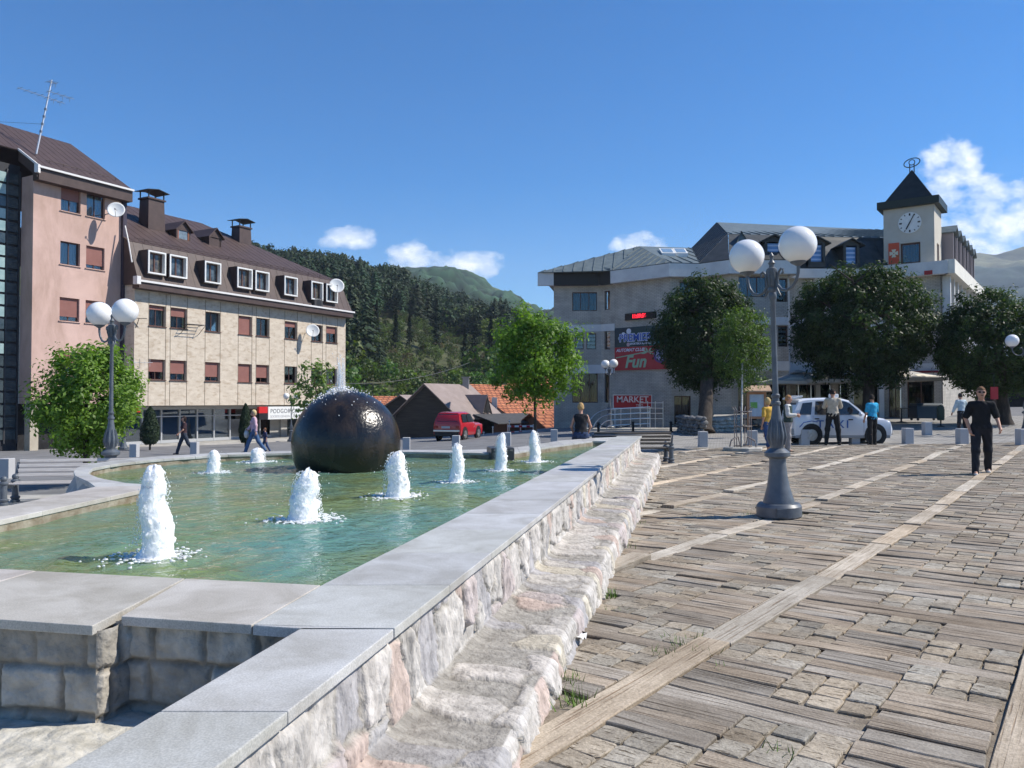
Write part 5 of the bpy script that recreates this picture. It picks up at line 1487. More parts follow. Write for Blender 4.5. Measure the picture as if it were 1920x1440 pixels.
text('PREMIER', .66, FS.mtx(a0 + .35, .10, zB + H_ * .45), M_LW, bb, name='letter_outline', align='LEFT', bold=.035, xs=.95)
text('PREMIER', .66, FS.mtx(a0 + .35, .108, zB + H_ * .45), M_LB, bb, align='LEFT', bold=.004, xs=.95)
text('SPORTSKA KLADIONICA', .17, FS.mtx(a0 + 1.15, .104, zB + H_ * .14), M_LW, bb, align='LEFT', bold=.004)
for (u, v, r_, mm) in ((.27, .80, .17, M_LW), (.17, .66, .13, M_LW), (.10, .46, .12, mat('ball_grey', (.35, .45, .5), rough=.5)), (.26, .12, .12, mat('ball_pink', (.5, .36, .4), rough=.5))):
    m = MB(); cc = FS.P(a0 + W_ * u, .11, zB + H_ * v); m.slab([cc + FS.u * r_ * math.cos(t) + Vector((0, 0, r_ * math.sin(t))) for t in np.linspace(0, 2 * math.pi, 20)[:-1]], FS.n * -.012); m.build('printed_ball', mm, bb)
fb = thing('billboard', 'red slot club billboard with green letters and a palm, under the blue one', 'billboard', tuple(FS.P(a0, .1, zC)))
m = MB(); FS.box(m, a0, a1, .01, .09, zC, zB - .01); m.build('board', mat('billboard_red', (.36, .025, .035), (.44, .04, .05), scale=.8, rough=.4), fb)
H2 = zB - zC
text('AUTOMAT CLUB', .27, FS.mtx(a0 + .12, .10, zC + H2 * .86), M_LW, fb, align='LEFT', shear=.35, bold=.006)
M_LG = mat('letter_green', (.30, .48, .33), rough=.5)
text('Fun', 1.05, FS.mtx(a0 + .75, .10, zC + H2 * .34), M_LG, fb, align='LEFT', shear=.25, bold=.03)
m = MB(); m.beam(FS.P(a0 + .1, .098, zC + H2 * .55), FS.P(a0 + W_ * .62, .098, zC + H2 * .76), .06, .008, up=FS.n)
pc = (a0 + W_ * .62, zC + H2 * .72)
for t in (20, 60, 110, 150, 190, 340):
    t = R(t); p = lambda r_, s: FS.P(pc[0] + r_ * math.cos(t + s), .10, pc[1] + r_ * math.sin(t + s) * .7)
    m.poly([p(.02, 0), p(.3, -.22), p(.52, 0), p(.3, .22)])
m.build('palm', M_LG, fb)
cc = (a0 + W_ * .84, zC + H2 * .60)
for r_, dd, mm in ((.48, .094, mat('eye_violet', (.10, .06, .20), rough=.4)), (.33, .098, mat('eye_pale', (.42, .42, .62), rough=.4)), (.13, .102, mat('eye_blue', (.08, .12, .25), rough=.4))):
    m = MB(); m.poly([FS.P(cc[0] + r_ * math.cos(t), dd, cc[1] + r_ * math.sin(t)) for t in np.linspace(0, 2 * math.pi, 28)[:-1]]); m.build('printed_disc', mm, fb)
# market sign on its own stand
DM = 46.3; c0, c1 = at_y(1149, 766, DM), at_y(1222, 740, DM); FM = Frame((c0.x, DM), (1, 0)); wd = c1.x - c0.x
mk = thing('market_sign', 'red market sign with a white border standing behind the steel railing', 'sign', tuple(c0))
m = MB(); FM.box(m, .04, wd - .04, .0, .08, c0.z + .04, c1.z - .04); m.build('board', mat('market_red', (.38, .02, .025), rough=.5), mk)
m = MB(); FM.box(m, 0, wd, -.02, .1, c0.z, c0.z + .04); FM.box(m, 0, wd, -.02, .1, c1.z - .04, c1.z); FM.box(m, 0, .04, -.02, .1, c0.z + .04, c1.z - .04); FM.box(m, wd - .04, wd, -.02, .1, c0.z + .04, c1.z - .04)
FM.box(m, .1, .16, -.1, -.021, -.6, c1.z); FM.box(m, wd - .16, wd - .1, -.1, -.021, -.6, c1.z); m.build('frame', M_BAND, mk)
M_LP = mat('letter_pink_white', (.70, .60, .60), rough=.5)
text('MARKET', .50, FM.mtx(wd / 2, .085, c0.z + (c1.z - c0.z) * .64), M_LP, mk, bold=.006, xs=.98)
text('TRG', .22, FM.mtx(wd * .68, .085, c0.z + (c1.z - c0.z) * .2), M_LP, mk)

# ------------------------------------------------------------------ houses below the road
M_TILE = brickmat('clay_tiles', (.42, .15, .075), (.50, .20, .10), (.16, .06, .04), .28, .22, .03, axis='xz', bump=1, offset=.5)
M_OLDROOF = mat('old_sheet_roof', (.25, .20, .18), (.31, .25, .23), scale=1.4, rough=.75, stretch=(1, 1, 1))
M_DKWALL = mat('dark_boards', (.035, .033, .032), (.06, .056, .052), scale=2, rough=.9, stretch=(.4, .4, 9), bump=.3, bscale=12)
M_WOODW = mat('brown_boards', (.12, .06, .04), (.18, .09, .06), scale=3, rough=.8, stretch=(6, 6, .5))


def gable_house(name, lab, cat, c, ax, length, half, ze, zr, zb, wm_, rm, over=.35, group=None):
    """c = foot of the near gable's middle, ax = ridge direction going away"""
    ax = Vector((ax[0], ax[1], 0)).normalized(); sd_ = Vector((ax.y, -ax.x, 0)); c = Vector((c[0], c[1], 0))
    t = thing(name, lab, cat, (c.x, c.y, zb), 0, group)
    Q = lambda l, s, z: c + ax * l + sd_ * s + Vector((0, 0, z))
    m = MB(); k = (zr - ze) / half
    for l, rev in ((0, 0), (length, 1)):
        P = [Q(l, -half, zb), Q(l, half, zb), Q(l, half, ze), Q(l, 0, zr - .02), Q(l, -half, ze)]
        m.poly(P[::-1] if rev else P)
    for s in (-1, 1): m.poly([Q(0, s * half, zb), Q(length, s * half, zb), Q(length, s * half, ze), Q(0, s * half, ze)])
    m.build('wall', wm_, t)
    for s in (-1, 1):
        P = [Q(-over, s * (half + over), ze - k * over), Q(length + over, s * (half + over), ze - k * over), Q(length + over, 0, zr), Q(-over, 0, zr)]
        m = MB(); m.slab(P if s < 0 else P[::-1], (0, 0, .09)); m.build('roof', rm, t)
    return t, Q


a, b = at_y(800, 721, 60), at_y(877, 723, 64.2)
ax = (b - a); hh = 3.1
t, Q = gable_house('barn_house', 'dark boarded house with a brown sheet roof and triangular dormer', 'house', a, (ax.x, ax.y), ax.xy.length, hh, .55, a.z, -2.4, M_DKWALL, M_OLDROOF)
m = MB(); L_ = ax.xy.length
kk = (a.z - .55) / hh
l0 = L_ * .62; zt_ = a.z - .55; sx = (a.z - zt_) / kk
pf = Q(l0, hh + .25, .62); p1_, p2_, tip = Q(l0 - .55, hh + .2, .6), Q(l0 + .75, hh + .2, .6), Q(l0 + .1, hh + .2, zt_ - .25); bk = Q(l0 + .1, sx + .1, zt_ - .25)
m.slab([p1_, tip, bk], (0, 0, .05)); m.slab([tip, p2_, bk], (0, 0, .05)); o = m.build('dormer', M_OLDROOF, t)
m = MB(); m.poly([p1_.lerp(tip, .1) + (p2_ - p1_) * .1, p2_.lerp(tip, .1) + (p1_ - p2_) * .1, tip.lerp((p1_ + p2_) / 2, .2)]); m.build('dormer_opening', M_DARK, o)
m = MB(); m.slab([Q(l0 - 1.6, hh + .1, .62), Q(L_ + 3.5, hh + .1, .62), Q(L_ + 3.5, hh + 2.4, -.05), Q(l0 - 1.6, hh + 2.4, -.05)], (0, 0, .06)); m.build('lean_to_roof', mat('felt_roof', (.055, .055, .058), (.075, .075, .078), scale=3, rough=.9), t)
m = MB(); m.slab([Q(l0 - 1.4, hh + 1.9, -2.4), Q(L_ + 3.3, hh + 1.9, -2.4), Q(L_ + 3.3, hh + 1.9, .0), Q(l0 - 1.4, hh + 1.9, .0)], (0, .1, 0)); m.build('lean_to_wall', M_WOODW, t)
m = MB(); cc = Q(L_ * .9, .2, a.z - .4); m.box(cc + Vector((0, 0, .5)), (.5, .5, 1.0)); m.box(cc + Vector((0, 0, 1.05)), (.65, .65, .08)); m.build('chimney', M_PLASTERG, t)
m = MB(); cc = Q(L_ + .9, hh - 1.1, 0); m.box(cc + Vector((0, 0, 1.2)), (.42, .42, 1.5)); m.build('stove_pipe', M_GUTTER, t)
for nm, lab, cat, p, q, hf, ze, zb, w_, r_ in (
        ('tiled_house', 'long house with an orange clay tile roof behind the barn', 'house', at_y(880, 722, 69), at_y(985, 724, 75), 5.2, .1, -2.5, M_PINK, M_TILE),
        ('pink_house', 'small pink house with an orange roof next to the brick building', 'house', at_y(945, 703, 84), at_y(1040, 712, 87), 4.4, 1.2, -3, M_PINK, M_TILE),
        ('tiled_shed', 'low shed with an orange tile roof at the foot of the brick building', 'shed', at_y(1000, 777, 61), at_y(1062, 778, 62.5), 2.2, -.35, -2.5, M_WOODW, M_TILE),
        ('grey_house', 'low house with a grey brown roof left of the barn', 'house', at_y(752, 742, 73), at_y(812, 735, 80), 4.0, -.4, -2.5, M_DKWALL, M_OLDROOF),
        ('red_roof_house', 'tiny orange roofed house just right of the black ball', 'house', at_y(700, 744, 92), at_y(760, 745, 94), 3.6, .4, -3, M_PLASTERG, M_TILE)):
    t, Q = gable_house(nm, lab, cat, p, ((q - p).x, (q - p).y), (q - p).xy.length, hf, ze, max(p.z, ze + .9), zb, w_, r_)
    if nm == 'tiled_house':
        m = MB(); k_ = (max(p.z, ze + .9) - ze) / hf
        for i in range(12): cc = Q(1 + i * (q - p).xy.length / 13, hf - .3, ze + .3 * k_ + .16); m.box(cc, (.25, .1, .16))
        m.build('snow_guard', M_GUTTER, t)
    if nm == 'pink_house':
        m = MB(); m.box(Q(3, hf + .03, 0) + Vector((0, 0, .2)), (.8, .1, 1.0)); m.build('window', M_DARK, t)
# shop row far right, under the trees
bs = thing('shop_row', 'low brown shop row in the shade at the far right', 'building', (40, 64, 0)); FQ = Frame((33, 66), (.97, -.24))
m = MB(); panel(m, FQ, 0, 26, -.5, 4.6, [(1 + k * 3, 3.2 + k * 3, .6, 3.2) for k in range(8)], 0, .3); m.build('wall', M_WOODW, bs)
m = MB(); FQ.box(m, -.5, 26.5, -8, 1.2, 4.6, 5.1); m.build('roof', M_ROOFB, bs)
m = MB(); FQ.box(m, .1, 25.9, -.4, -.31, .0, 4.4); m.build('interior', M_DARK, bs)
# cables on the hillside
cm = MB(); p, q = at_y(560, 712, 78), at_y(880, 680, 96)
cm.tube([p.lerp(q, t) + Vector((0, 0, -1.2 * 4 * t * (1 - t))) for t in np.linspace(0, 1, 24)], .025, 5); tag(cm.build('overhead_cable', mat('cable_grey', (.14, .14, .14), rough=.6)), 'thin overhead cable strung before the wooded slope', 'cable')
# ------------------------------------------------------------------ trees
M_LEAF = leafmat('leaf', transl=.38)
M_NEEDLE = leafmat('needle', transl=.12, rough=.7)
M_BARK = mat('bark', (.035, .028, .023), (.075, .06, .05), scale=9, rough=.95, bump=.8, bscale=25, stretch=(1, 1, .3))
M_BIRCH = mat('pale_bark', (.38, .36, .32), (.62, .60, .56), scale=6, rough=.85, stretch=(1, 1, 4))


def leaves(c, nrm, size, rg, asp=.5, droop=.0):
    """a kite shaped, slightly folded leaf at every point"""
    n = len(c)
    d = rg.normal(size=(n, 3)); d[:, 2] -= droop
    d -= nrm * (d * nrm).sum(1, keepdims=True); d /= np.linalg.norm(d, axis=1, keepdims=True) + 1e-9
    s = np.cross(nrm, d); L = size * rg.uniform(.65, 1.3, (n, 1)); Wd = L * asp
    b, t = c - d * L * .5, c + d * L * .5
    m = c + d * L * -.05 + nrm * L * .08
    V = np.stack([b, m + s * Wd * .5, t, m - s * Wd * .5], 1).reshape(-1, 3)
    k = np.arange(n)[:, None] * 4
    return V, np.concatenate([k, k + 1, k + 2, k + 3], 1)


def crown_points(rg, rad, n, clumps, cs, shell=.55, sd=0, ir=.16):
    """leaf positions in clumps through an uneven ellipsoid"""
    d = rg.normal(size=(clumps, 3)); d /= np.linalg.norm(d, axis=1, keepdims=True)
    r = shell + (1 - shell) * rg.random(clumps) ** .6
    bump = 1 + ir * fbm(d * 1.9, 3, sd) + (rg.random(clumps) < .09) * .14
    cc = d * (r * bump)[:, None] * np.array(rad)
    w = rg.random(clumps) ** .5
    idx = rg.choice(clumps, n, p=w / w.sum())
    o = rg.normal(size=(n, 3)); o /= np.linalg.norm(o, axis=1, keepdims=True); o *= (rg.random(n) ** .5)[:, None] * cs * rg.uniform(.6, 1.3, clumps)[idx][:, None]
    return cc[idx] + o, o / (np.linalg.norm(o, axis=1, keepdims=True) + 1e-9), idx


def crown(root, ctr, rad, n, size, clumps, cs, c1, c2, seed, shell=.5, up=.5, asp=.5, name='crown', m=None, droop=0, cvar=.25, ir=.16):
    rg = np.random.default_rng(seed)
    p, on, idx = crown_points(rg, rad, n, clumps, cs, shell, seed, ir)
    nr = on * .7 + (p / np.array(rad)) * .6 + rg.normal(size=p.shape) * .55 + np.array([0, 0, up]); nr /= np.linalg.norm(nr, axis=1, keepdims=True)
    V, Q = leaves(p + np.array(ctr), nr, size, rg, asp, droop)
    k = np.clip(rg.random(clumps)[idx] * .6 + rg.random(n) * .4, 0, 1)[:, None]
    col = (np.array(c1) * (1 - k) + np.array(c2) * k) * rg.uniform(1 - cvar, 1 + cvar, (n, 1))
    o = np_mesh(name, V, Q, m or M_LEAF, root, col=np.repeat(col, 4, 0))
    return o


def trunk(root, base, top, r0, r1, ctr, rad, seed, nb=7, m=None, fork=.75):
    rg = random.Random(seed); mb = MB(); base, top = Vector(base), Vector(top)
    pts = [base.lerp(top, t) + Vector((rg.gauss(0, r0 * .18), rg.gauss(0, r0 * .18), 0)) * (t > 0) for t in (0, .06, .3, .55, .8, 1)]
    mb.tube(pts, [r0 * 1.35, r0, r0 * .9, (r0 + r1) / 2, r1 * 1.1, r1], 10)
    ctr = Vector(ctr)
    for k in range(nb):
        a = 6.283 * (k + rg.random() * .6) / nb; t = fork + (1 - fork) * rg.random(); s = base.lerp(top, t)
        e = ctr + Vector((math.cos(a) * rad[0] * .72, math.sin(a) * rad[1] * .72, rg.uniform(-.45, .75) * rad[2]))
        md = s.lerp(e, .45) + Vector((0, 0, .1 * rad[2])); rr = r1 * rg.uniform(.45, .7)
        mb.tube([s, md, e], [rr, rr * .6, rr * .2], 6)
        for _ in range(3):
            q = md.lerp(e, rg.random()); f = q + Vector((rg.gauss(0, .3) * rad[0], rg.gauss(0, .3) * rad[1], rg.uniform(-.05, .4) * rad[2])); mb.tube([q, f], [rr * .35, rr * .1], 5)
    return mb.build('trunk', m or M_BARK, root, smooth=50)


def tree(lab, base, ctr, rad, n, size, clumps, cs, c1, c2, seed, r0=.12, r1=.06, cat='tree', name='deciduous_tree', m=None, **kw):
    t = thing(name, lab, cat, tuple(base))
    trunk(t, base, (ctr[0], ctr[1], ctr[2] + rad[2] * .25), r0, r1, ctr, rad, seed, m=m)
    crown(t, ctr, rad, n, size, clumps, cs, c1, c2, seed, **kw)
    return t


GA, GB = (.065, .135, .018), (.22, .35, .055)              # fresh young leaves
DA, DB = (.018, .036, .011), (.052, .085, .028)             # dark lindens
c = at_y(162, 752, 18.5); g = (c.x, c.y, ground(c.x, c.y))
tree('bushy bright green tree behind the left bench and lamp', g, c, (1.28, 1.25, 1.2), 15000, .105, 230, .30, GA, GB, 1, .06, .035, shell=.35, ir=.26)
crown(bpy.data.objects['deciduous_tree'], at_y(165, 690, 18.5), (.75, .7, .62), 1800, .135, 40, .30, GA, GB, 15, shell=.3)
c = at_y(1003, 668, 24); g = (c.x, c.y, ground(c.x, c.y))
tree('young bright green tree on a bare stem before the orange roofs', g, c, (1.42, 1.3, 1.42), 13000, .125, 220, .32, GA, GB, 2, .05, .03, shell=.35, ir=.24)
c = at_y(592, 735, 19); g = (c.x - .0, c.y, ground(c.x, c.y))
tree('thin sapling with sparse pale leaves behind the black ball', g, c, (.62, .6, .75), 1100, .12, 60, .16, (.08, .13, .03), (.24, .32, .14), 3, .03, .015, shell=.2, name='sapling')
c = at_y(1322, 632, 40); g = at_ground(1322, 813)
t1 = tree('dark round crowned linden with a thick trunk left of the birch', g, c, (2.55, 2.5, 2.75), 36000, .16, 520, .42, DA, DB, 4, .36, .26, shell=.55, droop=.5, ir=.08)
crown(t1, at_y(1330, 560, 40), (1.7, 1.7, 1.25), 5000, .17, 90, .42, DA, DB, 44, shell=.5, droop=.5)
c = at_y(1392, 648, 26); g = at_ground(1390, 846)
tree('slender young birch with small light leaves inside a metal guard', g, c, (.92, .9, 1.48), 12000, .075, 260, .22, (.05, .085, .02), (.13, .20, .06), 5, .035, .02, shell=.2, name='birch_tree', m=M_BIRCH, asp=.6, droop=.4)
c = at_y(1617, 610, 40); g = (c.x + .3, c.y, ground(c.x, c.y))
t2 = tree('wide dark globe shaped linden in front of the clock tower building', g, c, (3.35, 3.2, 3.0), 56000, .17, 800, .44, DA, DB, 6, .30, .22, shell=.62, droop=.6, ir=.07)
c = at_y(1868, 645, 38); g = (c.x + .4, c.y, ground(c.x, c.y))
t3 = tree('dark spreading linden at the right edge of the square', g, c, (2.75, 2.8, 2.5), 38000, .16, 560, .46, DA, (.06, .10, .03), 7, .28, .2, shell=.55, droop=.5, ir=.09)
# clipped cypresses at the bank front
for (px, yt, yb, w, lab, sd) in ((281, 763, 833, 34, 'clipped dark cypress before the bank windows, nearest the bushy tree', 21), (460, 757, 830, 25, 'clipped dark cypress beside the woman in pink', 22)):
    D = 39 if sd == 21 else 42
    b = at_y(px, 845, D); zt_, z0 = at_y(px, yt, D).z, at_y(px, yb, D).z; r_ = w / 2 * D / FPX; g0 = ground(b.x, b.y)
    t = thing('cypress', lab, 'shrub', (b.x, D, g0), 0, 'cypresses in front of the bank')
    mb = MB(); mb.tube([(b.x, D, g0), (b.x, D, z0 + .6)], .05, 6); mb.build('stem', M_BARK, t)
    rg = np.random.default_rng(sd); n = 5200; h = rg.random(n); pr = np.interp(h, [0, .12, .45, .8, 1], [.55, .92, 1, .6, .08]) * r_ * (1 + .12 * fbm(np.stack([h * 9, 0 * h, 0 * h], -1), 2, sd))
    a = rg.uniform(0, 6.283, n); rr = pr * np.sqrt(rg.uniform(.35, 1, n)); p = np.stack([b.x + rr * np.cos(a), D + rr * np.sin(a), z0 + h * (zt_ - z0)], -1)
    nr = np.stack([np.cos(a), np.sin(a), .4 + 0 * a], -1) + rg.normal(size=(n, 3)) * .5; nr /= np.linalg.norm(nr, axis=1, keepdims=True)
    V, Q = leaves(p, nr, .11, rg, .4, -1); k = rg.random((n, 1)); col = np.array((.012, .026, .012)) * (1 - k) + np.array((.035, .06, .028)) * k
    np_mesh('foliage', V, Q, M_NEEDLE, t, col=np.repeat(col, 4, 0))

# ------------------------------------------------------------------ wooded hill and mountains
SKX = [200, 330, 510, 560, 600, 640, 700, 740, 790, 850, 900, 950, 1010, 1140, 1300]
SKY_ = [430, 452, 492, 496, 504, 504, 526, 524, 552, 578, 588, 598, 622, 660, 700]
D0, D1 = 108.0, 380.0


def hill_z(x, y):
    d = y; px = 960 + x / np.maximum(y, 1) * FPX
    e = (752 - np.interp(px, SKX, SKY_)) / FPX
    t = np.clip((d - D0) / (D1 - D0), 0, 1)
    zc = 1.65 + e * D1 - 6
    z = -4 + (zc + 4) * t ** .85
    z = z - np.maximum(0, d - D1) * .25
    return z + 1.6 * fbm(np.stack([x / 22, y / 22, 0 * x], -1), 3, 90) * np.clip(t * 6, 0, 1)


def clearing(px, t):
    """share of open, scrubby ground"""
    return (np.exp(-((px - 800) / 150) ** 2) * np.exp(-((t - .27) / .19) ** 2) * 1.25 + .55 * np.exp(-((px - 850) / 70) ** 2) * np.exp(-((t - .42) / .08) ** 2))


M_HILL = mat('hill_ground', (.03, .042, .016), (.085, .09, .038), scale=.07, rough=1, detail=9)
xs = np.arange(-330, 140, 4.0); ys = np.concatenate([np.arange(100, 390, 4.0), np.arange(395, 520, 12)])
X, Y = np.meshgrid(xs, ys)
sheet('hill', xs, ys, M_HILL, 0, zf=lambda X, Y: hill_z(X.ravel(), Y.ravel()).reshape(X.shape))
rg = np.random.default_rng(8)


def conifer_np(rg, h, r, n=150):
    u = rg.random(n) ** .75; a = rg.uniform(0, 6.283, n)
    lay = (np.floor(u * 8) + .5) / 8
    rad = r * (1 - u) ** .72 * rg.uniform(.5, 1.15, n) + .1
    z = h * (.12 + .88 * u)
    L = .30 * r * (1.15 - u) + .35
    c = np.stack([rad * np.cos(a), rad * np.sin(a), z], -1)
    out = np.stack([np.cos(a), np.sin(a), -.45 + 0 * a], -1); s = np.stack([-np.sin(a), np.cos(a), 0 * a], -1)
    b = c - out * L[:, None] * .6; t = c + out * L[:, None] * .8
    V = np.stack([b + np.array([0, 0, .25]), c + s * L[:, None] * .55, t, c - s * L[:, None] * .55], 1).reshape(-1, 3)
    k = np.arange(n)[:, None] * 4
    tr = np.array([[-.1, 0, 0], [.1, 0, 0], [.06, 0, h * .6], [-.06, 0, h * .6]]) * np.array([r * .4 + .2, 1, 1])
    return V, np.concatenate([k, k + 1, k + 2, k + 3], 1)


CON = [conifer_np(rg, 1, .19, 150) for _ in range(5)]
CON = [conifer_np(rg, 12, rr, 170) for rr in (2.2, 2.6, 3.0, 2.0, 2.7)]


def decid_np(rg, n=330, rad=(3.0, 3.0, 3.6), sz=.72, zc=4.6):
    p, on, idx = crown_points(rg, rad, n, 34, .95, .5, int(rg.integers(99)))
    nr = on + rg.normal(size=p.shape) * .4 + np.array([0, 0, .5]); nr /= np.linalg.norm(nr, axis=1, keepdims=True)
    return leaves(p + np.array([0, 0, zc]), nr, sz, rg, .8)


DEC = [decid_np(rg) for _ in range(5)]; PIN = [decid_np(rg, 260, (2.1 + .3 * k, 2.1 + .3 * k, 4.0), .8, 7.6) for k in range(4)]
acc = {'c': ([], [], []), 'd': ([], [], [])}; cnt = {'c': 0, 'd': 0}
n = 0; tries = 0
while n < 4300 and tries < 30000:
    tries += 1
    d = math.sqrt(rg.uniform(D0 ** 2, (D1 + 14) ** 2)); px = rg.uniform(440, 1180); x = (px - 960) / FPX * d
    t = (d - D0) / (D1 - D0)
    cl = float(clearing(px, t))
    z = float(hill_z(np.array([x]), np.array([d]))[0])
    nn = float(fbm(np.array([[x / 30, d / 30, 0]]), 2, 12)[0])
    dec = (px > 830 and t > .35 and nn > -.35) or (t < .10) or (nn > .5 and t < .6)
    kind = 'd' if dec else 'c'
    s = rg.uniform(.75, 1.2)
    if cl > .45:
        kind = 'd'; s = rg.uniform(.14, .46)
    if t < .12: s *= .55 if 660 < px < 960 else .8
    b = PIN[int(rg.integers(4))] if kind == 'c' and rg.random() < .62 else (CON if kind == 'c' else DEC)[int(rg.integers(5))]
    if kind == 'd' and cl <= .45: s *= .95
    a = rg.uniform(0, 6.283); ca, sa = math.cos(a), math.sin(a)
    V = b[0] * s; V = np.stack([V[:, 0] * ca - V[:, 1] * sa + x, V[:, 0] * sa + V[:, 1] * ca + d, V[:, 2] + z], -1)
    if kind == 'c': c_ = np.array((.026, .052, .025)) * rg.uniform(.6, 1.7) * np.array((rg.uniform(.9, 1.5), 1, 1))
    elif cl > .45: c_ = np.array((.085, .115, .04)) * rg.uniform(.6, 1.5) if rg.random() < .7 else np.array((.13, .105, .07)) * rg.uniform(.6, 1.2)
    else: c_ = np.array((.08, .135, .034)) * rg.uniform(.6, 1.6) * np.array((rg.uniform(.8, 1.4), 1, 1))
    col = np.repeat(c_[None] * rg.uniform(.7, 1.3, (len(b[1]), 1)), 4, 0)
    A_ = acc[kind]; A_[0].append(V); A_[1].append(b[1] + cnt[kind]); A_[2].append(col); cnt[kind] += len(V); n += 1
for k, nm, lab in (('c', 'conifer_forest', 'dense dark conifer forest covering the hillside'), ('d', 'mixed_woodland', 'lighter green broadleaf woodland and scrub on the hillside')):
    A_ = acc[k]
    tag(np_mesh(nm, np.concatenate(A_[0]), np.concatenate(A_[1]), M_NEEDLE if k == 'c' else M_LEAF, col=np.concatenate(A_[2])), lab, 'forest', kind='stuff')
# single dark conifers at the foot of the clearing
proto = None
for i, (px, yb, h) in enumerate([(664, 735, 13), (694, 728, 12), (742, 726, 10), (768, 716, 9), (818, 720, 13), (872, 724, 10), (890, 736, 12), (655, 690, 13), (706, 690, 10), (920, 720, 12)]):
    d = 150 + (i * 37 % 30); x = (px - 960) / FPX * d; z = float(hill_z(np.array([x]), np.array([float(d)]))[0])
    if proto is None:
        proto = thing('conifer', 'tall dark single conifer standing at the foot of the hillside clearing', 'tree', (0, 0, 0), 0, 'dark conifers at the foot of the hillside clearing')
        V, Q = conifer_np(rg, 1, .16, 900); V = V.copy(); V2 = []
        u = rg.random(1500) ** .8; a = rg.uniform(0, 6.283, 1500); rad = .17 * (1 - u) * rg.uniform(.3, 1.1, 1500) * (.75 + .35 * np.sin(u * 40)) + .004
        c_ = np.stack([rad * np.cos(a), rad * np.sin(a), .08 + .92 * u], -1); nr = np.stack([np.cos(a) * .3, np.sin(a) * .3, 1 + 0 * a], -1) + rg.normal(size=(1500, 3)) * .35; nr /= np.linalg.norm(nr, axis=1, keepdims=True)
        V, Q = leaves(c_, nr, .045, rg, .6, .3); k = rg.random((1500, 1))
        np_mesh('crown', V, Q, M_NEEDLE, proto, col=np.repeat(np.array((.016, .030, .018)) * (.6 + k * 1.2), 4, 0))
        mb = MB(); mb.tube([(0, 0, 0), (0, 0, .5), (0, 0, .95)], [.014, .010, .003], 6); mb.build('trunk', M_BARK, proto); o = proto
    else: o = dup(proto)
    o.location = (x, d, z - .3); o.scale = (h, h, h); o.rotation_euler = (0, 0, i * 1.7)


def mountain(name, sx, sy, D, depth, zb, rows, amp, freq, colf, mm, x0, x1, step, sd):
    xs = np.arange(x0, x1, step); t = np.linspace(0, 1, rows)
    X, T = np.meshgrid(xs, t); Yy = D - depth * (1 - T)
    px = 960 + X / D * FPX
    zc = 1.65 + (752 - np.interp(px, sx, sy)) / FPX * D
    Z = zb + (zc - zb) * (T ** .8)
    P = np.stack([X.ravel() * freq, Yy.ravel() * freq, 0 * X.ravel()], -1)
    nz_ = fbm(P, 5, sd).reshape(X.shape); big = fbm(P * .12, 4, sd + 5).reshape(X.shape)
    Z = Z + nz_ * amp * (1 - .75 * T ** 5) + big * amp * 5 * np.sin(T * math.pi)
    V = np.stack([X, Yy, Z], -1).reshape(-1, 3); nx = len(xs)
    # far side
    V = np.concatenate([V, np.stack([xs, np.full(nx, D + depth), np.full(nx, zb)], -1)])
    i, j = np.meshgrid(np.arange(nx - 1), np.arange(rows)); a = (j * nx + i).ravel(); Q = np.stack([a, a + 1, a + nx + 1, a + nx], -1)
    c_ = colf(px.ravel(), T.ravel(), nz_.ravel(), big.ravel()); c_ = np.concatenate([c_, np.repeat(c_[-nx:], 1, 0)])
    return tag(np_mesh(name, V, Q, mm, col=c_, smooth=True), kind='structure')


M_MTN = mat('mountain_cover', (.85, .85, .85), (1.2, 1.2, 1.2), scale=.03, rough=1, tint=True, detail=8)


def col1(px, t, n, b):
    f = np.array((.020, .046, .022)) * (1 + .95 * np.clip(n, -.85, 1))[:, None]; m_ = np.array((.10, .125, .045)) * (1 + .2 * n)[:, None]
    k = np.clip((px - 915) / 25, 0, 1) * np.clip((t - (.86 + b * .06)) / .04, 0, 1) * (n > -.5)
    return f * (1 - k[:, None]) + m_ * k[:, None]


mountain('far_wooded_mountain', [500, 690, 730, 765, 800, 815, 840, 880, 910, 925, 960, 1000, 1030, 1100, 1250], [590, 518, 505, 500, 500, 498, 500, 509, 523, 538, 554, 572, 590, 640, 720], 1150, 620, 0, 160, 5.5, .10, col1, M_MTN, -420, 260, 2.2, 61)


def col2(px, t, n, b):
    f = np.array((.018, .036, .026)) * (1 + .6 * n)[:, None]; m_ = np.array((.14, .135, .07)) * (1 + .5 * b + .5 * n)[:, None]
    k = np.clip((t - (.77 + .06 * b + .05 * np.sin(px / 23.))) / .06, 0, 1)
    return f * (1 - k[:, None]) + m_ * k[:, None]


mountain('bare_mountain', [1500, 1700, 1780, 1810, 1840, 1870, 1900, 1920, 1980, 2100], [600, 510, 484, 478, 474, 475, 469, 462, 450, 470], 2100, 1000, -20, 110, 11, .022, col2, M_MTN, 700, 1900, 7.0, 71)
# haze
hz = MB(); hz.box((0, 1000, 240), (5600, 5200, 720)); h = hz.build('haze', mat('haze_air', (1, 1, 1))); tag(h, kind='stuff')
m = h.data.materials[0]; nt, N, L = nodes(m); N.remove(N['Principled BSDF'])
pv = N.new('ShaderNodeVolumePrincipled'); pv.inputs['Density'].default_value = HAZE; pv.inputs['Color'].default_value = (.72, .84, 1, 1); pv.inputs['Anisotropy'].default_value = .1
L.new(pv.outputs[0], N['Material Output'].inputs['Volume'])
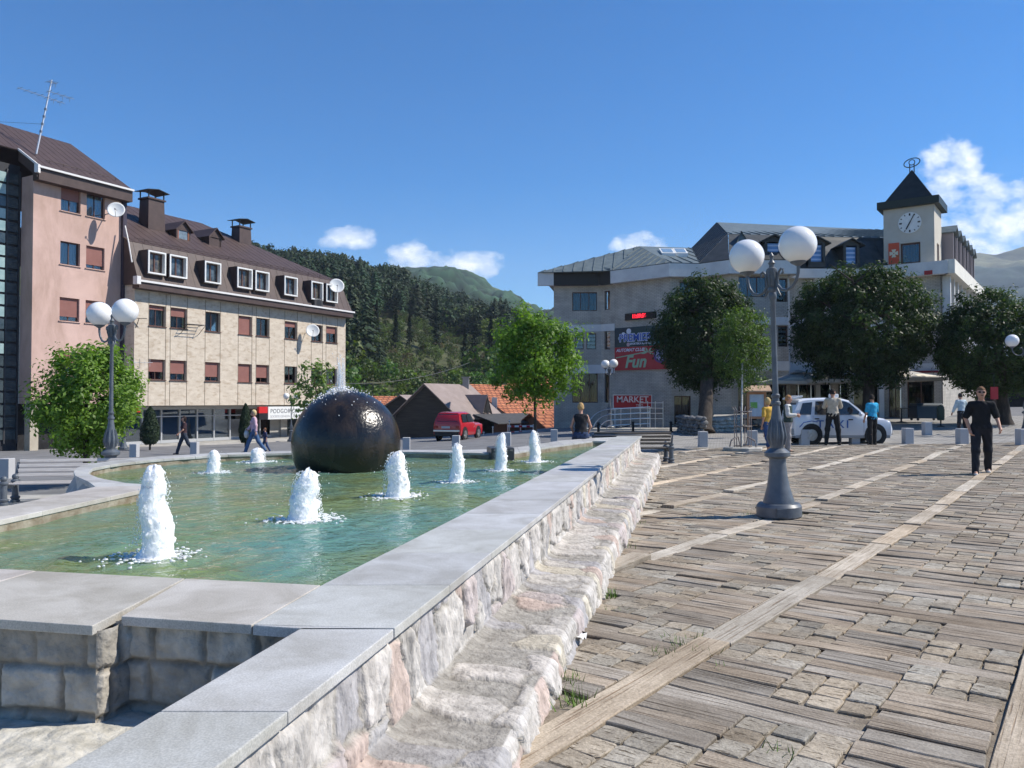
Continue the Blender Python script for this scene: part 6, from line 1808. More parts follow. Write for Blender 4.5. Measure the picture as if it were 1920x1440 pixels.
# ------------------------------------------------------------------ lamps
def make_lamp(loc, lab, rz):
    t = thing('street_lamp', lab, 'street lamp', loc, 0, 'twin globe street lamps')
    o = Vector(loc)
    m = MB(); m.lathe([(.285, 0), (.30, .02), (.30, .15), (.27, .19), (.21, .195), (.205, .23), (.185, .29), (.15, .42), (.125, .58), (.112, .72), (.112, .80), (.135, .815), (.172, .835), (.172, .885), (.14, .91), (.10, .94)], o, 28)
    m.box(o + Vector((-.06, -.29, .09)), (.13, .05, .11)); m.build('pedestal', M_METALPAINT, t, smooth=35)
    m = MB(); m.lathe([(.085, .935), (.09, .97), (.105, 1.02), (.118, 1.09), (.112, 1.16), (.092, 1.26), (.068, 1.38), (.053, 1.49), (.050, 1.53), (.066, 1.545), (.066, 1.575), (.048, 1.59), (.046, 1.63), (.058, 1.645), (.058, 1.675), (.042, 1.69)], o, 24)
    for k in range(10):                                           # acanthus leaves on the vase
        a = 6.283 * k / 10; d = Vector((math.cos(a), math.sin(a), 0))
        m.tube([o + d * .10 + Vector((0, 0, .99)), o + d * .122 + Vector((0, 0, 1.09)), o + d * .10 + Vector((0, 0, 1.25)), o + d * .085 + Vector((0, 0, 1.34))], [.008, .022, .014, .003], 6)
    m.build('vase', M_METALPAINT, t, smooth=40)
    m = MB(); m.lathe([(.040, 1.688), (.036, 2.3), (.033, 2.98), (.045, 3.0), (.055, 3.03), (.055, 3.06), (.045, 3.09), (.058, 3.12), (.058, 3.15), (.044, 3.17)], o, 20); m.build('shaft', M_METALPAINT, t, smooth=40)
    m = MB(); m.lathe([(.045, 3.168), (.062, 3.2), (.075, 3.3), (.07, 3.36), (.078, 3.38), (.07, 3.42), (.04, 3.44), (.035, 3.47), (.05, 3.5), (.03, 3.53), (.022, 3.56), (.034, 3.60), (.005, 3.65)], o, 16)
    for k in range(8):
        a = 6.283 * k / 8; d = Vector((math.cos(a), math.sin(a), 0)); m.tube([o + d * .06 + Vector((0, 0, 3.17)), o + d * .085 + Vector((0, 0, 3.28)), o + d * .07 + Vector((0, 0, 3.4))], [.008, .012, .008], 5)
    m.build('capital', M_METALPAINT, t, smooth=40)
    u = Vector((math.cos(rz), math.sin(rz), 0))
    for s in (-1, 1):
        q = lambda r_, z: o + u * (s * r_) + Vector((0, 0, z))
        m = MB()
        m.tube([q(.05, 3.24), q(.10, 3.18), q(.17, 3.11), q(.26, 3.09), q(.36, 3.12), q(.43, 3.20), q(.465, 3.30), q(.47, 3.40)], [.022, .022, .02, .02, .02, .021, .022, .024], 10)
        m.tube([q(.10, 3.18), q(.10, 3.27), q(.125, 3.36), q(.165, 3.40), q(.20, 3.385), q(.205, 3.345), q(.18, 3.33)], [.018, .018, .017, .016, .015, .014, .018], 8)
        m.tube([q(.05, 3.20), q(.08, 3.13), q(.125, 3.06), q(.15, 3.03)], [.014, .02, .014, .006], 7)
        m.lathe([(.03, 3.385), (.05, 3.40), (.10, 3.43), (.105, 3.445), (.06, 3.455)], o + u * (s * .47), 18)
        m.build('arm', M_METALPAINT, t, smooth=45)
        m = MB(); m.ball(o + u * (s * .47) + Vector((0, 0, 3.67)), .245, 36, 24); m.build('globe', M_OPAL, t, smooth=80)
    return t


ll = at_ground(1461, 973)
lamp0 = make_lamp((ll.x, ll.y, ll.z + .03), 'nearest twin globe lamp standing on the wooden paving', R(-62.6))
for (px, D, rz, lab, sc_) in ((208, 15.9, R(-34), 'twin globe lamp behind the left slatted bench', 1), (1143, 44.5, R(-68), 'small distant twin globe lamp at the steel railing', 1),
                              (1926, 31, R(-20), 'twin globe lamp cut by the right edge of the view', 1), (546, 50, R(-15), 'distant twin globe lamp before the bank sign', .78), (232, 40, R(-10), 'distant lamp whose globes hide in the bushy green tree', .8)):
    p = at_y(px, 800, D); dup(lamp0, (p.x, D, ground(p.x, D)), rz + R(62.6), lab, scale=sc_)
lamp0.rotation_euler = (0, R(-1.3), 0)

# ------------------------------------------------------------------ benches
def make_bench(lab, slat, loc, rz, L=2.05):
    """local: x along, seat faces -y"""
    t = thing('park_bench', lab, 'bench', loc, rz, 'slatted benches round the fountain')
    o = Vector(loc); t.rotation_euler = (0, 0, 0)
    B = lambda x, y, z: o + Vector((x, y, z))
    for s in (-1, 1):
        x = s * L / 2
        for yy in (-.28, .24):
            m = MB(); m.lathe([(.085, 0), (.085, .05), (.065, .07), (.085, .10), (.085, .13), (.06, .15), (.058, .44), (.08, .46), (.08, .49), (.06, .505), (.045, .52), (.06, .55), (.062, .585), (.045, .62), (.01, .64)], B(x, yy, 0), 14); m.build('post', M_METALPAINT, t, smooth=40)
        m = MB(); m.tube([B(x, -.26, .44), B(x, -.05, .36), B(x, .10, .36), B(x, .22, .45), B(x, .30, .66), B(x, .37, .88)], [.028, .03, .03, .032, .028, .022], 8); m.box(B(x, .0, .40), (.05, .5, .05)); m.build('side_frame', M_METALPAINT, t, smooth=40)
    m = MB()
    for k in range(5): m.box(B(0, -.22 + k * .095, .455 - .012 * (2 - abs(k - 2))), (L - .06, .075, .03))
    m.build('seat', slat, t, bevel=.006)
    m = MB()
    for k in range(4):
        f = k / 3; M_ = Matrix.Rotation(R(-16), 3, 'X'); m.box(B(0, .245 + .115 * f, .60 + .31 * f), (L - .06, .03, .070), M=M_)
    m.build('backrest', slat, t, bevel=.006)
    t.rotation_euler = (0, 0, rz); t.scale = (1, 1, .86); return t


p = at_z(160, 932, -.29); make_bench('pale weathered slatted bench on the left side of the fountain', M_SLAT, (-8.30, 15.35, ground(-8.3, 15.35) - .03), R(11), 2.45)
make_bench('dark slatted bench standing at the far end of the stone ledge', M_SLATD, (3.05, 20.65, ground(3.05, 20.65) + .03), R(184))

# ------------------------------------------------------------------ bollards, chain posts
def make_bollard(loc, lab, h):
    t = thing('bollard', lab, 'bollard', loc, 0, 'square granite bollards')
    m = MB(); m.box(Vector(loc) + Vector((0, 0, h / 2 - .05)), (.29, .29, h + .1)); m.build('block', M_BOLL, t, bevel=.015); return t


M_BOLL = mat('bollard_granite', (.36, .36, .37), (.50, .50, .51), scale=90, rough=.75, bump=.1, bscale=120)
b0 = None
for i, (px, py, lab) in enumerate(((1318, 838, 'granite bollard between the dark bench and the birch guard'), (1411, 836, 'granite bollard right behind the birch guard'), (1508, 834, 'granite bollard before the rear wheel of the taxi'), (1602, 832, 'granite bollard between the man in beige and the man in blue'),
                                   (1702, 832, 'granite bollard just right of the taxi bonnet'), (1738, 816, 'granite bollard farther back, between the taxi and the blue bins'), (1804, 834, 'granite bollard beside the legs of the man in black'), (1917, 836, 'granite bollard at the right edge of the view'),
                                   (762, 845, 'granite bollard just right of the black ball'), (855, 842, 'granite bollard below the rear wheel of the red car'), (951, 836, 'granite bollard behind the slim flat topped jet'), (1039, 829, 'granite bollard left of the seated person'),
                                   (365, 852, 'granite bollard beside the walking woman in dark clothes'), (252, 857, 'granite bollard right of the left lamp'), (12, 897, 'granite bollard left of the pale bench'))):
    p = at_ground(px, py)
    if b0 is None: b0 = make_bollard(tuple(p), lab, .53)
    else: dup(b0, tuple(p), R((i * 37) % 9 - 4), lab)
cp = []
m0 = None
for i, (px, py, lab) in enumerate(((1122, 812, 'black chain post left of the distant lamp foot'), (1187, 811, 'black chain post between the distant lamp and the steel steps'), (1258, 811, 'black chain post left of the thick linden trunk'), (1410, 808, 'leaning black chain post behind the birch guard'))):
    p = at_ground(px, py); cp.append(p)
    if m0 is None:
        m0 = thing('chain_post', lab, 'post', tuple(p), 0, 'black chain posts'); m = MB(); m.lathe([(.09, 0), (.09, .06), (.065, .08), (.065, .48), (.08, .49), (.08, .53), (.03, .56)], p, 12); m.build('post', M_BLACKIRON, m0, smooth=40)
    else: dup(m0, tuple(p), 0, lab)
cp.append(at_ground(1447, 806)); chs = [(cp[0], at_ground(1085, 815), 'thin chain hanging left of the distant lamp'), (cp[0], cp[1], 'thin chain sagging between the two posts by the distant lamp'), (cp[2], at_ground(1305, 811), 'thin chain running to the thick linden trunk'), (cp[3], cp[4], 'thin chain from the leaning post behind the birch')]
for a, b, lab in chs:
    m = MB(); m.tube([a.lerp(b, t) + Vector((0, 0, .46 - 4 * .22 * t * (1 - t))) for t in np.linspace(0, 1, 14)], .018, 5); tag(m.build('chain', M_BLACKIRON), lab, 'chain')

# stone kerb bed round the linden, boulders, low wall
kb = at_ground(1300, 812)
tb = thing('stone_planter', 'dark low stone ring wall left of the linden trunk', 'planter', tuple(kb))
rg2 = random.Random(6)


def rockwall(t, pts, h, th, m_, n=14, nm='stone'):
    mb = MB(); P = resample(pts, n * 3)
    z = 0
    while z < h:
        for p in P:
            s = Vector((rg2.uniform(.12, .24), rg2.uniform(.10, .2), rg2.uniform(.08, .14)))
            c = Vector((p.x + rg2.gauss(0, .05), p.y + rg2.gauss(0, .05), ground(p.x, p.y) + z + .06))
            mb.ball(c, tuple(s), 8, 5, M=Matrix.Rotation(rg2.uniform(0, 3), 3, 'Z'))
        z += .17
    for i, v in enumerate(mb.v): mb.v[i] = tuple(Vector(v) + mn.noise_vector(Vector(v) * 6) * .04)
    return mb.build(nm, m_, t, smooth=70)


rockwall(tb, [(p_.x, p_.y) for p_ in (at_ground(1276, 809), at_ground(1290, 814), at_ground(1318, 817))], .75, .3, mat('shade_rock', (.10, .10, .10), (.2, .2, .2), scale=6, rough=.95))
tb = thing('rubble_wall', 'low pale rubble wall right of the linden trunk', 'wall', tuple(at_ground(1360, 806)))
rockwall(tb, [(p_.x, p_.y) for p_ in (at_ground(1338, 810), at_ground(1365, 809), at_ground(1382, 807))], .6, .3, mat('pale_rock', (.34, .32, .27), (.55, .52, .46), scale=6, rough=.95))
sl = MB(); sl.slab([V3z((q.x, q.y), .55 + ground(q.x, q.y)) for q in (at_ground(1336, 806), at_ground(1452, 803), at_ground(1450, 797), at_ground(1340, 797))], (0, 0, .1)); tag(sl.build('terrace_slab', M_CONC), kind='structure')
# birch guard
g = at_ground(1393, 846); gd = thing('tree_guard', 'rusty metal hoop guard on a concrete disc round the birch stem', 'tree guard', tuple(g)); g = g + Vector((0, 0, .03))
m = MB(); m.lathe([(.62, 0), (.62, .08), (.58, .10), (.25, .10)], g, 8); m.build('base', M_CONC, gd)
m = MB()
for k in range(4):
    a = 6.283 * k / 4 + .5; d = Vector((math.cos(a), math.sin(a), 0))
    m.tube([g + d * .55 + Vector((0, 0, .12)), g + d * .5 + Vector((0, 0, .3)), g + d * .2 + Vector((0, 0, .42)), g + d * .12 + Vector((0, 0, .15))], .018, 6)
for k in range(6):
    a = 6.283 * k / 6; d = Vector((math.cos(a), math.sin(a), 0)); m.tube([g + d * .26 + Vector((0, 0, .1)), g + d * .26 + Vector((0, 0, 1.25)), g + d * .34 + Vector((0, 0, 1.35))], .014, 6)
for z in (.14, .75, 1.2): m.tube([g + Vector((.27 * math.cos(a), .27 * math.sin(a), z)) for a in np.linspace(0, 6.283, 17)], .014, 5, caps=False)
for a in np.linspace(0, 6.283, 5)[:-1]: pass
m.build('hoops', mat('guard_metal', (.16, .12, .11), (.3, .27, .25), scale=12, rough=.6), gd)
# info board with a little roof
D = 33; c0, c1 = at_y(1401, 788, D), at_y(1436, 735, D); ib = thing('notice_board', 'wooden notice board with a small shingled roof left of the near lamp post', 'notice board', (c0.x, D, ground(c0.x, D)))
FI = Frame((c0.x, D), (1, 0)); wd = c1.x - c0.x; zg = ground(c0.x, D)
M_PINE = mat('board_pine', (.30, .15, .08), (.40, .22, .12), scale=4, rough=.7, stretch=(1, 8, 1))
m = MB()
for a in (0, wd - .09): FI.box(m, a, a + .09, -.05, .05, zg, c1.z)
FI.box(m, .09, wd - .09, -.04, .04, c0.z + .06, c0.z + .16); FI.box(m, .09, wd - .09, -.04, .04, c1.z - .1, c1.z); m.build('frame', M_PINE, ib)
m = MB(); FI.box(m, .09, wd - .09, -.02, .02, c0.z + .16, c1.z - .1); m.build('panel', mat('map_panel', (.30, .38, .48), (.42, .50, .56), scale=4, rough=.5), ib)
m = MB(); FI.box(m, .13, .42, .021, .025, c0.z + .5, c0.z + .75); m.build('map', mat('map_green', (.10, .30, .06), (.2, .4, .12), scale=9, rough=.6), ib)
m = MB(); m.slab([FI.P(-.15, .3, c1.z), FI.P(wd + .15, .3, c1.z), FI.P(wd + .15, 0, c1.z + .22), FI.P(-.15, 0, c1.z + .22)], (0, 0, .05)); m.slab([FI.P(-.15, 0, c1.z + .22), FI.P(wd + .15, 0, c1.z + .22), FI.P(wd + .15, -.3, c1.z), FI.P(-.15, -.3, c1.z)], (0, 0, .05)); m.build('roof', mat('shingle', (.38, .24, .15), (.5, .34, .22), scale=8, rough=.8), ib)
# steel railing with fanned end
D = 43.5; q0, q1 = at_y(1146, 803, D), at_y(1219, 797, D); zg = q0.z
rl = thing('steel_railing', 'shiny steel railing with a fanned curved end before the market sign', 'railing', tuple(q0))
m = MB(); FRr = Frame((q0.x, D), ((q1 - q0).x, 0)); Lr = (q1 - q0).x
for z in (.15, .45, .75, 1.05): m.tube([FRr.P(0, 0, zg + z), FRr.P(Lr, 0, zg + z + .12)], .028, 7)
for k in range(5): m.tube([FRr.P(Lr * k / 4, 0, zg - .2), FRr.P(Lr * k / 4, 0, zg + 1.05 + .03 * k)], .024, 7)
for k, r_ in enumerate((.3, .65, 1.0, 1.35)):
    m.tube([FRr.P(-.02 - r_ * 1.0 * math.sin(t), 0, zg - .25 + (.25 + .15 + .3 * k) * math.cos(t)) for t in np.linspace(0, 1.5, 9)], .024, 7)
m.build('rails', M_STEEL, rl)
m = MB(); FRr.box(m, -1.6, Lr + 1.5, -1.2, .5, -.8, zg - .01); tag(m.build('ramp', M_CONC), kind='structure')
q0, q1 = at_y(1200, 790, 45.4), at_y(1243, 752, 45.4); r2 = thing('steel_railing', 'taller thin railing on the steps right of the market sign', 'railing', tuple(q0)); m = MB(); F2 = Frame((q0.x, 45.4), (1, 0)); L2 = q1.x - q0.x
for k in range(4): m.tube([F2.P(L2 * k / 3, 0, -.3), F2.P(L2 * k / 3, 0, q1.z)], .022, 6)
for z in (.25, .55, .85, 1.15): m.tube([F2.P(0, 0, q1.z - z + .15), F2.P(L2, 0, q1.z - z + .15)], .018, 6)
m.build('rails', M_STEEL, r2)
st_ = MB(); F2.box(st_, -.2, 4.2, -1.2, .35, -.8, .12); F2.box(st_, -.2, 4.6, .351, .75, -.8, -.06); tag(st_.build('steps', M_CONC), kind='structure')

# ------------------------------------------------------------------ café parasols, bins, street bits
M_PARA = mat('charcoal_canvas', (.42, .40, .37), (.50, .48, .45), scale=6, rough=.85); M_PARAL = mat('cream_print', (.80, .74, .60), rough=.8)


def make_parasol(loc, lab, w, h):
    t = thing('parasol', lab, 'parasol', loc, 0, 'café parasols'); o = Vector(loc)
    m = MB(); m.tube([o, o + Vector((0, 0, h))], .03, 8); m.build('pole', M_STEEL, t)
    m = MB(); e = w / 2; ring = [o + Vector((e * a, e * b, h - .62)) for a, b in ((-1, -1), (0, -1.02), (1, -1), (1.02, 0), (1, 1), (0, 1.02), (-1, 1), (-1.02, 0))]; top = o + Vector((0, 0, h - .12))
    mid = [top.lerp(p, .55) + Vector((0, 0, -.03)) for p in ring]
    low = [p + Vector((0, 0, -.16)) for p in ring]
    n = 8; V = [top] + mid + ring + low; F = [(0, 1 + k, 1 + (k + 1) % n) for k in range(n)]
    for a in (1, 1 + n): F += [(a + k, a + n + k, a + n + (k + 1) % n, a + (k + 1) % n) for k in range(n)]
    m.add(V, F); c = m.build('canopy', M_PARA, t)
    m = MB(); cap = [top + (p - top) * .28 + Vector((0, 0, .09)) for p in ring]; m.add([o + Vector((0, 0, h + .02))] + cap, [(0, 1 + k, 1 + (k + 1) % n) for k in range(n)]); m.build('vent_cap', M_PARA, t)
    for (i, j) in ((1, 2), (0, 1)):
        m = MB(); a_, b_, c_ = mid[i], ring[i], ring[j]; d_ = mid[j]; lift = Vector((0, -.012, .012))
        m.poly([a_.lerp(c_, .15) + lift, b_.lerp(d_, .2) + lift, c_.lerp(a_, .2) + lift, d_.lerp(b_, .15) + lift]); m.build('print', M_PARAL, t)
    return t


p0_ = None
for (px, yb, D, lab) in ((1497, 715, 42.5, 'charcoal café parasol farthest left, partly behind the lamp post'), (1556, 713, 42, 'charcoal café parasol with cream print above the taxi'), (1688, 716, 42.5, 'charcoal café parasol right of the wide linden'), (1520, 700, 46, 'charcoal café parasol in the back row, left one'), (1575, 699, 46.2, 'charcoal café parasol in the back row, right one')):
    p = at_y(px, yb, D); zg = ground(p.x, D)
    if p0_ is None: p0_ = make_parasol((p.x, D, zg), lab, 3.3, p.z - zg + .62)
    else: dup(p0_, (p.x, D, zg), 0, lab)
# bins
D = 41; c0, c1 = at_y(1719, 789, D), at_y(1770, 756, D)
bn = thing('waste_container', 'dark blue waste container in the shade before the shop', 'container', tuple(c0)); w_, h_ = c1.x - c0.x, c1.z - c0.z
m = MB(); P = [(0, 0), (w_, 0), (w_, .9), (0, .9)]; m.hexa([c0 + Vector((x * .92 + w_ * .04, y, .12)) for x, y in P] + [c0 + Vector((x, y, h_ * .85)) for x, y in P]); m.build('body', mat('bin_blue', (.02, .05, .09), rough=.5), bn, bevel=.03)
m = MB(); m.hexa([c0 + Vector((x, y, h_ * .86)) for x, y in P] + [c0 + Vector((x * .9 + w_ * .05, y * .8 + .09, h_)) for x, y in P]); m.build('lid', mat('bin_lid', (.03, .055, .08), rough=.4), bn, bevel=.02)
m = MB()
for x in (.12, w_ - .12):
    for y in (.12, .78): m.ball(c0 + Vector((x, y, .07)), .07, 8, 6)
m.build('wheels', M_BLACKIRON, bn)
p = at_ground(1764, 800); lb = thing('litter_bin', 'slim dark green litter bin on a post right of the blue container', 'litter bin', tuple(p))
m = MB(); m.tube([p, p + Vector((0, 0, .9))], .035, 8); m.lathe([(.16, .0), (.16, .03), (.05, .06)], p, 12); m.build('post', M_BLACKIRON, lb)
m = MB(); m.lathe([(.13, .3), (.16, .34), (.17, .82), (.15, .84), (.16, .88), (.11, .98), (.02, 1.02)], p, 14); m.build('bucket', mat('bin_green', (.05, .07, .05), rough=.5), lb, smooth=40)
rs = at_y(1864, 737, 36); rd = thing('hanging_sign', 'small red hanging sign behind the head of the man in black', 'sign', tuple(rs))
m = MB(); m.box(rs, (.34, .06, .56)); m.build('panel', mat('sign_panel_red', (.42, .02, .03), rough=.4), rd, bevel=.01); m = MB(); m.tube([rs + Vector((0, 0, .3)), rs + Vector((0, 0, .9)), rs + Vector((0, 1.5, .9))], .02, 6); m.build('hanger', M_BLACKIRON, rd)
# café tables
tb0 = None
for i, (px, D) in enumerate(((1490, 41.5), (1530, 42.2), (1600, 41.6), (1690, 41.8))):
    p = at_y(px, 780, D); zg = ground(p.x, D)
    lab = ['dark round café table under the leftmost parasol', 'dark round café table behind the taxi roof', 'dark round café table between the two standing men', 'dark round café table under the right parasol'][i]
    if tb0 is None:
        tb0 = thing('cafe_table', lab, 'table', (p.x, D, zg), 0, 'café tables'); m = MB(); m.lathe([(.38, .72), (.4, .735), (.38, .75)], (p.x, D, zg), 18); m.build('tabletop', M_SLATD, tb0)
        m = MB(); m.lathe([(.25, 0), (.25, .03), (.04, .06), (.035, .72)], (p.x, D, zg), 12); m.build('pedestal', M_BLACKIRON, tb0)
    else: dup(tb0, (p.x, D, zg), 0, lab)
# barrier by the lower road
p = at_y(952, 812, 50); q = at_y(1000, 812, 50); rb = thing('road_barrier', 'red and white barrier boards beside the lower road', 'barrier', tuple(p)); m = MB()
for z in (.05, .42): m.beam(p + Vector((0, 0, z)), q + Vector((0, 0, z + .02)), .05, .12)
m.build('boards', M_WHITE, rb); m = MB()
for k in range(3): c = p.lerp(q, .2 + .3 * k); m.box(c + Vector((0, -.03, .42)), (.22, .02, .125)); m.box(c + Vector((0, -.03, .05)), (.22, .02, .125))
m.build('stripes', M_RED, rb)
m = MB()
for k in range(3): c = p.lerp(q, k / 2); m.tube([c + Vector((0, .05, -1.4)), c + Vector((0, .05, .55))], .04, 6)
m.build('posts', M_STEEL, rb)
for px, y0, lab in ((924, 801, 'slim steel post right of the red car, taller one'), (907, 811, 'slim steel post right of the red car, shorter one'), (955, 790, 'slim steel post at the left end of the barrier')):
    a = at_y(px, y0, 49.5); m = MB(); g0 = ground(a.x, 49.5); m.tube([(a.x, 49.5, g0 - .2), a], .035, 7); m.ball(a, .06, 8, 6); tag(m.build('steel_post', M_STEEL, smooth=60), lab, 'post', 'steel posts by the lower road')

# ------------------------------------------------------------------ cars
M_TYRE = mat('tyre_rubber', (.018, .018, .018), rough=.85); M_RIM = mat('alloy_rim', (.34, .345, .355), rough=.35, metal=.6)
M_CARGL = mat('car_glass', (.02, .025, .03), rough=.04, spec=.9)


def car(lab, loc, rz, prof, belt, glass, paint, L, Wd, wheels, wr, clad=None, name='car'):
    """local x forward; prof = (x, z_top) outline of the shell, glass = [(side panes)]"""
    t = thing(name, lab, 'car', loc); o = Vector(loc); B = lambda x, y, z: o + Vector((x, y, z))
    hw = Wd / 2
    xs = [p[0] for p in prof]; n = len(prof)
    V, F = [], []
    zb = .30
    for x, zt in prof:
        gh = max(0, zt - belt(x)); tk = min(1, gh / .55) * .15
        e = .07 if (x < xs[0] + .05 or x > xs[-1] - .05) else 0
        w = hw - e
        ring = [(-w + .04, zb), (-w, zb + .12), (-w, min(zt - .05, belt(x) - .08)), (-w + .025, min(zt - .03, belt(x))), (-w + .03 + tk, zt - .06), (-w + .13 + tk, zt)]
        ring = ring + [(-y, z) for y, z in ring[::-1]]
        V += [B(x, y, z) for y, z in ring]
    k = 12
    for i in range(n - 1):
        for j in range(k - 1): F.append((i * k + j, (i + 1) * k + j, (i + 1) * k + j + 1, i * k + j + 1))
    F.append(tuple(range(k))); F.append(tuple((n - 1) * k + j for j in range(k - 1, -1, -1)))
    m = MB(); m.add(V, F); body = m.build('body', paint, t, smooth=38)
    for nm, pts in glass:
        m = MB(); m.add([B(*p) for p in pts], [tuple(range(len(pts)))]); m.build(nm, M_CARGL, t)
    for wx in wheels:
        for s in (-1, 1):
            c = B(wx, s * (hw - .085), wr); M_ = Matrix.Rotation(R(90), 3, 'X')
            m = MB(); m.lathe([(wr + .075, -.05), (wr + .075, .012), (.05, .012), (.05, -.05)], (0, 0, 0), 22); m.v = [tuple(M_ @ Vector((p[0], p[1], p[2] * -s)) + B(wx, s * (hw + .003), wr + .015)) for p in m.v]; m.build('wheel_arch', M_INK, t)
            m = MB(); m.lathe([(wr * .62, -.09), (wr * .96, -.09), (wr, -.06), (wr, .06), (wr * .96, .09), (wr * .62, .09)], (0, 0, 0), 24); m.v = [tuple(M_ @ Vector(p) + c + Vector((0, s * .025, 0))) for p in m.v]; w_ = m.build('wheel', M_TYRE, t, smooth=40)
            m = MB(); m.lathe([(wr * .63, -.02), (wr * .63, .02), (.04, .03)], (0, 0, 0), 20)
            for q in range(5):
                a = 6.283 * q / 5; m.beam((.05 * math.cos(a), .05 * math.sin(a), .035), (wr * .6 * math.cos(a), wr * .6 * math.sin(a), .035), .07, .02, up=(0, 0, 1))
            m.v = [tuple(M_ @ Vector((p[0], p[1], -s * p[2])) + c + Vector((0, s * .10, 0))) for p in m.v]; m.build('rim', M_RIM, w_)
    t.rotation_euler = (0, 0, rz)
    return t, B


# white taxi, seen from its right side, nose to the right
M_WPAINT = mat('taxi_white', (.66, .69, .74), rough=.22, spec=.5, coat=.5)
tl = at_ground(1566, 831); L_ = 3.78
prof = [(-1.86, .95), (-1.80, 1.28), (-1.62, 1.60), (-1.3, 1.675), (-.6, 1.70), (.05, 1.67), (.32, 1.60), (.62, 1.36), (.95, 1.06), (1.15, 1.01), (1.6, .93), (1.80, .82), (1.88, .62)]
bl_ = lambda x: 1.03 if x < .9 else .9
hw = .81


def gy(z): return hw - .012 - .15 * max(0, min(1, (z - 1.03) / .6)) + .012


side = lambda P, s: [(x, s * (gy(z) + .006), z) for x, z in (P if s < 0 else P[::-1])]
G_ = []
for s in (-1, 1):
    G_ += [('side_window', side([(-1.66, 1.08), (-1.22, 1.08), (-1.12, 1.54), (-1.50, 1.50)], s)), ('side_window', side([(-1.08, 1.08), (-.32, 1.08), (-.32, 1.58), (-1.0, 1.57)], s)), ('side_window', side([(-.26, 1.08), (.72, 1.08), (.62, 1.2), (.28, 1.5), (.1, 1.57), (-.26, 1.58)], s))]
G_ += [('windscreen', [(.35, .60, 1.59), (.35, -.60, 1.59), (.93, -.68, 1.10), (.93, .68, 1.10)]), ('rear_window', [(-1.84, -.6, 1.1), (-1.84, .6, 1.1), (-1.68, .55, 1.52), (-1.68, -.55, 1.52)])]
taxi, B = car('white taxi estate car with blue lettering parked side on', (tl.x, tl.y, tl.z), 0, prof, bl_, G_, M_WPAINT, L_, 1.62, (-1.2, 1.22), .335)
M_BLUE = mat('taxi_blue', (.05, .13, .38), rough=.4)
text('TAXI', .40, Matrix.Translation(B(-.40, -hw - .010, .72)) @ Matrix.Rotation(R(90), 4, 'X'), M_BLUE, taxi, xs=1.15, bold=.004, sp=1.3)
m = MB(); m.box(B(-.05, 0, 1.77), (.22, .5, .14)); m.build('roof_sign', M_WHITE, taxi, bevel=.03)
m = MB(); m.slab([B(-1.85, -.6, 1.62), B(-1.85, .6, 1.62), B(-1.45, .6, 1.72), B(-1.45, -.6, 1.72)], (0, 0, .07)); m.build('spoiler', M_WPAINT, taxi, bevel=.02)
m = MB(); m.box(B(0, 0, .30), (3.6, 1.56, .16)); m.box(B(1.86, 0, .45), (.08, 1.5, .22)); m.box(B(-1.86, 0, .45), (.1, 1.5, .22)); m.build('lower_cladding', mat('car_cladding', (.30, .31, .32), rough=.6), taxi, bevel=.03)
for s in (-1, 1):
    m = MB(); m.ball(B(1.70, s * .60, .80), (.16, .16, .09), 12, 8); m.build('headlight', mat('lamp_glass%d' % s, (.6, .65, .7), rough=.08, spec=.8), taxi, smooth=60)
    m = MB(); m.ball(B(.62, s * .90, 1.10), (.07, .10, .08), 10, 8); m.build('mirror', M_WPAINT, taxi, smooth=60)
    for hx, hz_ in ((-1.0, .93), (.28, .90)):
        m = MB(); m.box(B(hx, s * (hw + .004), hz_), (.17, .02, .04)); m.build('door_handle', M_INK, taxi)
for x in (-.29, .78, -1.14):
    m = MB(); m.box(B(x, -hw - .001, .74), (.012, .006, .62)); m.build('door_seam', mat('seam%d' % int(x * 100), (.25, .27, .3), rough=.6), taxi)
m = MB(); m.tube([B(-1.66, -hw - .008, .62), B(-1.5, -hw - .008, .79), B(-1.2, -hw - .008, .85), B(-.98, -hw - .008, .81)], .018, 5); m.build('stripe', M_BLUE, taxi)
taxi.rotation_euler = (0, 0, R(-1)); taxi.scale = (.90, .9, .94)

# red off road car, tail to us
M_RPAINT = mat('car_red', (.42, .012, .018), rough=.25, spec=.5, coat=.5)
rp = at_ground(860, 824); rz = R(72)
prof = [(-1.83, .92), (-1.78, 1.30), (-1.55, 1.62), (-1.2, 1.66), (-.4, 1.67), (.05, 1.60), (.22, 1.45), (.52, 1.10), (.6, 1.06), (1.5, .98), (1.80, .93), (1.86, .55)]
bl_ = lambda x: 1.02 if x < .55 else .9
hw = .84
G_ = []
for s in (-1, 1): G_ += [('side_window', side([(-1.45, 1.07), (-.72, 1.07), (-.72, 1.54), (-1.38, 1.54)], s)), ('side_window', side([(-.62, 1.07), (.38, 1.07), (.08, 1.50), (-.02, 1.54), (-.62, 1.55)], s))]
G_ += [('windscreen', [(.10, .6, 1.55), (.10, -.6, 1.55), (.50, -.66, 1.13), (.50, .66, 1.13)]), ('rear_window', [(-1.815, -.62, 1.10), (-1.815, .62, 1.10), (-1.62, .58, 1.54), (-1.62, -.58, 1.54)])]
red, B = car('red boxy off road car parked tail towards the square', tuple(rp), 0, prof, bl_, G_, M_RPAINT, 3.7, 1.68, (-1.1, 1.1), .36)
m = MB(); m.box(B(-1.88, 0, .58), (.1, 1.62, .11)); m.build('bumper', M_STEEL, red, bevel=.02)
m = MB(); m.box(B(-1.86, 0, .40), (.1, 1.5, .22)); m.build('lower_panel', M_INK, red)
m = MB(); m.box(B(-1.852, .06, .78), (.02, .52, .12)); m.build('number_plate', mat('plate', (.45, .45, .47), rough=.5), red)
